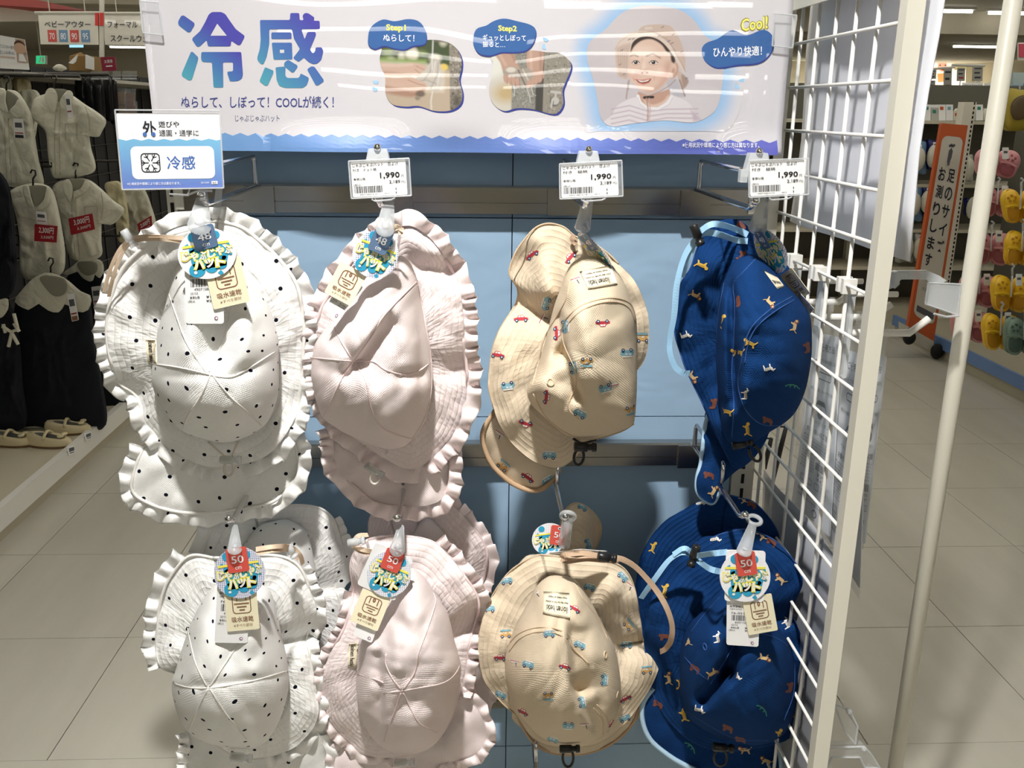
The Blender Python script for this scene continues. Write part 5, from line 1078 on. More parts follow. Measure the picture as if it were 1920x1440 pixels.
cr6 = relief('crown', CRW, (762, 1270), dome(-.242, .092, [(721, 1392, 717, 1234, 2.2, .022, 30), (740, 1190, 745, 1250, 16, -.010), (690, 1220, 690, 1340, 16, -.004), (790, 1310, 830, 1350, 18, .010), (752, 1312, 735, 1380, 12, .006), (800, 1230, 840, 1240, 24, -.006), (764, 1360, 800, 1390, 22, -.008), (722, 1130, 760, 1180, 14, .008)], crum=(16, 0.0030, 80)), C1, r, S6, 34, 170)
seams(S6, [[(671,1264),(700,1272),(719,1280)], [(720,1300),(754,1295),(784,1290),(830,1281),(852,1265),(862,1248)], [(756,1293),(778,1260),(784,1226),(800,1183),(817,1128),(812,1112)], [(752,1298),(736,1345),(720,1390)], [(756,1298),(784,1354),(810,1368),(830,1380)], [(752,1293),(734,1269),(722,1241),(724,1226)]], sm, cr6)
label_patch(S6, [(652,1250),(654,1208),(672,1206),(668,1253)], r, [('iloinen hetki', .04, .2, .96, .72)])
Yt = near(S6, qpx(715, 1090, 80, 130, 20)) - .003
barcode_tag([(690, 1110), (728, 1120), (697, 1206), (662, 1190)], [Yt, Yt, Yt - .006, Yt - .006], r, 'F6-0515'); care_tag(qpx(694, 1143, 56, 66, 22), [Yt - .003, Yt - .003, Yt - .009, Yt - .009], r)
c_ = Card(*[P(x, y, Yt - .004) for x, y in qpx(722, 1072, 78, 86, 24)]); c_.body('backing_tag', M_card, r, .0006, .004)
round_tag(qpx(730, 1076, 82, 88, 24), [Yt - .006] * 4, r); size_tag(qpx(736, 1051, 36, 40, 22), Yt - .009, r, '50', M_red)
hanger_tab(752, 985, 745, 1030, -.30, Yt - .011, 10, 30, r)
ribbon(P3([(726, 1036, Yt), (700, 1034, Yt), (672, 1028, -.262), (665, 1016, -.26), (672, 1005, -.26), (690, 1003, -.25)]), .006, M_strap, r, 'chin_strap'); ribbon(P3([(724, 1044, Yt), (700, 1040, Yt), (676, 1033, -.262), (660, 1022, -.26)]), .006, M_strap, r, 'chin_strap')
toggle(668, 1016, -12, -.272, r, M_frost, .022, .0055, True); toggle(758, 1430, 0, -.26, r, M_frost, .028, .0055, True)
HP2 = r
# ---------------------------------------------------------------- lower beige hat
S7 = Surf(); r = hat_root('beige car printed hat with red 50 cm tag, crown facing front, lower row', 1065, 1405)
C1, BR, FR = FAB['beige']; sm = M_seam['beige']
FL = [(965,1330),(985,1372),(1010,1400),(1045,1413),(1100,1412),(1150,1392),(1185,1358),(1200,1325),(1100,1250)]
relief('neck_flap', FL, (1080, 1350), sheet(-.195, .0, [], .004, 3), C1, r, S7, 12, 100); lay(S7, FL[:8], .0024, M_bind['beige'], r, 'flap_binding', .0002, 60)
BRM = [(1013,1040),(987,1050),(957,1070),(933,1100),(917,1130),(903,1167),(897,1200),(897,1227),(902,1257),(910,1280),(923,1297),(943,1320),(967,1340),(977,1353),(993,1378),(1012,1392),(1040,1400),(1093,1400),(1130,1390),(1160,1368),(1182,1345),(1207,1310),(1223,1283),(1235,1253),(1238,1223),(1233,1207),(1220,1202),(1206,1204),(1203,1180),(1198,1147),(1190,1103),(1177,1073),(1157,1057),(1127,1050),(1073,1046)]
bf = sheet(-.230, .022, [(1220, 1204, 1170, 1215, 16, .020), (1195, 1120, 1150, 1110, 30, -.010), (1210, 1260, 1180, 1290, 24, -.010), (910, 1150, 930, 1260, 26, -.008)], .006, 3, 2)
relief('brim', BRM, (1065, 1225), bf, BR, r, S7, 28, 190); lay(S7, BRM + [BRM[0]], .001, sm, r, 'brim_hem', .0001, 180)
CRW = [(1050,1080),(1027,1083),(1007,1100),(993,1127),(970,1167),(957,1200),(948,1233),(948,1270),(955,1303),(963,1323),(985,1353),(1012,1380),(1040,1394),(1073,1397),(1110,1390),(1137,1373),(1155,1345),(1163,1313),(1163,1270),(1153,1217),(1133,1177),(1107,1127),(1080,1090)]
cr7 = relief('crown', CRW, (1050, 1255), dome(-.245, .095, [(1066, 1190, 1074, 1288, 2.5, .026, 44), (1074, 1290, 1112, 1372, 2.5, .024, 36), (1085, 1180, 1110, 1250, 16, -.006), (1025, 1250, 1040, 1340, 34, -.010), (1125, 1250, 1128, 1320, 12, .008), (960, 1200, 1030, 1178, 8, -.003), (1068, 1120, 1070, 1170, 12, .008)], crum=(17, 0.0030, 85)), C1, r, S7, 36, 180)
seams(S7, [[(952,1213),(970,1190),(1003,1177),(1040,1178),(1067,1192),(1070,1212),(1092,1232),(1104,1245)], [(955,1222),(974,1198),(1005,1185),(1040,1186),(1064,1198)], [(1008,1102),(1022,1086),(1055,1082),(1078,1095),(1090,1118),(1120,1160),(1140,1200)], [(1118,1320),(1138,1345),(1140,1372)], [(1112,1326),(1130,1350),(1130,1376)]], sm, cr7)
eyelet(S7, 1135, 1228, .0042, sm, r); eyelet(S7, 1158, 1303, .0042, sm, r)
label_patch(S7, [(1019,1109),(1068,1112),(1069,1161),(1018,1151)], r, [('iloinen hetki', .12, .55, .92, .82), ('your day be full of smiles', .1, .34, .95, .46), ('must make us happy', .18, .14, .9, .26)])
for k, x, y, a in (('blue',950,1090,-8),('blue',917,1142,0),('yellow',948,1190,-4),('red',938,1233,2),('boat',1003,1112,-30),('blue',1167,1082,48),('boat',1182,1097,30),('blue',1105,1102,15),('red',1078,1141,30),('blue',1030,1189,0),('blue',1087,1210,25),('blue',1175,1210,0),('red',1060,1250,15),('blue',990,1247,18),('boat',965,1240,5),('yellow',1177,1173,50),('blue',1132,1275,95),('yellow',1213,1258,-5),('yellow',1028,1304,180),('blue',1090,1317,80),('red',980,1335,25),('red',1173,1310,-28),('blue',1066,1360,182),('boat',1096,1358,-8),('blue',1172,1348,-20),('red',1148,1356,-50),('blue',1036,1390,20),('blue',938,1304,25)): motif(S7, k, x, y, a, cr7, .80)
Yt = near(S7, qpx(1040, 1060, 60, 60, 0), .004)
round_tag([(995, 985), (1060, 978), (1064, 1034), (1000, 1045)], -.262, r); size_tag([(1034, 984), (1066, 988), (1060, 1024), (1030, 1020)], -.266, r, '50', M_red)
barcode_tag([(1030, 1036), (1090, 1030), (1142, 1034), (1030, 1040)], [-.27, -.28, -.24, -.25], r, 'F6-0515')
hanger_tab(1064, 975, 1058, 1022, -.305, -.278, 20, 24, r, True)
ribbon(P3([(1054, 1046, -.28), (1060, 1040, -.285), (1090, 1037, -.285), (1120, 1042, -.28), (1138, 1046, -.275), (1165, 1048, -.27), (1190, 1062, -.27), (1212, 1084, -.275), (1233, 1110, -.28), (1250, 1140, -.285), (1260, 1172, -.285), (1258, 1200, -.28), (1248, 1216, -.26), (1238, 1222, -.235)]), .0075, M_strapt, r, 'chin_strap', 90)
ribbon(P3([(1052, 1048, -.27), (1065, 1052, -.275), (1100, 1048, -.275), (1130, 1050, -.27), (1160, 1052, -.26)]), .007, M_strapt, r, 'chin_strap', 40)
toggle(1138, 1045, 10, -.287, r, M_black, .024, .0062); toggle(1068, 1404, 0, -.268, r, M_black, .028, .0055); loop(1065, 1404, 10, 17, 0, -.268, r, M_black, .0019)
HB2 = r
# ---------------------------------------------------------------- lower navy hat
S8 = Surf(); r = hat_root('navy animal printed hat with red 50 cm tag in the lower row by the mesh', 1370, 1440)
C1, BR, FR = FAB['navy']; sm = M_seam['navy']
FL = [(1225,1290),(1208,1312),(1203,1335),(1208,1365),(1222,1390),(1245,1410),(1272,1428),(1310,1446),(1370,1465),(1455,1462),(1462,1410),(1440,1340),(1340,1280)]
relief('neck_flap', FL, (1330, 1380), sheet(-.195, .0, [], .006, 3), C1, r, S8, 14, 120); lay(S8, FL[:12], .0038, M_bind['navy'], r, 'flap_binding', .0002, 80)
BRM = [(1393,992),(1347,1003),(1303,1027),(1273,1047),(1243,1080),(1223,1120),(1213,1160),(1208,1200),(1212,1235),(1222,1262),(1220,1290),(1245,1340),(1290,1385),(1350,1408),(1413,1402),(1460,1393),(1487,1380),(1507,1357),(1517,1330),(1521,1293),(1516,1243),(1503,1193),(1489,1162),(1484,1148),(1493,1122),(1505,1095),(1500,1070),(1480,1040),(1445,1008)]
bf = sheet(-.228, .022, [(1484, 1150, 1450, 1160, 18, .022), (1470, 1060, 1500, 1090, 26, -.008), (1230, 1130, 1250, 1220, 26, -.008), (1500, 1240, 1510, 1320, 20, -.006)], .006, 3, 0)
relief('brim', BRM, (1370, 1215), bf, BR, r, S8, 28, 190); lay(S8, BRM + [BRM[0]], .0009, sm, r, 'brim_hem', .0001, 160)
CRW = [(1370,1100),(1345,1115),(1320,1145),(1293,1173),(1280,1207),(1275,1243),(1275,1280),(1277,1313),(1287,1340),(1310,1362),(1347,1382),(1410,1397),(1453,1388),(1480,1362),(1493,1310),(1493,1260),(1480,1210),(1460,1177),(1445,1135),(1420,1108)]
cr8 = relief('crown', CRW, (1385, 1265), dome(-.243, .095, [(1374, 1213, 1362, 1260, 14, .030), (1362, 1262, 1318, 1312, 15, .030), (1330, 1200, 1350, 1230, 18, -.008), (1430, 1230, 1420, 1330, 36, -.006), (1300, 1330, 1330, 1340, 18, -.006), (1480, 1250, 1478, 1330, 12, .008)], crum=(18, 0.0030, 85)), C1, r, S8, 36, 180)
seams(S8, [[(1284,1232),(1310,1262),(1328,1275)], [(1374,1212),(1400,1194),(1430,1188),(1466,1202),(1476,1212)], [(1350,1120),(1318,1155),(1296,1185)], [(1292,1335),(1330,1360),(1380,1385),(1440,1388)], [(1490,1240),(1488,1300),(1470,1350)], [(1376,1210),(1358,1240),(1332,1282)]], sm, cr8, rad=.0008)
eyelet(S8, 1322, 1213, .004, sm, r)
for k, x, y, a in (('zebra',1339,1010,170),('lion',1427,1003,60),('bear',1447,1017,35),('lion',1463,1087,40),('tiger',1245,1107,100),('zebra',1345,1197,80),('lion',1288,1200,70),('zebra',1475,1170,60),('lion',1433,1233,190),('zebra',1378,1268,180),('lion',1335,1262,150),('bear',1303,1255,30),('bear',1247,1195,0),('lion',1253,1273,80),('tiger',1274,1283,90),('bear',1480,1290,100),('zebra',1310,1330,190),('croc',1428,1333,35),('lion',1500,1343,-15),('bear',1365,1367,20),('tiger',1281,1342,70),('bear',1234,1322,30),('tiger',1460,1380,90),('bear',1389,1389,10),('lion',1397,1407,0),('croc',1293,1403,35),('lion',1437,1428,20)): motif(S8, k, x, y, a, cr8, .86)
Yt = near(S8, qpx(1396, 1125, 90, 184, 0)) - .003
barcode_tag([(1363, 1115), (1426, 1118), (1422, 1213), (1362, 1209)], Yt - .001, r, 'F6-0515'); care_tag(qpx(1425, 1152, 56, 70, -10), Yt - .0035, r)
c_ = Card(*[P(x, y, Yt - .004) for x, y in qpx(1397, 1080, 74, 96, 2)]); c_.body('backing_tag', M_card, r, .0006, .004)
round_tag(qpx(1397, 1081, 95, 95, 0), Yt - .006, r); size_tag(qpx(1399, 1057, 38, 44, -8), Yt - .009, r, '50', M_red); hanger_tab(1412, 982, 1395, 1034, -.305, Yt - .011, 14, 28, r, True)
ribbon(P3([(1364, 1035, Yt), (1335, 1038, Yt), (1302, 1042, -.262), (1280, 1036, -.26), (1255, 1050, -.252), (1228, 1085, -.242), (1202, 1122, -.225)]), .0072, M_strapb, r, 'chin_strap', 60)
ribbon(P3([(1352, 1072, Yt), (1330, 1066, Yt), (1306, 1048, -.262), (1285, 1028, -.262), (1262, 1040, -.255)]), .0072, M_strapb, r, 'chin_strap', 40)
toggle(1301, 1042, 102, -.268, r, M_black, .030, .0058); toggle(1356, 1402, 8, -.266, r, M_black, .030, .006); loop(1352, 1404, 12, 16, 4, -.266, r, M_black, .0019)
HN2 = r
TAGS = ('barcode_tag', 'care_tag', 'round_tag', 'size_tag', 'backing_tag', 'hanging_tab', 'chin_strap', 'cord_lock')
# ---------------------------------------------------------------- further hats waiting behind the front ones on the lower hooks
for src, lab, off in ((HW2, 'second white dotted hat tucked behind the lower dotted hat with 50 cm tag', (.034, .09, .042)), (HP2, 'second pale pink hat tucked behind the lower pink hat', (.016, .09, .034)), (HN2, 'second navy animal hat tucked behind the lower navy hat', (-.004, .09, .030))):
    c = copy_tree(src, None, off, TAGS); c['label'] = lab; c.scale = (.97, .35, .97)
c = copy_tree(HB2, None, (-.01, .0, -.445), TAGS); c['label'] = 'beige car hat on the lowest hook, mostly below the picture edge'
S9 = Surf(); r = hat_root('second beige car hat tucked behind the lower one, a rolled brim lobe showing', 1070, 1390, -.13); C1, BR, FR = FAB['beige']
relief('brim', [(1048,1010),(1054,968),(1070,946),(1088,944),(1108,956),(1124,976),(1128,996),(1118,1030),(1106,1056),(1160,1080),(1200,1140),(1210,1250),(1170,1350),(1080,1385),(980,1350),(930,1270),(925,1180),(950,1100),(985,1045),(1025,1040)], (1070, 1120), sheet(-.135, .02, [(1120, 960, 1115, 1030, 12, .02)], .004, 3), BR, r, S9, 26, 170)
cr9 = relief('crown', [(1060,1100),(1000,1140),(960,1220),(970,1310),(1020,1370),(1090,1380),(1150,1330),(1160,1230),(1120,1140)], (1060, 1240), dome(-.138, .03), C1, r, S9, 16, 90)
lay(S9, [(1048,1010),(1054,968),(1070,946),(1088,944),(1108,956),(1124,976),(1128,996),(1118,1030)], .001, M_seam['beige'], r, 'brim_hem', .0001, 40)
for k, x, y, a in (('blue',1102,1020,75),('blue',1092,952,30)): motif(S9, k, x, y, a, cr9, .72)
# ================================================================== the clothes gondola along the other aisle
def cbox(par, name, x0, y0, x1, y1, Y, dep, m):
    """upright box whose front face fills the given picture rectangle at distance Y"""
    return MB().prism([P(x0, y0, Y), P(x1, y0, Y), P(x1, y1, Y), P(x0, y1, Y)], (0, dep, 0)).build(name, m, par)
M_dkp = mat('dark_mesh_back', (.015, .015, .016), .8); M_wire = mat('dark_wire', (.06, .055, .05), .35, metal=.8)
M_shirt = mat('shirt_cotton', srgb(226, 224, 208), .9, var=.03); M_shirt2 = mat('blouse_cotton', srgb(216, 214, 196), .9, var=.03); M_cream2 = mat('cream_cotton', srgb(214, 204, 168), .9, var=.04)
M_nv = mat('navy_dress', (.006, .008, .014), .9); M_hang = mat('hanger_plastic', srgb(200, 196, 184), .4); M_tagr = mat('tag_red', srgb(160, 28, 40), .5)
def _wrinkle(m, sc=22., d=.02):
    k = NT(m); b = m.node_tree.nodes['Principled BSDF']; g = k.n('ShaderNodeNewGeometry'); n = k.n('ShaderNodeTexNoise', i_Scale=sc, i_Detail=2., i_Distortion=.8); k.l(g.outputs['Position'], n.inputs['Vector'])
    bp = k.n('ShaderNodeBump'); bp.inputs['Strength'].default_value = .6; bp.inputs['Distance'].default_value = d; k.l(n.outputs['Fac'], bp.inputs['Height']); k.l(bp.outputs[0], b.inputs['Normal'])
for m in (M_shirt, M_shirt2, M_cream2): _wrinkle(m)
M_stl = mat('stitch_grey', srgb(190, 187, 172), .9)
M_neck_shade = mat('neck_shade_grey', srgb(150, 148, 134), .9)  # darker grey stands in for the shade inside the neck openings
g = root('clothes_gondola', 'clothes gondola with a white base deck across the aisle', 'gondola', (-1.75, 3.2, 0))
MB().box((-2.05, 1.0, .0), (-1.455, 6.2, .105)).build('base_deck', mat('deck_beige', srgb(206, 198, 176), .5), g)
MB().box((-1.455, 1.0, .05), (-1.430, 6.2, .12)).build('deck_edge', M_white, g)
MB().box((-2.0, 1.3, .105), (-1.97, 6.2, 1.47)).build('back_board', M_dkp, g)
gw = MB()
for i in range(30): gw.box((-1.968, 1.35 + i * .16, .12), (-1.962, 1.355 + i * .16, 1.46))
for i in range(9): gw.box((-1.968, 1.3, .2 + i * .15), (-1.962, 6.2, .205 + i * .15))
tag(gw.build('back_grid', M_wire, g), kind='stuff')
MB().box((-2.0, 2.35, 1.405), (-1.66, 6.2, 1.42)).build('top_shelf', mat('shelf_grey', srgb(176, 172, 160), .5), g)
for x, y, Y in ((0, 140, 2.3), (70, 142, 2.45), (130, 139, 2.7), (190, 143, 3.0)):
    p = P(x, y, Y); MB().tube([(-1.97, p[1], p[2]), (p[0] + .16, p[1], p[2])], .006, 8).build('hang_rail', M_wire, g)
# face-out arms with hooks
for x0, x1, y, Y in ((30, 98, 312, 2.28), (105, 160, 303, 2.36), (180, 225, 302, 2.5), (32, 102, 484, 2.15), (108, 170, 460, 2.3), (165, 225, 442, 2.5)):
    a, b = P(x0, y, Y), P(x1, y, Y); d = MB(); d.tube([(-1.965, a[1], a[2]), a, b, b + np.array([0, 0, .016])], .0052, 8); d.build('face_out_arm', M_wire, g)
def garment(lab, cat, outline, c, Y, B, m, grp, extra=(), dents=()):
    r = root(cat.replace(' ', '_'), lab, cat, tuple(P(c[0], max(p[1] for p in outline), Y)), grp)
    R_ = random.Random(int(c[0] * 7 + c[1])); S_ = Surf(); relief('bodice' if cat == 'dress' else 'body', outline, c, dome(Y, B * .6, tuple(dents) + tuple((c[0] + R_.uniform(-34, 34), c[1] + R_.uniform(-50, 20), c[0] + R_.uniform(-40, 40), c[1] + R_.uniform(30, 110), R_.uniform(3, 6), R_.uniform(-.018, .018)) for _ in range(9)), 9, 3, (int(c[0]), .006, 46)), m, r, S_, 20, 90, .012)
    for nm, ol, cc, dy, bb, mm in extra: relief(nm, ol, cc, dome(Y + dy * .75, bb * .5, (), 5, 2.5), mm, r, S_, 6, 40, .004)
    return r, S_
def hanger(r, x, y, Y, h=22):
    MB().tube([P(x + dx, y + dy, Y) for dx, dy in ((0, 0), (0, -h * .5), (5, -h * .75), (4, -h), (-2, -h * 1.05), (-5, -h * .85))], .0032, 6).build('hanger_hook', M_wire, r, True)
def red_tag(q, Y, a, b, r):
    c = Card(*[P(x, y, Y) for x, y in q]); c.step = .001; c.body('price_flag', M_tagr, r, .001, .002); c.text(a, .2, .12, .85, .52, M_w, 2, .01); c.text(b, .3, .62, .85, .82, M_w, 2); c.finish()
def small_tag(q, Y, r, ms=(M_card,)):
    c = Card(*[P(x, y, Y) for x, y in q]); c.step = .001; c.body('swing_tag', M_card, r, .001, .003); c.rect(.15, .2, .85, .45, M_grime, 2); c.rect(.1, .7, .9, .75, M_tagr, 2); c.rect(.1, .82, .9, .98, ms[0], 2); c.finish(None, 'print')
GS = 'children\'s white shirts on the clothes gondola'
r, S_ = garment('short sleeved white shirt with a pointed collar, highest on the clothes gondola', 'shirt', [(64,186),(85,176),(100,172),(128,176),(158,196),(180,210),(197,226),(190,245),(181,258),(166,246),(168,275),(177,318),(150,331),(118,334),(98,330),(90,290),(86,250),(72,232),(58,218)], (124, 250), 2.30, .05, M_shirt, GS, (('neck_hole', [(101, 167), (127, 170), (120, 186), (112, 192), (106, 184)], (113.2, 179.8), -.048, .004, M_neck_shade),('collar', [(88, 168), (100, 166), (108, 184), (100, 212), (84, 186)], (96.0, 183.2), -.062, .012, M_shirt),('collar', [(126, 170), (136, 176), (132, 196), (118, 206), (112, 190)], (124.8, 187.6), -.062, .012, M_shirt),), [(108, 200, 112, 320, 4, .004)])
hanger(r, 101, 170, 2.28, 28); small_tag([(121, 176), (131, 177), (137, 220), (128, 222)], 2.21, r)
for l in ([(113,205),(111,260),(113,328)], [(104,214),(102,260),(104,328)], [(160,200),(167,222),(168,246)], [(122,232),(144,231)], [(122,232),(123,264)], [(144,231),(145,262)]): lay(S_, l, .0014, M_stl, r, 'stitch_line', .001, 24)
MB().ball(P(110, 250, 2.243), .004).ball(P(109, 285, 2.243), .004).build('button', M_hang, r)
r, S_ = garment('white blouse with a round collar and a black swing tag on the clothes gondola', 'shirt', [(-10,172),(10,168),(30,172),(44,190),(56,215),(62,250),(70,300),(80,345),(60,352),(20,350),(-10,340),(-20,260)], (25, 250), 2.22, .05, M_shirt, GS, (('neck_hole', [(10, 170), (34, 184), (26, 198), (14, 206)], (21.0, 189.5), -.048, .004, M_neck_shade),('collar', [(0, 172), (10, 170), (10, 190), (14, 212), (-4, 200)], (6.0, 188.8), -.062, .012, M_shirt),('collar', [(34, 186), (44, 192), (46, 212), (30, 222), (18, 208), (28, 196)], (33.3, 202.7), -.062, .012, M_shirt),))
small_tag([(25, 222), (43, 223), (47, 260), (27, 259)], 2.14, r, (M_dk,)); hanger(r, 12, 170, 2.2, 26)
for l in ([(16,222),(18,280),(22,346)], [(8,222),(10,280),(13,342)]): lay(S_, l, .0014, M_stl, r, 'stitch_line', .001, 24)
r, S_ = garment('white shirt shoulder peeking between the two highest shirts', 'shirt', [(38,172),(50,168),(66,170),(74,185),(70,215),(62,260),(52,220),(44,196)], (57, 205), 2.44, .03, M_shirt2, GS)
r, S_ = garment('white ruffle collar blouse with the 2,300 yen red flag', 'shirt', [(18,360),(50,345),(80,346),(98,362),(112,420),(120,480),(112,515),(70,522),(40,516),(36,440),(26,390)], (72, 440), 2.14, .05, M_shirt, GS, (('neck_hole', [(54, 350), (86, 350), (82, 372), (68, 386), (60, 372)], (70.0, 366.0), -.048, .004, M_neck_shade),('collar', [(42, 352), (52, 348), (58, 372), (64, 394), (50, 380)], (53.2, 369.2), -.062, .012, M_shirt),('collar', [(88, 352), (94, 360), (90, 384), (72, 396), (70, 388), (82, 374)], (82.7, 375.7), -.062, .012, M_shirt),))
hanger(r, 62, 350, 2.12, 30); small_tag([(67, 396), (86, 398), (89, 422), (69, 420)], 2.065, r); red_tag([(65, 420), (108, 424), (106, 455), (64, 452)], 2.055, '2,300円', '2,530円', r)
r, S_ = garment('white short sleeved shirt with the tilted 3,000 yen red flag', 'shirt', [(98,352),(124,336),(160,336),(185,352),(210,376),(231,392),(222,410),(206,422),(190,412),(188,450),(188,480),(160,490),(130,480),(118,430),(108,395)], (150, 415), 2.30, .05, M_shirt, GS, (('neck_hole', [(130, 337), (158, 337), (152, 350), (138, 358)], (144.5, 345.5), -.048, .004, M_neck_shade),('collar', [(118, 342), (128, 336), (136, 354), (132, 380), (120, 362)], (126.8, 354.8), -.062, .012, M_shirt),('collar', [(160, 338), (168, 346), (160, 360), (140, 372), (138, 360), (152, 352)], (153.0, 354.7), -.062, .012, M_shirt),))
hanger(r, 142, 335, 2.28, 28)
for l in ([(142,370),(144,430),(150,486)], [(134,382),(136,430),(142,486)], [(190,360),(193,385),(190,410)], [(158,388),(182,386)], [(158,388),(160,408)], [(182,386),(183,406)]): lay(S_, l, .0014, M_stl, r, 'stitch_line', .001, 24)
red_tag([(128, 410), (173, 400), (178, 430), (133, 441)], 2.215, '3,000円', '3,300円', r)
r, S_ = garment('cream cardigan hanging behind the tilted red flag', 'cardigan', [(196,350),(210,340),(226,345),(236,380),(240,440),(222,452),(214,400)], (220, 395), 2.55, .04, M_cream2, 'knitwear on the clothes gondola')
r, S_ = garment('white shirt half hidden beside the dotted hat strap', 'shirt', [(222,352),(240,338),(262,345),(280,380),(292,440),(250,450),(232,440),(230,400)], (255, 400), 2.65, .04, M_shirt2, GS); red_tag([(257, 420), (284, 404), (286, 430), (262, 442)], 2.585, '2,000円', '2,200円', r)
for ol, c, Y, lab, m in (([(-12,148),(14,146),(20,160),(16,178),(0,176),(-12,172)], (4, 162), 2.5, 'white garment folded over the rail at the picture edge', M_shirt2), ([(24,148),(48,146),(56,160),(54,180),(40,178),(26,170)], (40, 162), 2.6, 'cream garment hanging behind the highest white shirt', M_cream2)): garment(lab, 'shirt', ol, c, Y, .03, m, GS)
GD = 'navy dresses on the clothes gondola'
r, S_ = garment('navy dress with a broad scalloped white collar and a brown swing tag', 'dress', [(30,560),(60,535),(95,525),(130,535),(165,565),(176,640),(190,720),(196,800),(140,806),(70,800),(20,790),(22,680)], (100, 660), 2.10, .06, M_nv, GD, (('neck_hole', [(75,520),(118,522),(124,545),(108,556),(92,548)], (100, 536), -.085, .004, M_neck_shade), ('collar', [(28,566),(44,540),(70,516),(96,512),(124,524),(150,546),(170,556),(166,580),(150,586),(136,578),(122,570),(112,585),(94,584),(76,572),(56,560),(58,582)], (108, 548), -.065, .015, M_shirt),))
hanger(r, 95, 515, 2.08, 30); small_tag([(125, 552), (139, 550), (148, 600), (135, 603)], 2.005, r, (M_brn,))
r, S_ = garment('navy dress with a round white collar behind the scalloped one', 'dress', [(126,520),(150,500),(185,500),(215,525),(228,600),(240,700),(236,780),(180,790),(140,700),(130,600)], (185, 640), 2.42, .06, M_nv, GD, (('neck_hole', [(146,492),(178,492),(180,510),(164,517),(150,508)], (164, 502), -.085, .004, M_neck_shade), ('collar', [(118,512),(134,500),(150,488),(172,485),(190,490),(194,508),(186,522),(178,514),(172,528),(156,522),(142,508),(128,516)], (165, 502), -.065, .015, M_shirt),))
hanger(r, 162, 488, 2.4, 26); small_tag([(171, 538), (188, 536), (190, 575), (176, 576)], 2.34, r)
r, S_ = garment('navy sailor dress with white bow trim at the picture edge', 'dress', [(-40,580),(-10,565),(20,580),(34,640),(40,720),(46,800),(0,806),(-50,800)], (0, 690), 1.98, .05, M_nv, GD, (('collar', [(-14,566),(4,560),(14,562),(14,580),(2,596),(-12,592)], (0, 578), -.06, .012, M_shirt),))
t = MB()
for l in ([(4, 612), (20, 622), (34, 618)], [(6, 608), (10, 624)], [(26, 588), (34, 620)], [(22, 624), (16, 650)], [(22, 624), (34, 646)], [(26, 606), (36, 622)]): t.tube([P(x, y, 1.905) for x, y in l], .006, 6)
t.build('white_bow', M_shirt, r)
for x, Y, lab in ((60, 2.75, 'black skirt hanging low behind the scalloped collar dress'), (150, 2.95, 'black skirt hanging low at the far end of the gondola'), (215, 3.1, 'black ruffled skirt nearest the dotted hats')): garment(lab, 'skirt', [(x-60,590),(x,575),(x+40,590),(x+50,700),(x+40,745),(x-10,755),(x-60,750)], (x, 670), Y, .05, M_nv, 'dark skirts on the clothes gondola')
garment('black trousers hanging at the picture edge', 'trousers', [(-30,330),(10,340),(24,420),(28,520),(10,560),(-30,560)], (0, 450), 1.95, .04, M_nv, None)
# packed dark socks and brown packs on upper hooks
M_blkbag = mat('black_glossy_pack', (.012, .012, .014), .18); M_brp = mat('brown_pack', srgb(150, 116, 74), .5); M_orp = mat('brown_dark_pack', srgb(120, 70, 40), .5)
for i, (x0, x1, y1, Y) in enumerate(((141, 157, 190, 2.9), (158, 174, 202, 2.85), (175, 190, 226, 2.8), (192, 206, 222, 2.9), (203, 215, 228, 2.95))):
    r = root('stocking_pack', ('first', 'second', 'third', 'fourth', 'last')[i] + ' black stocking pack from the white shirt towards the poster, hung on the upper rail', 'pack', tuple(P(x0, y1, Y)), 'black stocking packs on the upper rail')
    S_ = Surf(); relief('pack', [(x0, 146), (x1, 148), (x1 + 4, 180), (x1 + 5, y1), (x0 + 4, y1), (x0 + 1, 180)], ((x0 + x1) / 2 + 2, 180), dome(Y, .012, ()), M_blkbag, r, S_, 6, 40, .012); MB().tube([P((x0 + x1) / 2, 148, Y), P((x0 + x1) / 2, 140, Y)], .003, 6).build('hang_loop', M_clear, r)
for x0, y0, m, lab in ((217, 172, M_brp, 'tan hair clip pack hanging above the blue hook sign, nearer the black stockings'), (235, 174, M_orp, 'dark brown hair clip pack hanging nearest the poster edge'), (219, 198, M_brp, 'lower tan hair clip pack above the blue hook sign'), (238, 198, M_orp, 'lower dark brown hair clip pack above the blue hook sign')):
    r = root('hair_clip_pack', lab, 'pack', tuple(P(x0, y0 + 26, 3.0)), 'brown packs by the poster edge'); cbox(r, 'card', x0, y0, x0 + 16, y0 + 24, 3.0, .01, m); cbox(r, 'clear_cover', x0 - 2, y0 - 8, x0 + 18, y0 + 26, 2.985, .012, M_clear)
for i, x in enumerate((178, 195, 218, 236, 248)):
    r = root('label_holder', ('first', 'second', 'third', 'fourth', 'last')[i] + ' clear label holder from the white shirt towards the poster', 'label holder', tuple(P(x, 148, 2.7)), 'clear label holders on the upper rail'); cbox(r, 'pocket', x - 7, 133, x + 8, 148, 2.7, .004, M_clear); MB().tube([P(x - 7, 148, 2.7), P(x + 8, 148, 2.7)], .003, 6).build('rim', MAT['clear_edge'], r)
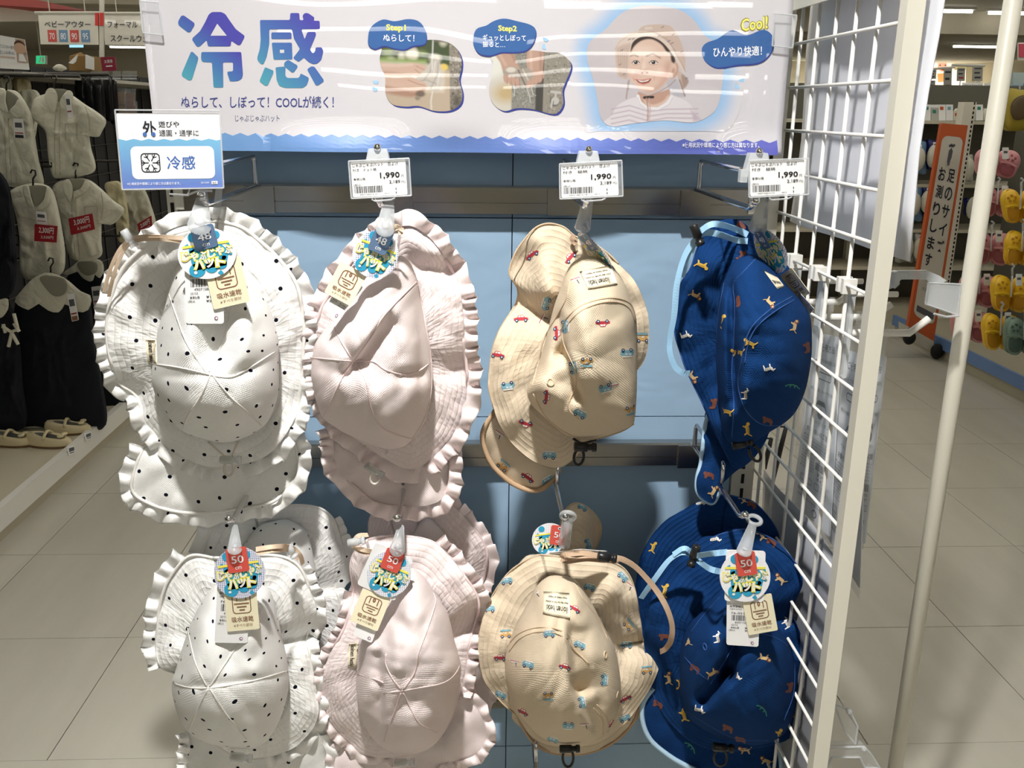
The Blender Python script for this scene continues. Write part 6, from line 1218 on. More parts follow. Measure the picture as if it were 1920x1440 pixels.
# shoes and price tickets on the base deck
M_shoe = mat('shoe_ivory', srgb(220, 206, 168), .5); M_sole = mat('shoe_sole', srgb(120, 92, 58), .6); M_ins = mat('shoe_lining', srgb(96, 96, 92), .7)
def mary_jane(px, py, ang, lab):
    o = PZ(px, py, .106); r = root('shoe', lab, 'shoe', tuple(o), 'ivory strap shoes on the gondola deck'); ca, sa = math.cos(ang), math.sin(ang); n = 28
    prof = [(.085 * math.cos(t) * (1.0 if math.cos(t) > 0 else .95), .030 * math.sin(t) * (1.05 + .18 * math.cos(t))) for t in np.linspace(0, 2 * math.pi, n, endpoint=False)]
    def ring(s, z, tilt=0.): return [(o[0] + ca * x * s - sa * y * s, o[1] + sa * x * s + ca * y * s, o[2] + z + tilt * (-x)) for x, y in prof]
    m = MB(); V = ring(1, 0) + ring(1.02, .008); m.add(V, [tuple(range(n))[::-1]] + [(i, (i + 1) % n, n + (i + 1) % n, n + i) for i in range(n)] + [tuple(range(n, 2 * n))]); m.build('sole', M_sole, r)
    V = ring(1, .008); hs = [(1.03, .020), (.98, .034), (.86, .044)]
    for s, z in hs: V += ring(s, z, .12)
    V2 = ring(.60, .040, .12); V3 = ring(.55, .014); V += V2 + V3; k = 6; Fc = [(a * n + i, a * n + (i + 1) % n, a * n + n + (i + 1) % n, a * n + n + i) for a in range(k - 1) for i in range(n)] + [tuple(5 * n + i for i in range(n))]
    obj('upper', V, Fc, [M_shoe, M_ins], r, True, [1 if a >= 4 * n else 0 for a in range(len(Fc))])
    st = [(o[0] + ca * .0 - sa * y, o[1] + sa * .0 + ca * y, o[2] + .030 + .026 * math.cos(y / .034 * 1.4)) for y in np.linspace(-.033, .033, 10)]; MB().tube(st, .006, 6).build('strap', M_shoe, r, True)
    f = np.array([o[0] + ca * .055, o[1] + sa * .055, o[2] + .040]); MB().ball(f + [0, 0, .004], (.008, .008, .006)).ball(f + [-sa * .014, ca * .014, .004], (.012, .012, .006)).ball(f - [-sa * .014, ca * .014, -.004], (.012, .012, .006)).build('bow', M_shoe, r, True)
for x, y, a, lab in ((20, 834, -.15, 'ivory strap shoe at the picture edge on the gondola deck'), (92, 836, -.1, 'ivory strap shoe with a bow nearest the deck edge'), (128, 812, .1, 'ivory strap shoe behind the other two by the price tickets')): mary_jane(x, y, a, lab)
for q, lab in (([(126, 838), (140, 834), (142, 850), (129, 855)], 'small price ticket on the deck edge nearer the viewer'), ([(158, 813), (171, 808), (173, 822), (161, 827)], 'small price ticket on the deck edge farther along')):
    z = PX(*q[0], -1.428); c = Card(*[PX(x, y, -1.427) for x, y in q]); c.step = .0006; o = c.body('price_ticket', M_card, None, .001, .002); tag(o, lab, 'ticket'); c.rect(.15, .2, .85, .6, M_grime, 1); c.rect(.2, .7, .8, .8, M_grime, 1); c.finish(o, 'print')
# sign board, box and small things on top of the gondola
c = Card(P(0, 66, 2.55), P(46, 74, 2.55), P(55, 131, 2.55), P(0, 128, 2.55)); c.step = .001; r = root('rack_sign', 'white rack sign with a baby picture standing on the clothes gondola', 'sign', tuple(P(20, 131, 2.55))); c.body('sign_sheet', M_card, r, .003, .002)
c.text('でコミカの一着で', .0, .26, .55, .38, M_ink2, 2); c.text('身だしなみを華やかに', .0, .44, .55, .56, M_ink2, 2); c.rect(.0, .62, .55, .66, mat('ink_pale', srgb(206, 180, 170), .5), 2); c.rect(.62, .02, 1, .78, mat('print_rose', srgb(196, 168, 150), .5), 2); c.circ(.78, .22, .02, mat('print_hair', srgb(90, 64, 52), .5), 3); c.circ(.79, .32, .022, mat('print_skin', srgb(214, 178, 152), .5), 4); c.poly([(.68, .74), (.72, .46), (.86, .44), (.96, .74)], M_w, 3); c.finish(r, 'print')
r = root('cardboard_box', 'open cardboard box standing on top of the clothes gondola', 'box', tuple(P(145, 132, 2.9))); M_cb = mat('cardboard', srgb(150, 118, 72), .8); cbox(r, 'carton', 130, 105, 172, 132, 2.9, .16, M_cb)
MB().prism([P(130, 105, 2.9), P(150, 98, 2.92), P(164, 108, 2.9)], (0, .01, 0)).build('flap', M_cb, r); MB().prism([P(160, 102, 2.89), P(176, 108, 2.89), P(176, 131, 2.89), P(160, 128, 2.89)], (0, .004, 0)).build('white_label', M_card, r); MB().prism([P(128, 118, 2.88), P(146, 101, 2.88), P(142, 116, 2.88), P(136, 120, 2.88)], (0, .004, 0)).build('white_flyer', M_card, r)
r = root('red_notice', 'small dark pink notice card standing above the label holders', 'sign', tuple(P(204, 134, 2.85))); c = Card(P(188, 107, 2.85), P(215, 106, 2.85), P(219, 132, 2.85), P(192, 134, 2.85)); c.step = .001; c.body('notice_card', mat('notice_rose', srgb(146, 50, 70), .25), r, .002, .003); c.text('お買得', .25, .2, .8, .45, M_w, 1); c.rect(.3, .62, .75, .7, M_w, 1); c.finish(r)
r = root('crumpled_bag', 'crumpled white plastic bag lying on top of the clothes gondola', 'bag', tuple(P(112, 131, 2.75))); MB().ball(P(112, 127, 2.75), (.02, .03, .014), 9, 6).ball(P(118, 128, 2.76), (.016, .02, .009), 7, 5).ball(P(106, 128, 2.74), (.014, .02, .009), 7, 5).build('bag', M_shirt, r)
# hanging department signs
M_lam = mat('laminated_sign', srgb(222, 218, 206), .12, coat=.8)
def hang_sign(q, Y, lab, items):
    c = Card(*[P(x, y, Y) for x, y in q]); c.step = .003; r = root('hanging_sign', lab, 'sign', tuple(P(*q[3], Y)), 'department signs under the ceiling'); c.body('sign_sheet', M_lam, r, .006, .002)
    for it in items:
        if it[0] == 'r': c.rect(*it[1:5], it[5], 1)
        else: c.text(*it[:5], it[5], 2, it[6] if len(it) > 6 else 0)
    c.finish(r); m = MB()
    for u in (.2, .8): m.tube([c.at(u, 0), np.array([c.at(u, 0)[0], c.at(u, 0)[1], CEIL])], .004, 5)
    m.tube([c.at(-.05, 0), c.at(1.05, 0)], .012, 6); m.build('hanger_bar', M_hang, r)
M_sr = mat('chip_red', srgb(200, 82, 76), .5); M_sbl = mat('chip_blue', srgb(110, 146, 180), .5)
chips = []
for i, (n_, m_) in enumerate((('70', M_sr), ('80', M_sbl), ('90', M_sr), ('95', M_sbl))): u = .14 + i * .19; chips += [('r', u, .54, u + .15, .92, m_), (n_, u + .03, .64, u + .12, .84, M_w)]
hang_sign([(71, 24), (182, 24), (185, 84), (76, 83)], 6.0, 'hanging sign for baby outerwear with four size chips', [('ベビーアウター', .10, .26, .88, .46, M_dk, .01)] + chips)
hang_sign([(193, 25), (322, 25), (322, 86), (197, 84)], 6.0, 'hanging sign for formal and school wear half behind the poster', [('フォーマル', .06, .26, .50, .46, M_dk, .01), ('スクールウェア', .09, .68, .75, .90, M_dk, .01)])
r = root('aisle_banner_post', 'pale post with two red caps between the hanging signs', 'post', tuple(P(190, 110, 5.8))); cbox(r, 'post', 186, -30, 194, 112, 5.8, .02, M_hang); cbox(r, 'red_cap', 178, 24, 184, 48, 5.79, .02, mat('cap_red', srgb(206, 52, 44), .4)); cbox(r, 'red_cap', 187, 24, 193, 48, 5.79, .02, MAT['cap_red'])
r = root('exit_sign', 'green lit emergency exit sign far down the aisle', 'exit sign', tuple(P(76, 120, 15.0))); cbox(r, 'sign_box', 67, 104, 85, 120, 15., .08, M_white)
c = Card(P(68, 105, 14.99), P(84, 105, 14.99), P(84, 119, 14.99), P(68, 119, 14.99)); c.step = .004; c.rect(0, 0, 1, 1, mat('exit_green', srgb(30, 170, 110), emit=1.2), 1); c.circ(.55, .25, .015, M_w, 2); c.poly([(.4, .35), (.65, .38), (.6, .62), (.75, .9), (.62, .9), (.5, .68), (.35, .88), (.25, .84), (.42, .6)], M_w, 2); c.rect(.72, .1, .95, .9, M_w, 2); c.finish(r, 'pictogram'); MB().tube([P(76, 104, 15.04), np.array([P(76, 104, 15.04)[0], P(76, 104, 15.04)[1], CEIL])], .01, 6).build('rod', M_hang, r)
r = root('blue_screen', 'small pale blue lit screen hanging far down the aisle', 'screen', tuple(P(143, 89, 15.))); cbox(r, 'screen_box', 129, 83, 157, 90, 15.02, .05, M_dk); cbox(r, 'screen_face', 130, 84, 156, 89, 15.0, .01, mat('screen_blue', srgb(150, 205, 225), emit=1.3)); MB().tube([P(143, 84, 15.03), np.array([P(143, 84, 15.03)[0], P(143, 84, 15.03)[1], CEIL])], .01, 6).build('rod', M_hang, r)
# red valance board near the ceiling
a = P(-60, -26, 6.4); b = P(170, 22, 9.0); MB().prism([P(-70, -30, 6.2), P(165, 20, 9.0), P(88, 24, 9.0), P(-70, 4, 6.2)], (0, .05, 0)).build('trim_3', mat('valance_red', srgb(168, 40, 30), .5))['kind'] = 'structure'
MB().prism([P(-80, 2, 6.25), P(-80, 40, 6.25), P(80, 39, 9.05), P(80, 24, 9.05)], (0, .05, 0)).build('trim_4', mat('valance_white', srgb(214, 208, 192), .6))['kind'] = 'structure'
# ================================================================== aisle on the mesh side
XG = 2.62
g = root('shoe_gondola', 'shoe gondola with a blue edged base deck beyond the wire mesh', 'gondola', (3.0, 3.6, 0)); M_bstrip = mat('deck_blue', srgb(104, 136, 188), .4); M_gb = mat('grey_mesh_back', srgb(96, 94, 84), .7)
MB().box((XG + .02, 1.9, 0), (3.4, 4.15, .10)).build('base_deck', mat('deck_grey', srgb(176, 170, 150), .5), g); MB().box((XG, 1.9, .06), (XG + .02, 4.15, .12)).build('deck_edge', M_bstrip, g)
MB().box((3.30, 1.9, .1), (3.33, 4.3, 1.5)).build('back_board', M_gb, g); XU = P(1806, 208, 4.13)[0], P(1829, 208, 4.13)[0]; MB().box((XU[0], 4.13, 0), (XU[1], 4.2, 1.385)).build('end_upright', M_cream, g)
s = MB(); 
for i in range(46): s.box((XU[1] - .016, 4.128, .2 + i * .026), (XU[1] - .008, 4.1299, .215 + i * .026))
tag(s.build('slots', M_slot, g), kind='stuff')
for z in (.52, .72, .92, 1.12): MB().tube([(3.3, 2.2, z), (3.3, 4.1, z)], .01, 8).build('hook_bar', M_steel, g)
# clogs hanging in pairs
CLC = {'pink': (mat('clog_pink', srgb(214, 148, 152), .5), mat('clog_pink_inside_shade', srgb(158, 88, 96), .6)), 'yellow': (mat('clog_yellow', srgb(236, 190, 30), .45), mat('clog_yellow_inside_shade', srgb(196, 140, 16), .55)), 'green': (mat('clog_green', srgb(112, 136, 122), .5), mat('clog_green_inside_shade', srgb(70, 92, 84), .6))}  # inside tones: clog colour darkened for the shade in hollow and holes
def clogs(x, y, w, h, Y, col, lab, rot=0):
    r = root('clog_pair', lab, 'clogs', tuple(P(x, y + h / 2, Y)), col + ' clogs on hooks'); A, B_ = CLC[col]
    for k, dx in enumerate((-.27, .27)):
        cx = x + dx * w; cy = y + (2 if k else 0); ww = w * .27; hh = h * .5; S_ = Surf(); t_ = math.radians(rot + (-6 if k == 0 else 6))
        R_ = lambda pts: [(cx + u * ww * math.cos(t_) - v * hh * math.sin(t_), cy + u * ww * math.sin(t_) + v * hh * math.cos(t_)) for u, v in pts]
        o = R_([(0, -1), (.62, -.86), (.98, -.4), (.92, .2), (.80, .7), (.45, 1), (0, 1.05), (-.45, 1), (-.80, .7), (-.92, .2), (-.98, -.4), (-.62, -.86)])
        b = relief('clog', o, (cx, cy), dome(Y, .055), A, r, S_, 8, 36, .03)
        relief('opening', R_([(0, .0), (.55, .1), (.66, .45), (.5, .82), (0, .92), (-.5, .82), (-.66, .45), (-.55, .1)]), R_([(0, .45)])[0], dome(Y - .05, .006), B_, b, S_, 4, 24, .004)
        relief('strap', R_([(-.8, .0), (0, -.1), (.8, .0), (.8, .14), (0, .06), (-.8, .14)]), R_([(0, -.02)])[0], dome(Y - .056, .006), A, b, S_, 4, 24, .006)
        hl = MB()
        for u, v in ((-.4, -.5), (0, -.62), (.4, -.5), (-.22, -.3), (.22, -.3)): q = R_([(u, v)])[0]; h_ = S_.hit(*q); hl.ball(h_[0] if h_ else P(*q, Y - .05), .007, 8, 4)
        hl.build('vent_holes', B_, b)
    MB().tube([P(x, y - h * .5, Y - .02), P(x, y - h * .7, Y - .02), P(x + 4, y - h * .78, Y - .02), P(x - 1, y - h * .84, Y - .02)], .005, 6).tube([P(x, y - h * .5, Y - .06), P(x - 2, y + h * .1, Y - .075)], .004, 6).build('clip_hanger', M_frost, r, True)
    c = Card(*[P(x + w * .1 + a, y - h * .55 + b, Y - .08) for a, b in ((0, 0), (12, 0), (12, 22), (0, 22))]); c.step = .001; c.body('swing_tag', M_card, r, .001, .003); c.rect(.2, .3, .8, .5, M_grime, 1); c.finish(r, 'print')
for x, y, w, h, Y, col, lab, rot in ((1872, 305, 74, 52, 3.1, 'pink', 'pink clog pair hanging highest beyond the pole', 12), (1872, 378, 66, 54, 3.05, 'pink', 'pink clog pair second from the top beyond the pole', 10), (1860, 465, 74, 60, 3.0, 'pink', 'pink clog pair level with the upper hat crowns', 10), (1838, 545, 66, 58, 2.95, 'pink', 'pink clog pair fourth from the top', 8), (1822, 612, 66, 56, 2.9, 'pink', 'lowest pink clog pair above the blue edged deck', 6), (1915, 386, 60, 62, 2.75, 'yellow', 'highest yellow clog pair at the picture edge', 0), (1918, 465, 56, 64, 2.7, 'yellow', 'second yellow clog pair at the picture edge', 14), (1898, 550, 66, 66, 2.65, 'yellow', 'third yellow clog pair beside the pink ones', 6), (1878, 622, 60, 66, 2.6, 'yellow', 'lowest yellow clog pair above the blue edged deck', 4), (1922, 630, 66, 68, 2.45, 'green', 'grey green clog pair at the picture edge', 10)): clogs(x, y, w, h, Y, col, lab, rot)
# foot measuring sign stand
M_or = mat('sign_orange', srgb(196, 92, 46), .5); M_sg = mat('sign_paper', srgb(206, 202, 190), .5)
YF = 3.55; c = Card(P(1766, 231, YF), P(1815, 235, YF), P(1751, 640, YF), P(1703, 612, YF)); c.step = .002; r = root('sign_stand', 'tall orange framed foot measuring sign on a wheeled stand', 'sign stand', tuple(P(1727, 655, YF))); c.body('sign_panel', M_or, r, .03, .004); c.rrect(.10, .055, .90, .93, .03, M_sg, 1)
c.poly([(.42, .12), (.50, .105), (.57, .12), (.56, .15), (.53, .165), (.52, .185), (.46, .19), (.42, .17)], M_grime, 2)
for i in range(4): c.circ(.43 + i * .05, .098 - .004 * (i % 2), .007, M_grime, 2, 8)
for i, ch in enumerate('足のサイズ'): c.text(ch, .52, .20 + i * .082, .80, .262 + i * .082, M_dk, 2, .02)
for i, ch in enumerate('お測りします'): c.text(ch, .18, .20 + i * .082, .44, .262 + i * .082, M_dk, 2, .02)
c.text('お気軽に店員まで', .25, .705, .75, .72, M_grime, 2); c.text('お声掛けください', .2, .73, .8, .745, M_grime, 2); c.text('3才までのお客様', .25, .775, .78, .795, M_grime, 2); c.rect(.47, .80, .53, .85, M_or, 2); c.rect(.18, .875, .84, .905, M_grime, 2); c.finish(r)
b = MB(); b.prism([P(1703, 612, YF), P(1751, 640, YF), P(1750, 662, YF), P(1703, 632, YF)], (0, .12, 0)); b.build('stand_foot', mat('stand_grey', srgb(190, 186, 172), .5), r)
for x, y, z in ((1705, 633, .04), (1757, 659, .045)): p = P(x, y, YF - .02); MB().ball((p[0], p[1], max(p[2], z)), (.035, .03, z), 14, 10).build('caster', M_slot, r, True)
# far shelving with packed indoor shoes
g = root('far_shelving', 'far shelving unit stacked with packed indoor shoes', 'shelving', (2.9, 5.4, 0)); Yb = 4.5
XA, XB = P(1450, 300, Yb)[0], P(1990, 300, Yb)[0]
MB().box((XA, Yb + .35, 0), (XB, Yb + .38, 1.50)).build('back_board', M_gb, g)
for py in (226, 345, 430, 500):
    z = P(1740, py, Yb)[2]; MB().box((XA, Yb - .02, z - .02), (XB, Yb + .35, z)).build('shelf_board', mat('shelf_ivory', srgb(206, 200, 180), .5), g)
MB().box((XA, Yb, 0), (XB, Yb + .35, .1)).build('base_deck', MAT['shelf_ivory'], g)
for x in (XA, (XA + XB) / 2 - .25, XB): MB().box((x - .02, Yb + .3, 0), (x + .02, Yb + .35, 1.55)).build('upright', M_cream, g)
M_pb = mat('pack_blue', srgb(120, 156, 196), .25); M_pn = mat('pack_navy', srgb(40, 44, 110), .25); M_pc = mat('pack_clear', srgb(190, 190, 184), .2); M_ps = mat('shoe_white', srgb(216, 212, 196), .6)
def pack(x0, y0, x1, y1, Y, m, lab):
    r = root('shoe_pack', lab, 'pack', tuple(P(x0, y1, Y)), 'packed indoor shoes on the far shelving'); w, h = x1 - x0, y1 - y0; S_ = Surf()
    relief('bag', [(x0, y0), (x0 + w * .5, y0 + 2), (x1, y0), (x1 - 1, y0 + h * .5), (x1, y1), (x0 + w * .5, y1 - 2), (x0, y1), (x0 + 1, y0 + h * .5)], ((x0 + x1) / 2, (y0 + y1) / 2), dome(Y, .03), m, r, S_, 6, 40, .03)
    for k in (0, 1): q = P(x0 + w * (.32 + .36 * k), y0 + h * .55, Y - .045); MB().ball(q, (.036, .03, .07), 12, 8).build('white_shoe', M_ps, r, True)
    c = Card(*[P(x0 + w * a, y0 + h * b, Y - .05) for a, b in ((.35, .08), (.8, .08), (.8, .28), (.35, .28))]); c.step = .001; c.body('label', M_card, r, .001, .002); c.rect(.1, .3, .9, .6, M_grime, 1); c.finish(r, 'print')
for x0, y0, x1, y1, m, lab in ((1698, 266, 1736, 326, M_pb, 'light blue pack of white shoes, higher one beside the orange sign'), (1690, 346, 1728, 414, M_pb, 'light blue pack of white shoes, lower one beside the orange sign'), (1740, 262, 1768, 318, M_pn, 'navy pack of white shoes just behind the top of the orange sign'), (1730, 348, 1752, 402, M_pn, 'navy pack of white shoes half behind the orange sign'), (1682, 434, 1712, 492, M_pc, 'clear pack of white shoes on the lowest visible shelf'), (1715, 436, 1738, 490, M_pc, 'clear pack of grey shoes against the orange sign'), (1660, 266, 1694, 326, M_pn, 'navy pack half behind the white side sign'), (1812, 372, 1846, 404, M_pn, 'navy pack on the shelf between the sign and the pole'), (1798, 290, 1824, 340, M_pc, 'clear pack on the shelf right behind the cream upright')): pack(x0, y0, x1, y1, Yb + .0, m, lab)
R = random.Random(9)
for i in range(11):
    x0 = 1690 + i * 14; y1 = 226; h = R.choice((18, 24, 30)); m = R.choice((M_ps, M_card, M_pc)); r = root('folded_pack', ('first', 'second', 'third', 'fourth', 'fifth', 'sixth', 'seventh', 'eighth', 'ninth', 'tenth', 'last')[i] + ' white pack from the side sign towards the pole on the top far shelf', 'pack', tuple(P(x0, y1, Yb + .05)), 'white packs on the top far shelf'); cbox(r, 'wrap', x0, y1 - h, x0 + 13, y1, Yb + .05, .12, m); cbox(r, 'print_patch', x0 + 3, y1 - h + 4, x0 + 9, y1 - h + 10, Yb + .047, .003, R.choice((MAT['print_green'], M_or, M_grime, MAT['print_blue'])))
for i in range(4): x = 1800 + i * 16; r = root('indoor_shoe', ('first', 'second', 'third', 'fourth', 'fifth', 'sixth', 'seventh', 'eighth', 'ninth', 'tenth', 'last')[i] + ' white indoor shoe from the cream upright towards the pole, standing on its toe', 'shoe', tuple(P(x, 226, Yb + .1)), 'white indoor shoes on the top far shelf'); S_ = Surf(); relief('shoe_body', [(x - 7, 226), (x - 5, 210), (x, 203), (x + 6, 208), (x + 8, 226)], (x, 216), dome(Yb + .1, .03), M_ps, r, S_, 6, 30, .05); MB().prism([P(x - 7, 226, Yb + .07), P(x + 8, 226, Yb + .07), P(x + 8, 224, Yb + .07), P(x - 7, 224, Yb + .07)], (0, .02, 0)).build('sole', M_hang, r)
def shelf_card(q, Y, lab, lines, m=M_card, grp='shelf talkers above the far shelving'):
    c = Card(*[P(x, y, Y) for x, y in q]); c.step = .002; r = root('shelf_talker', lab, 'sign', tuple(c.c[3]), grp); c.body('card', m, r, .004, .003)
    for t in lines:
        if t[0] == 'r': c.rect(*t[1:5], t[5], 1)
        else: c.text(*t[:5], t[5], 1)
    c.finish(r); MB().tube([c.at(.5, .9, -2), np.array([c.at(.5, .9, -2)[0], c.at(.5, .9, -2)[1], 1.49])], .004, 5).build('stem', M_hang, r)
M_gc = mat('card_grey', srgb(150, 148, 140), .5)
shelf_card([(1805, 155), (1843, 155), (1842, 172), (1804, 171)], 4.865, 'white shelf card with two blue chips above the cream upright', [('ベビーファースト', .08, .15, .95, .42, M_dk), ('r', .25, .55, .42, .9, M_sbl), ('r', .6, .55, .77, .9, M_sbl)]); shelf_card([(1846, 156), (1884, 156), (1882, 173), (1845, 172)], 4.865, 'white shelf card with two blue chips beside the pole', [('ベビーシューズ', .08, .15, .95, .42, M_dk), ('r', .25, .55, .42, .9, M_sbl), ('r', .6, .55, .77, .9, M_sbl)])
for i, (x0, y0, x1, y1) in enumerate(((1722, 133, 1738, 150), (1740, 131, 1756, 148), (1770, 128, 1785, 172), (1795, 127, 1810, 152), (1824, 124, 1843, 152), (1730, 151, 1754, 168))): shelf_card([(x0, y0), (x1, y0), (x1 - 1, y1), (x0 - 1, y1)], 4.875, ('first', 'second', 'third', 'fourth', 'fifth', 'sixth', 'seventh', 'eighth', 'ninth', 'tenth', 'last')[i] + ' grey hanging card from the side sign before the baby poster', [('r', .15, .12, .85, .2, M_dk), ('r', .15, .4, .7, .5, M_dk), ('r', .2, .7, .8, .82, M_tagr if i == 3 else M_dk)], M_gc, 'grey cards hanging in front of the baby poster')
r = root('card_bar', 'thin grey bar carrying the hanging grey cards', 'bar', tuple(P(1720, 130, 5.3))); MB().tube([P(1715, 132, 5.25), P(1790, 126, 5.25)], .008, 8).tube([P(1785, 122, 5.4), P(1846, 123, 5.4)], .01, 8).build('bar', M_hang, r); MB().tube([P(1840, 123, 5.4), P(1840, 123, 5.4) * np.array([1, 1, 0])], .01, 8).build('bar_post', M_hang, r)
c = Card(P(1722, 104, 24.96), P(1812, 104, 24.96), P(1810, 172, 24.96), P(1720, 172, 24.96)); c.step = .006; r = root('baby_poster', 'large backlit wall poster with a smiling baby far beyond the shoes', 'poster', tuple(P(1766, 172, 24.96))); c.body('poster_sheet', mat('poster_bright', srgb(250, 240, 226), .4, emit=.75), r, .03, .002)
sk = mat('print_skin2', srgb(236, 176, 150), .5, emit=.6); c.circ(.50, .28, .13, sk, 2, 24, 1.2); c.poly([(.40, .5), (.62, .48), (.6, .72), (.42, .74)], mat('print_peach', srgb(240, 150, 90), .5, emit=.7), 2); c.circ(.45, .27, .02, M_dk, 3, 8); c.circ(.56, .27, .02, M_dk, 3, 8); c.poly([(.46, .38), (.56, .38), (.51, .42)], M_sr, 3); c.circ(.17, .24, .11, MAT['print_green'], 2, 9); c.circ(.23, .34, .09, mat('print_leaf', srgb(130, 170, 140), .5), 2, 7); c.rect(.75, .05, 1, .4, mat('print_lemon', srgb(236, 226, 180), .5), 2); c.finish(r, 'print')
r = root('added_wall_washer', 'wall shelf with tube lamps washing the far wall with light', 'shelf', (11.5, 24.6, 1.75)); MB().box((8.5, 24.3, 1.72), (13.95, 24.99, 1.75)).build('shelf_board', M_cream, r)  # lamp shelf added out of sight to brighten the far wall
for i in range(3): MB().tube([(8.7 + i * 1.75, 24.55, 1.80), (10.3 + i * 1.75, 24.55, 1.80)], .025, 8).build('tube', mat('added_wash_glow', (1, .96, .86, 1), emit=16), r)
MB().box((8.5, 24.28, 1.70), (13.95, 24.30, 1.86)).build('pelmet', M_cream, r)
for x in (8.52, 13.9): MB().box((x - .02, 24.5, 0), (x + .02, 24.9, 1.72)).build('leg', M_cream, r)
r = root('aisle_side_board', 'pale display case with a blue strip glimpsed beyond the white pole', 'case', tuple(P(1912, 172, 6.))); cbox(r, 'case', 1900, 136, 1960, 172, 6., .3, mat('case_pale', srgb(170, 186, 186), .4)); cbox(r, 'blue_strip', 1900, 160, 1960, 165, 5.99, .01, M_bstrip)
r = root('pink_wall_card', 'small pink card high at the picture edge beyond the pole', 'sign', tuple(P(1918, 107, 7.))); cbox(r, 'card', 1912, 82, 1940, 107, 7., .02, mat('card_rose', srgb(190, 70, 90), .5)); cbox(r, 'card_rim', 1910, 80, 1942, 113, 7.03, .02, M_white)
r = root('yellow_toy_bag', 'yellow and brown printed bag hanging beyond the top of the pole', 'bag', tuple(P(1908, 240, 3.6))); S_ = Surf(); relief('bag_body', [(1890,172),(1915,168),(1940,176),(1945,235),(1915,245),(1886,238)], (1912, 208), dome(3.6, .05), mat('bag_yellow', srgb(176, 158, 60), .4), r, S_, 6, 40, .05); relief('brown_patch', [(1904,186),(1925,180),(1930,215),(1905,225),(1896,205)], (1912, 202), dome(3.545, .01), mat('bag_brown', srgb(96, 78, 52), .5), r, S_, 5, 30, .01); MB().tube([P(1912, 172, 3.59), P(1912, 160, 3.59)], .004, 6).build('loop', M_frost, r)
# ================================================================== net hooks and packs outside the wire mesh
def net_hook(px, py, L, lab, tip=True):
    o = PX(px, py, XM); r = root('net_hook', lab, 'hook', tuple(o), 'white plastic hooks clipped on the wire mesh'); m = MB()
    for dy in (-.011, .004): m.box((XM - .009, o[1] + dy, o[2] - .010), (XM + .008, o[1] + dy + .007, o[2] + .008))
    m.build('clip', M_white, r); MB().box((XM + .004, o[1] - .009, o[2] - .115), (XM + .009, o[1] + .009, o[2] - .004)).build('back_plate', M_frost, r)
    MB().tube([(XM + .008, o[1], o[2] - .060), (XM + L, o[1], o[2] - .060), (XM + L + .022, o[1], o[2] - .042)], .0046, 10).build('arm', M_white, r, True)
    MB().tube([(XM + .008, o[1], o[2] - .012), (XM + L * .75, o[1], o[2] - .012)], .0036, 10).build('label_arm', M_white, r, True)
net_hook(1489, 487, .07, 'farthest white net hook behind the navy hat tags'); net_hook(1535, 510, .08, 'middle white net hook on the wire mesh'); net_hook(1588, 533, .085, 'nearest white net hook on the wire mesh')
# clear price holder swung out from the nearest hook
Yh = -.24; r = root('price_holder', 'empty clear price holder on an arm reaching out past the post', 'price holder', tuple(P(1700, 590, Yh)))
MB().prism([P(x, y, Yh) for x, y in ((1656, 508), (1738, 507), (1762, 517), (1775, 526), (1758, 536), (1744, 530), (1737, 524), (1690, 524), (1674, 540), (1656, 546))], (0, .004, 0)).build('arm', M_frost, r)
for x0, x1 in ((1683, 1702), (1710, 1719), (1726, 1736)): MB().prism([P(x0, 512, Yh - .001), P(x1, 512, Yh - .001), P(x1, 522, Yh - .001), P(x0, 522, Yh - .001)], (0, -.0008, 0)).build('arm_window', M_clear, r)
MB().prism([P(x, y, Yh) for x, y in ((1668, 508), (1677, 506), (1679, 530), (1670, 538))], (0, -.012, 0)).build('collar', M_frost, r)
q = [P(1741, 530, Yh - .01), P(1801, 533, Yh - .01), P(1796, 591, Yh - .01), P(1735, 570, Yh - .01)]; MB().prism(q, (0, .003, 0)).build('pocket', M_frost, r); m = MB()
for i in range(4): m.tube([q[i], q[(i + 1) % 4]], .0012, 6)
m.tube([P(1751, 588, Yh - .012), P(1774, 594, Yh - .012), P(1798, 592, Yh - .012)], .0016, 6); m.build('pocket_rim', MAT['clear_edge'], r)
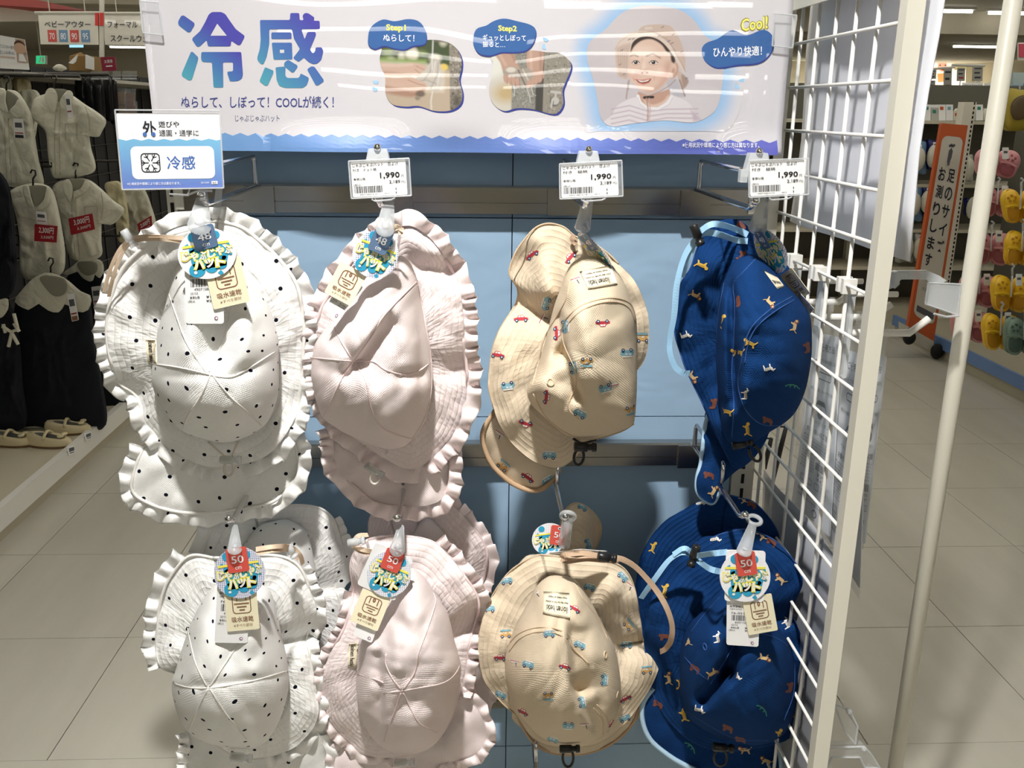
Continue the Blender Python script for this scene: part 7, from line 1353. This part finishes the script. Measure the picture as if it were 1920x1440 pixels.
# instruction packs
M_sheet = mat('leaflet_white', srgb(240, 242, 246), .4)
def ipack(q, X, lab, mir=False):
    c = Card(*[PX(x, y, X) for x, y in q]); c.step = .0004; r = root('leaflet_pack', lab, 'pack', tuple(c.c[3]), 'instruction leaflet packs beside the wire mesh'); c.body('leaflet', M_sheet, r, .0008, .003)
    T = lambda t, u0, v0, u1, v1, b=0.: c.text(t, u0, v0, u1, v1, M_dk, 1, b)
    T('ご使用方法', .2, .05, .8, .09, .01); T('専用テープを図の位置に貼り', .1, .13, .9, .15); T('外してください。', .1, .16, .6, .18); c.frame(.25, .20, .75, .24, .004, .0014, M_dk, 1); T('帽子の縁にテープを貼る', .1, .29, .9, .31)
    c.poly([(.3, .40), (.4, .35), (.6, .35), (.7, .40), (.62, .375), (.38, .375)], M_dk, 1); c.circ(.5, .42, .008, M_grime, 1, 14); T('ベルトとリボン', .2, .46, .8, .48); T('お取り扱いのご注意', .15, .51, .85, .54, .01)
    for i in range(11): T('●ご使用の前に必ずお読みくださいませ。'[i % 5:], .1, .56 + i * .018, .9 - .03 * (i % 3), .57 + i * .018)
    for i in range(4): c.frame(.15 + i * .19, .79, .27 + i * .19, .825, .001, .0008, M_dk, 1)
    T('日本製品株式会社', .12, .87, .8, .89, .01); T('兵庫県神戸市中央区1-1-12', .12, .905, .75, .92); c.circ(.6, .955, .006, M_dk, 1, 16); c.circ(.6, .955, .0045, M_sheet, 2, 16); c.finish(r)
    c.rrect(.48, .68, .92, .78, .003, M_card, 3); k = Card(*c.c); k.step = .0004; k.rrect(.5, .665, .93, .775, .003, M_card, 3); k.bars(.54, .675, .88, .715, M_dk, 18, 5, 4); k.text('¥390', .6, .725, .86, .745, M_dk, 4); k.text('¥429', .6, .75, .86, .768, M_dk, 4); k.finish(r, 'price_sticker')
    p = MB(); a = [c.at(u, v, 8) for u, v in ((-.06, -.12), (1.06, -.12), (1.06, 1.03), (-.06, 1.03))]; p.prism(a, c.n * .0005); p.build('clear_sleeve', mat('sleeve_film', (.9, .92, .94), .08, alpha=.16), r)
    b = MB(); b.tube([c.at(.5, -.12), c.at(.5, -.19)], .004, 8); b.build('euro_slot_tab', M_clear, r)
ipack([(1530, 622), (1578, 634), (1556, 1008), (1484, 940)], XM + .050, 'instruction leaflet pack farthest along the wire mesh, beside the navy hat')
ipack([(1585, 655), (1628, 668), (1612, 1105), (1546, 1000)], XM + .058, 'instruction leaflet pack in the middle, seen through the wire mesh')
c_ = None
ipack([(1634, 668), (1662, 668), (1622, 1020), (1594, 1012)], XM + .095, 'instruction leaflet pack reaching out past the cream post')
for a, b_, lab in (((1474, 800), (1446, 925), 'slim black edged clip seen behind the wire mesh'), ((1446, 822), (1436, 880), 'grey edged pack glimpsed behind the wire mesh by the navy hat')):
    o = MB(); p0, p1 = PX(*a, XM + .045), PX(*b_, XM + .045); o.tube([p0, (p0 + p1) / 2 + np.array([0, .004, 0]), p1], [.0035, .0045, .001], 8); o.tube([p0, p0 + np.array([-.046, 0, .0])], .0015, 6); tag(o.build('hair_clip', M_black, None, True), lab, 'clip')
# clear plastic clips standing low outside the post
for q, lab in (([(1566, 1322), (1592, 1330), (1608, 1362), (1604, 1395), (1584, 1372), (1572, 1340)], 'clear plastic price rail bracket low beside the post, higher piece'), ([(1550, 1402), (1620, 1400), (1632, 1412), (1650, 1440), (1622, 1440), (1612, 1420), (1560, 1420), (1550, 1440)], 'clear plastic price rail bracket low beside the post, lower piece')):
    pl = [P(x, y, -.27) for x, y in q]; r = root('clear_bracket', lab, 'bracket', tuple(pl[-1])); MB().prism(pl, (0, .014, 0)).build('body', M_clear, r); m = MB()
    for i in range(len(pl)): m.tube([pl[i], pl[(i + 1) % len(pl)]], .0014, 6)
    m.ball(P(q[1][0], q[1][1] + 4, -.272), .004); m.build('rim', MAT['clear_edge'], r)
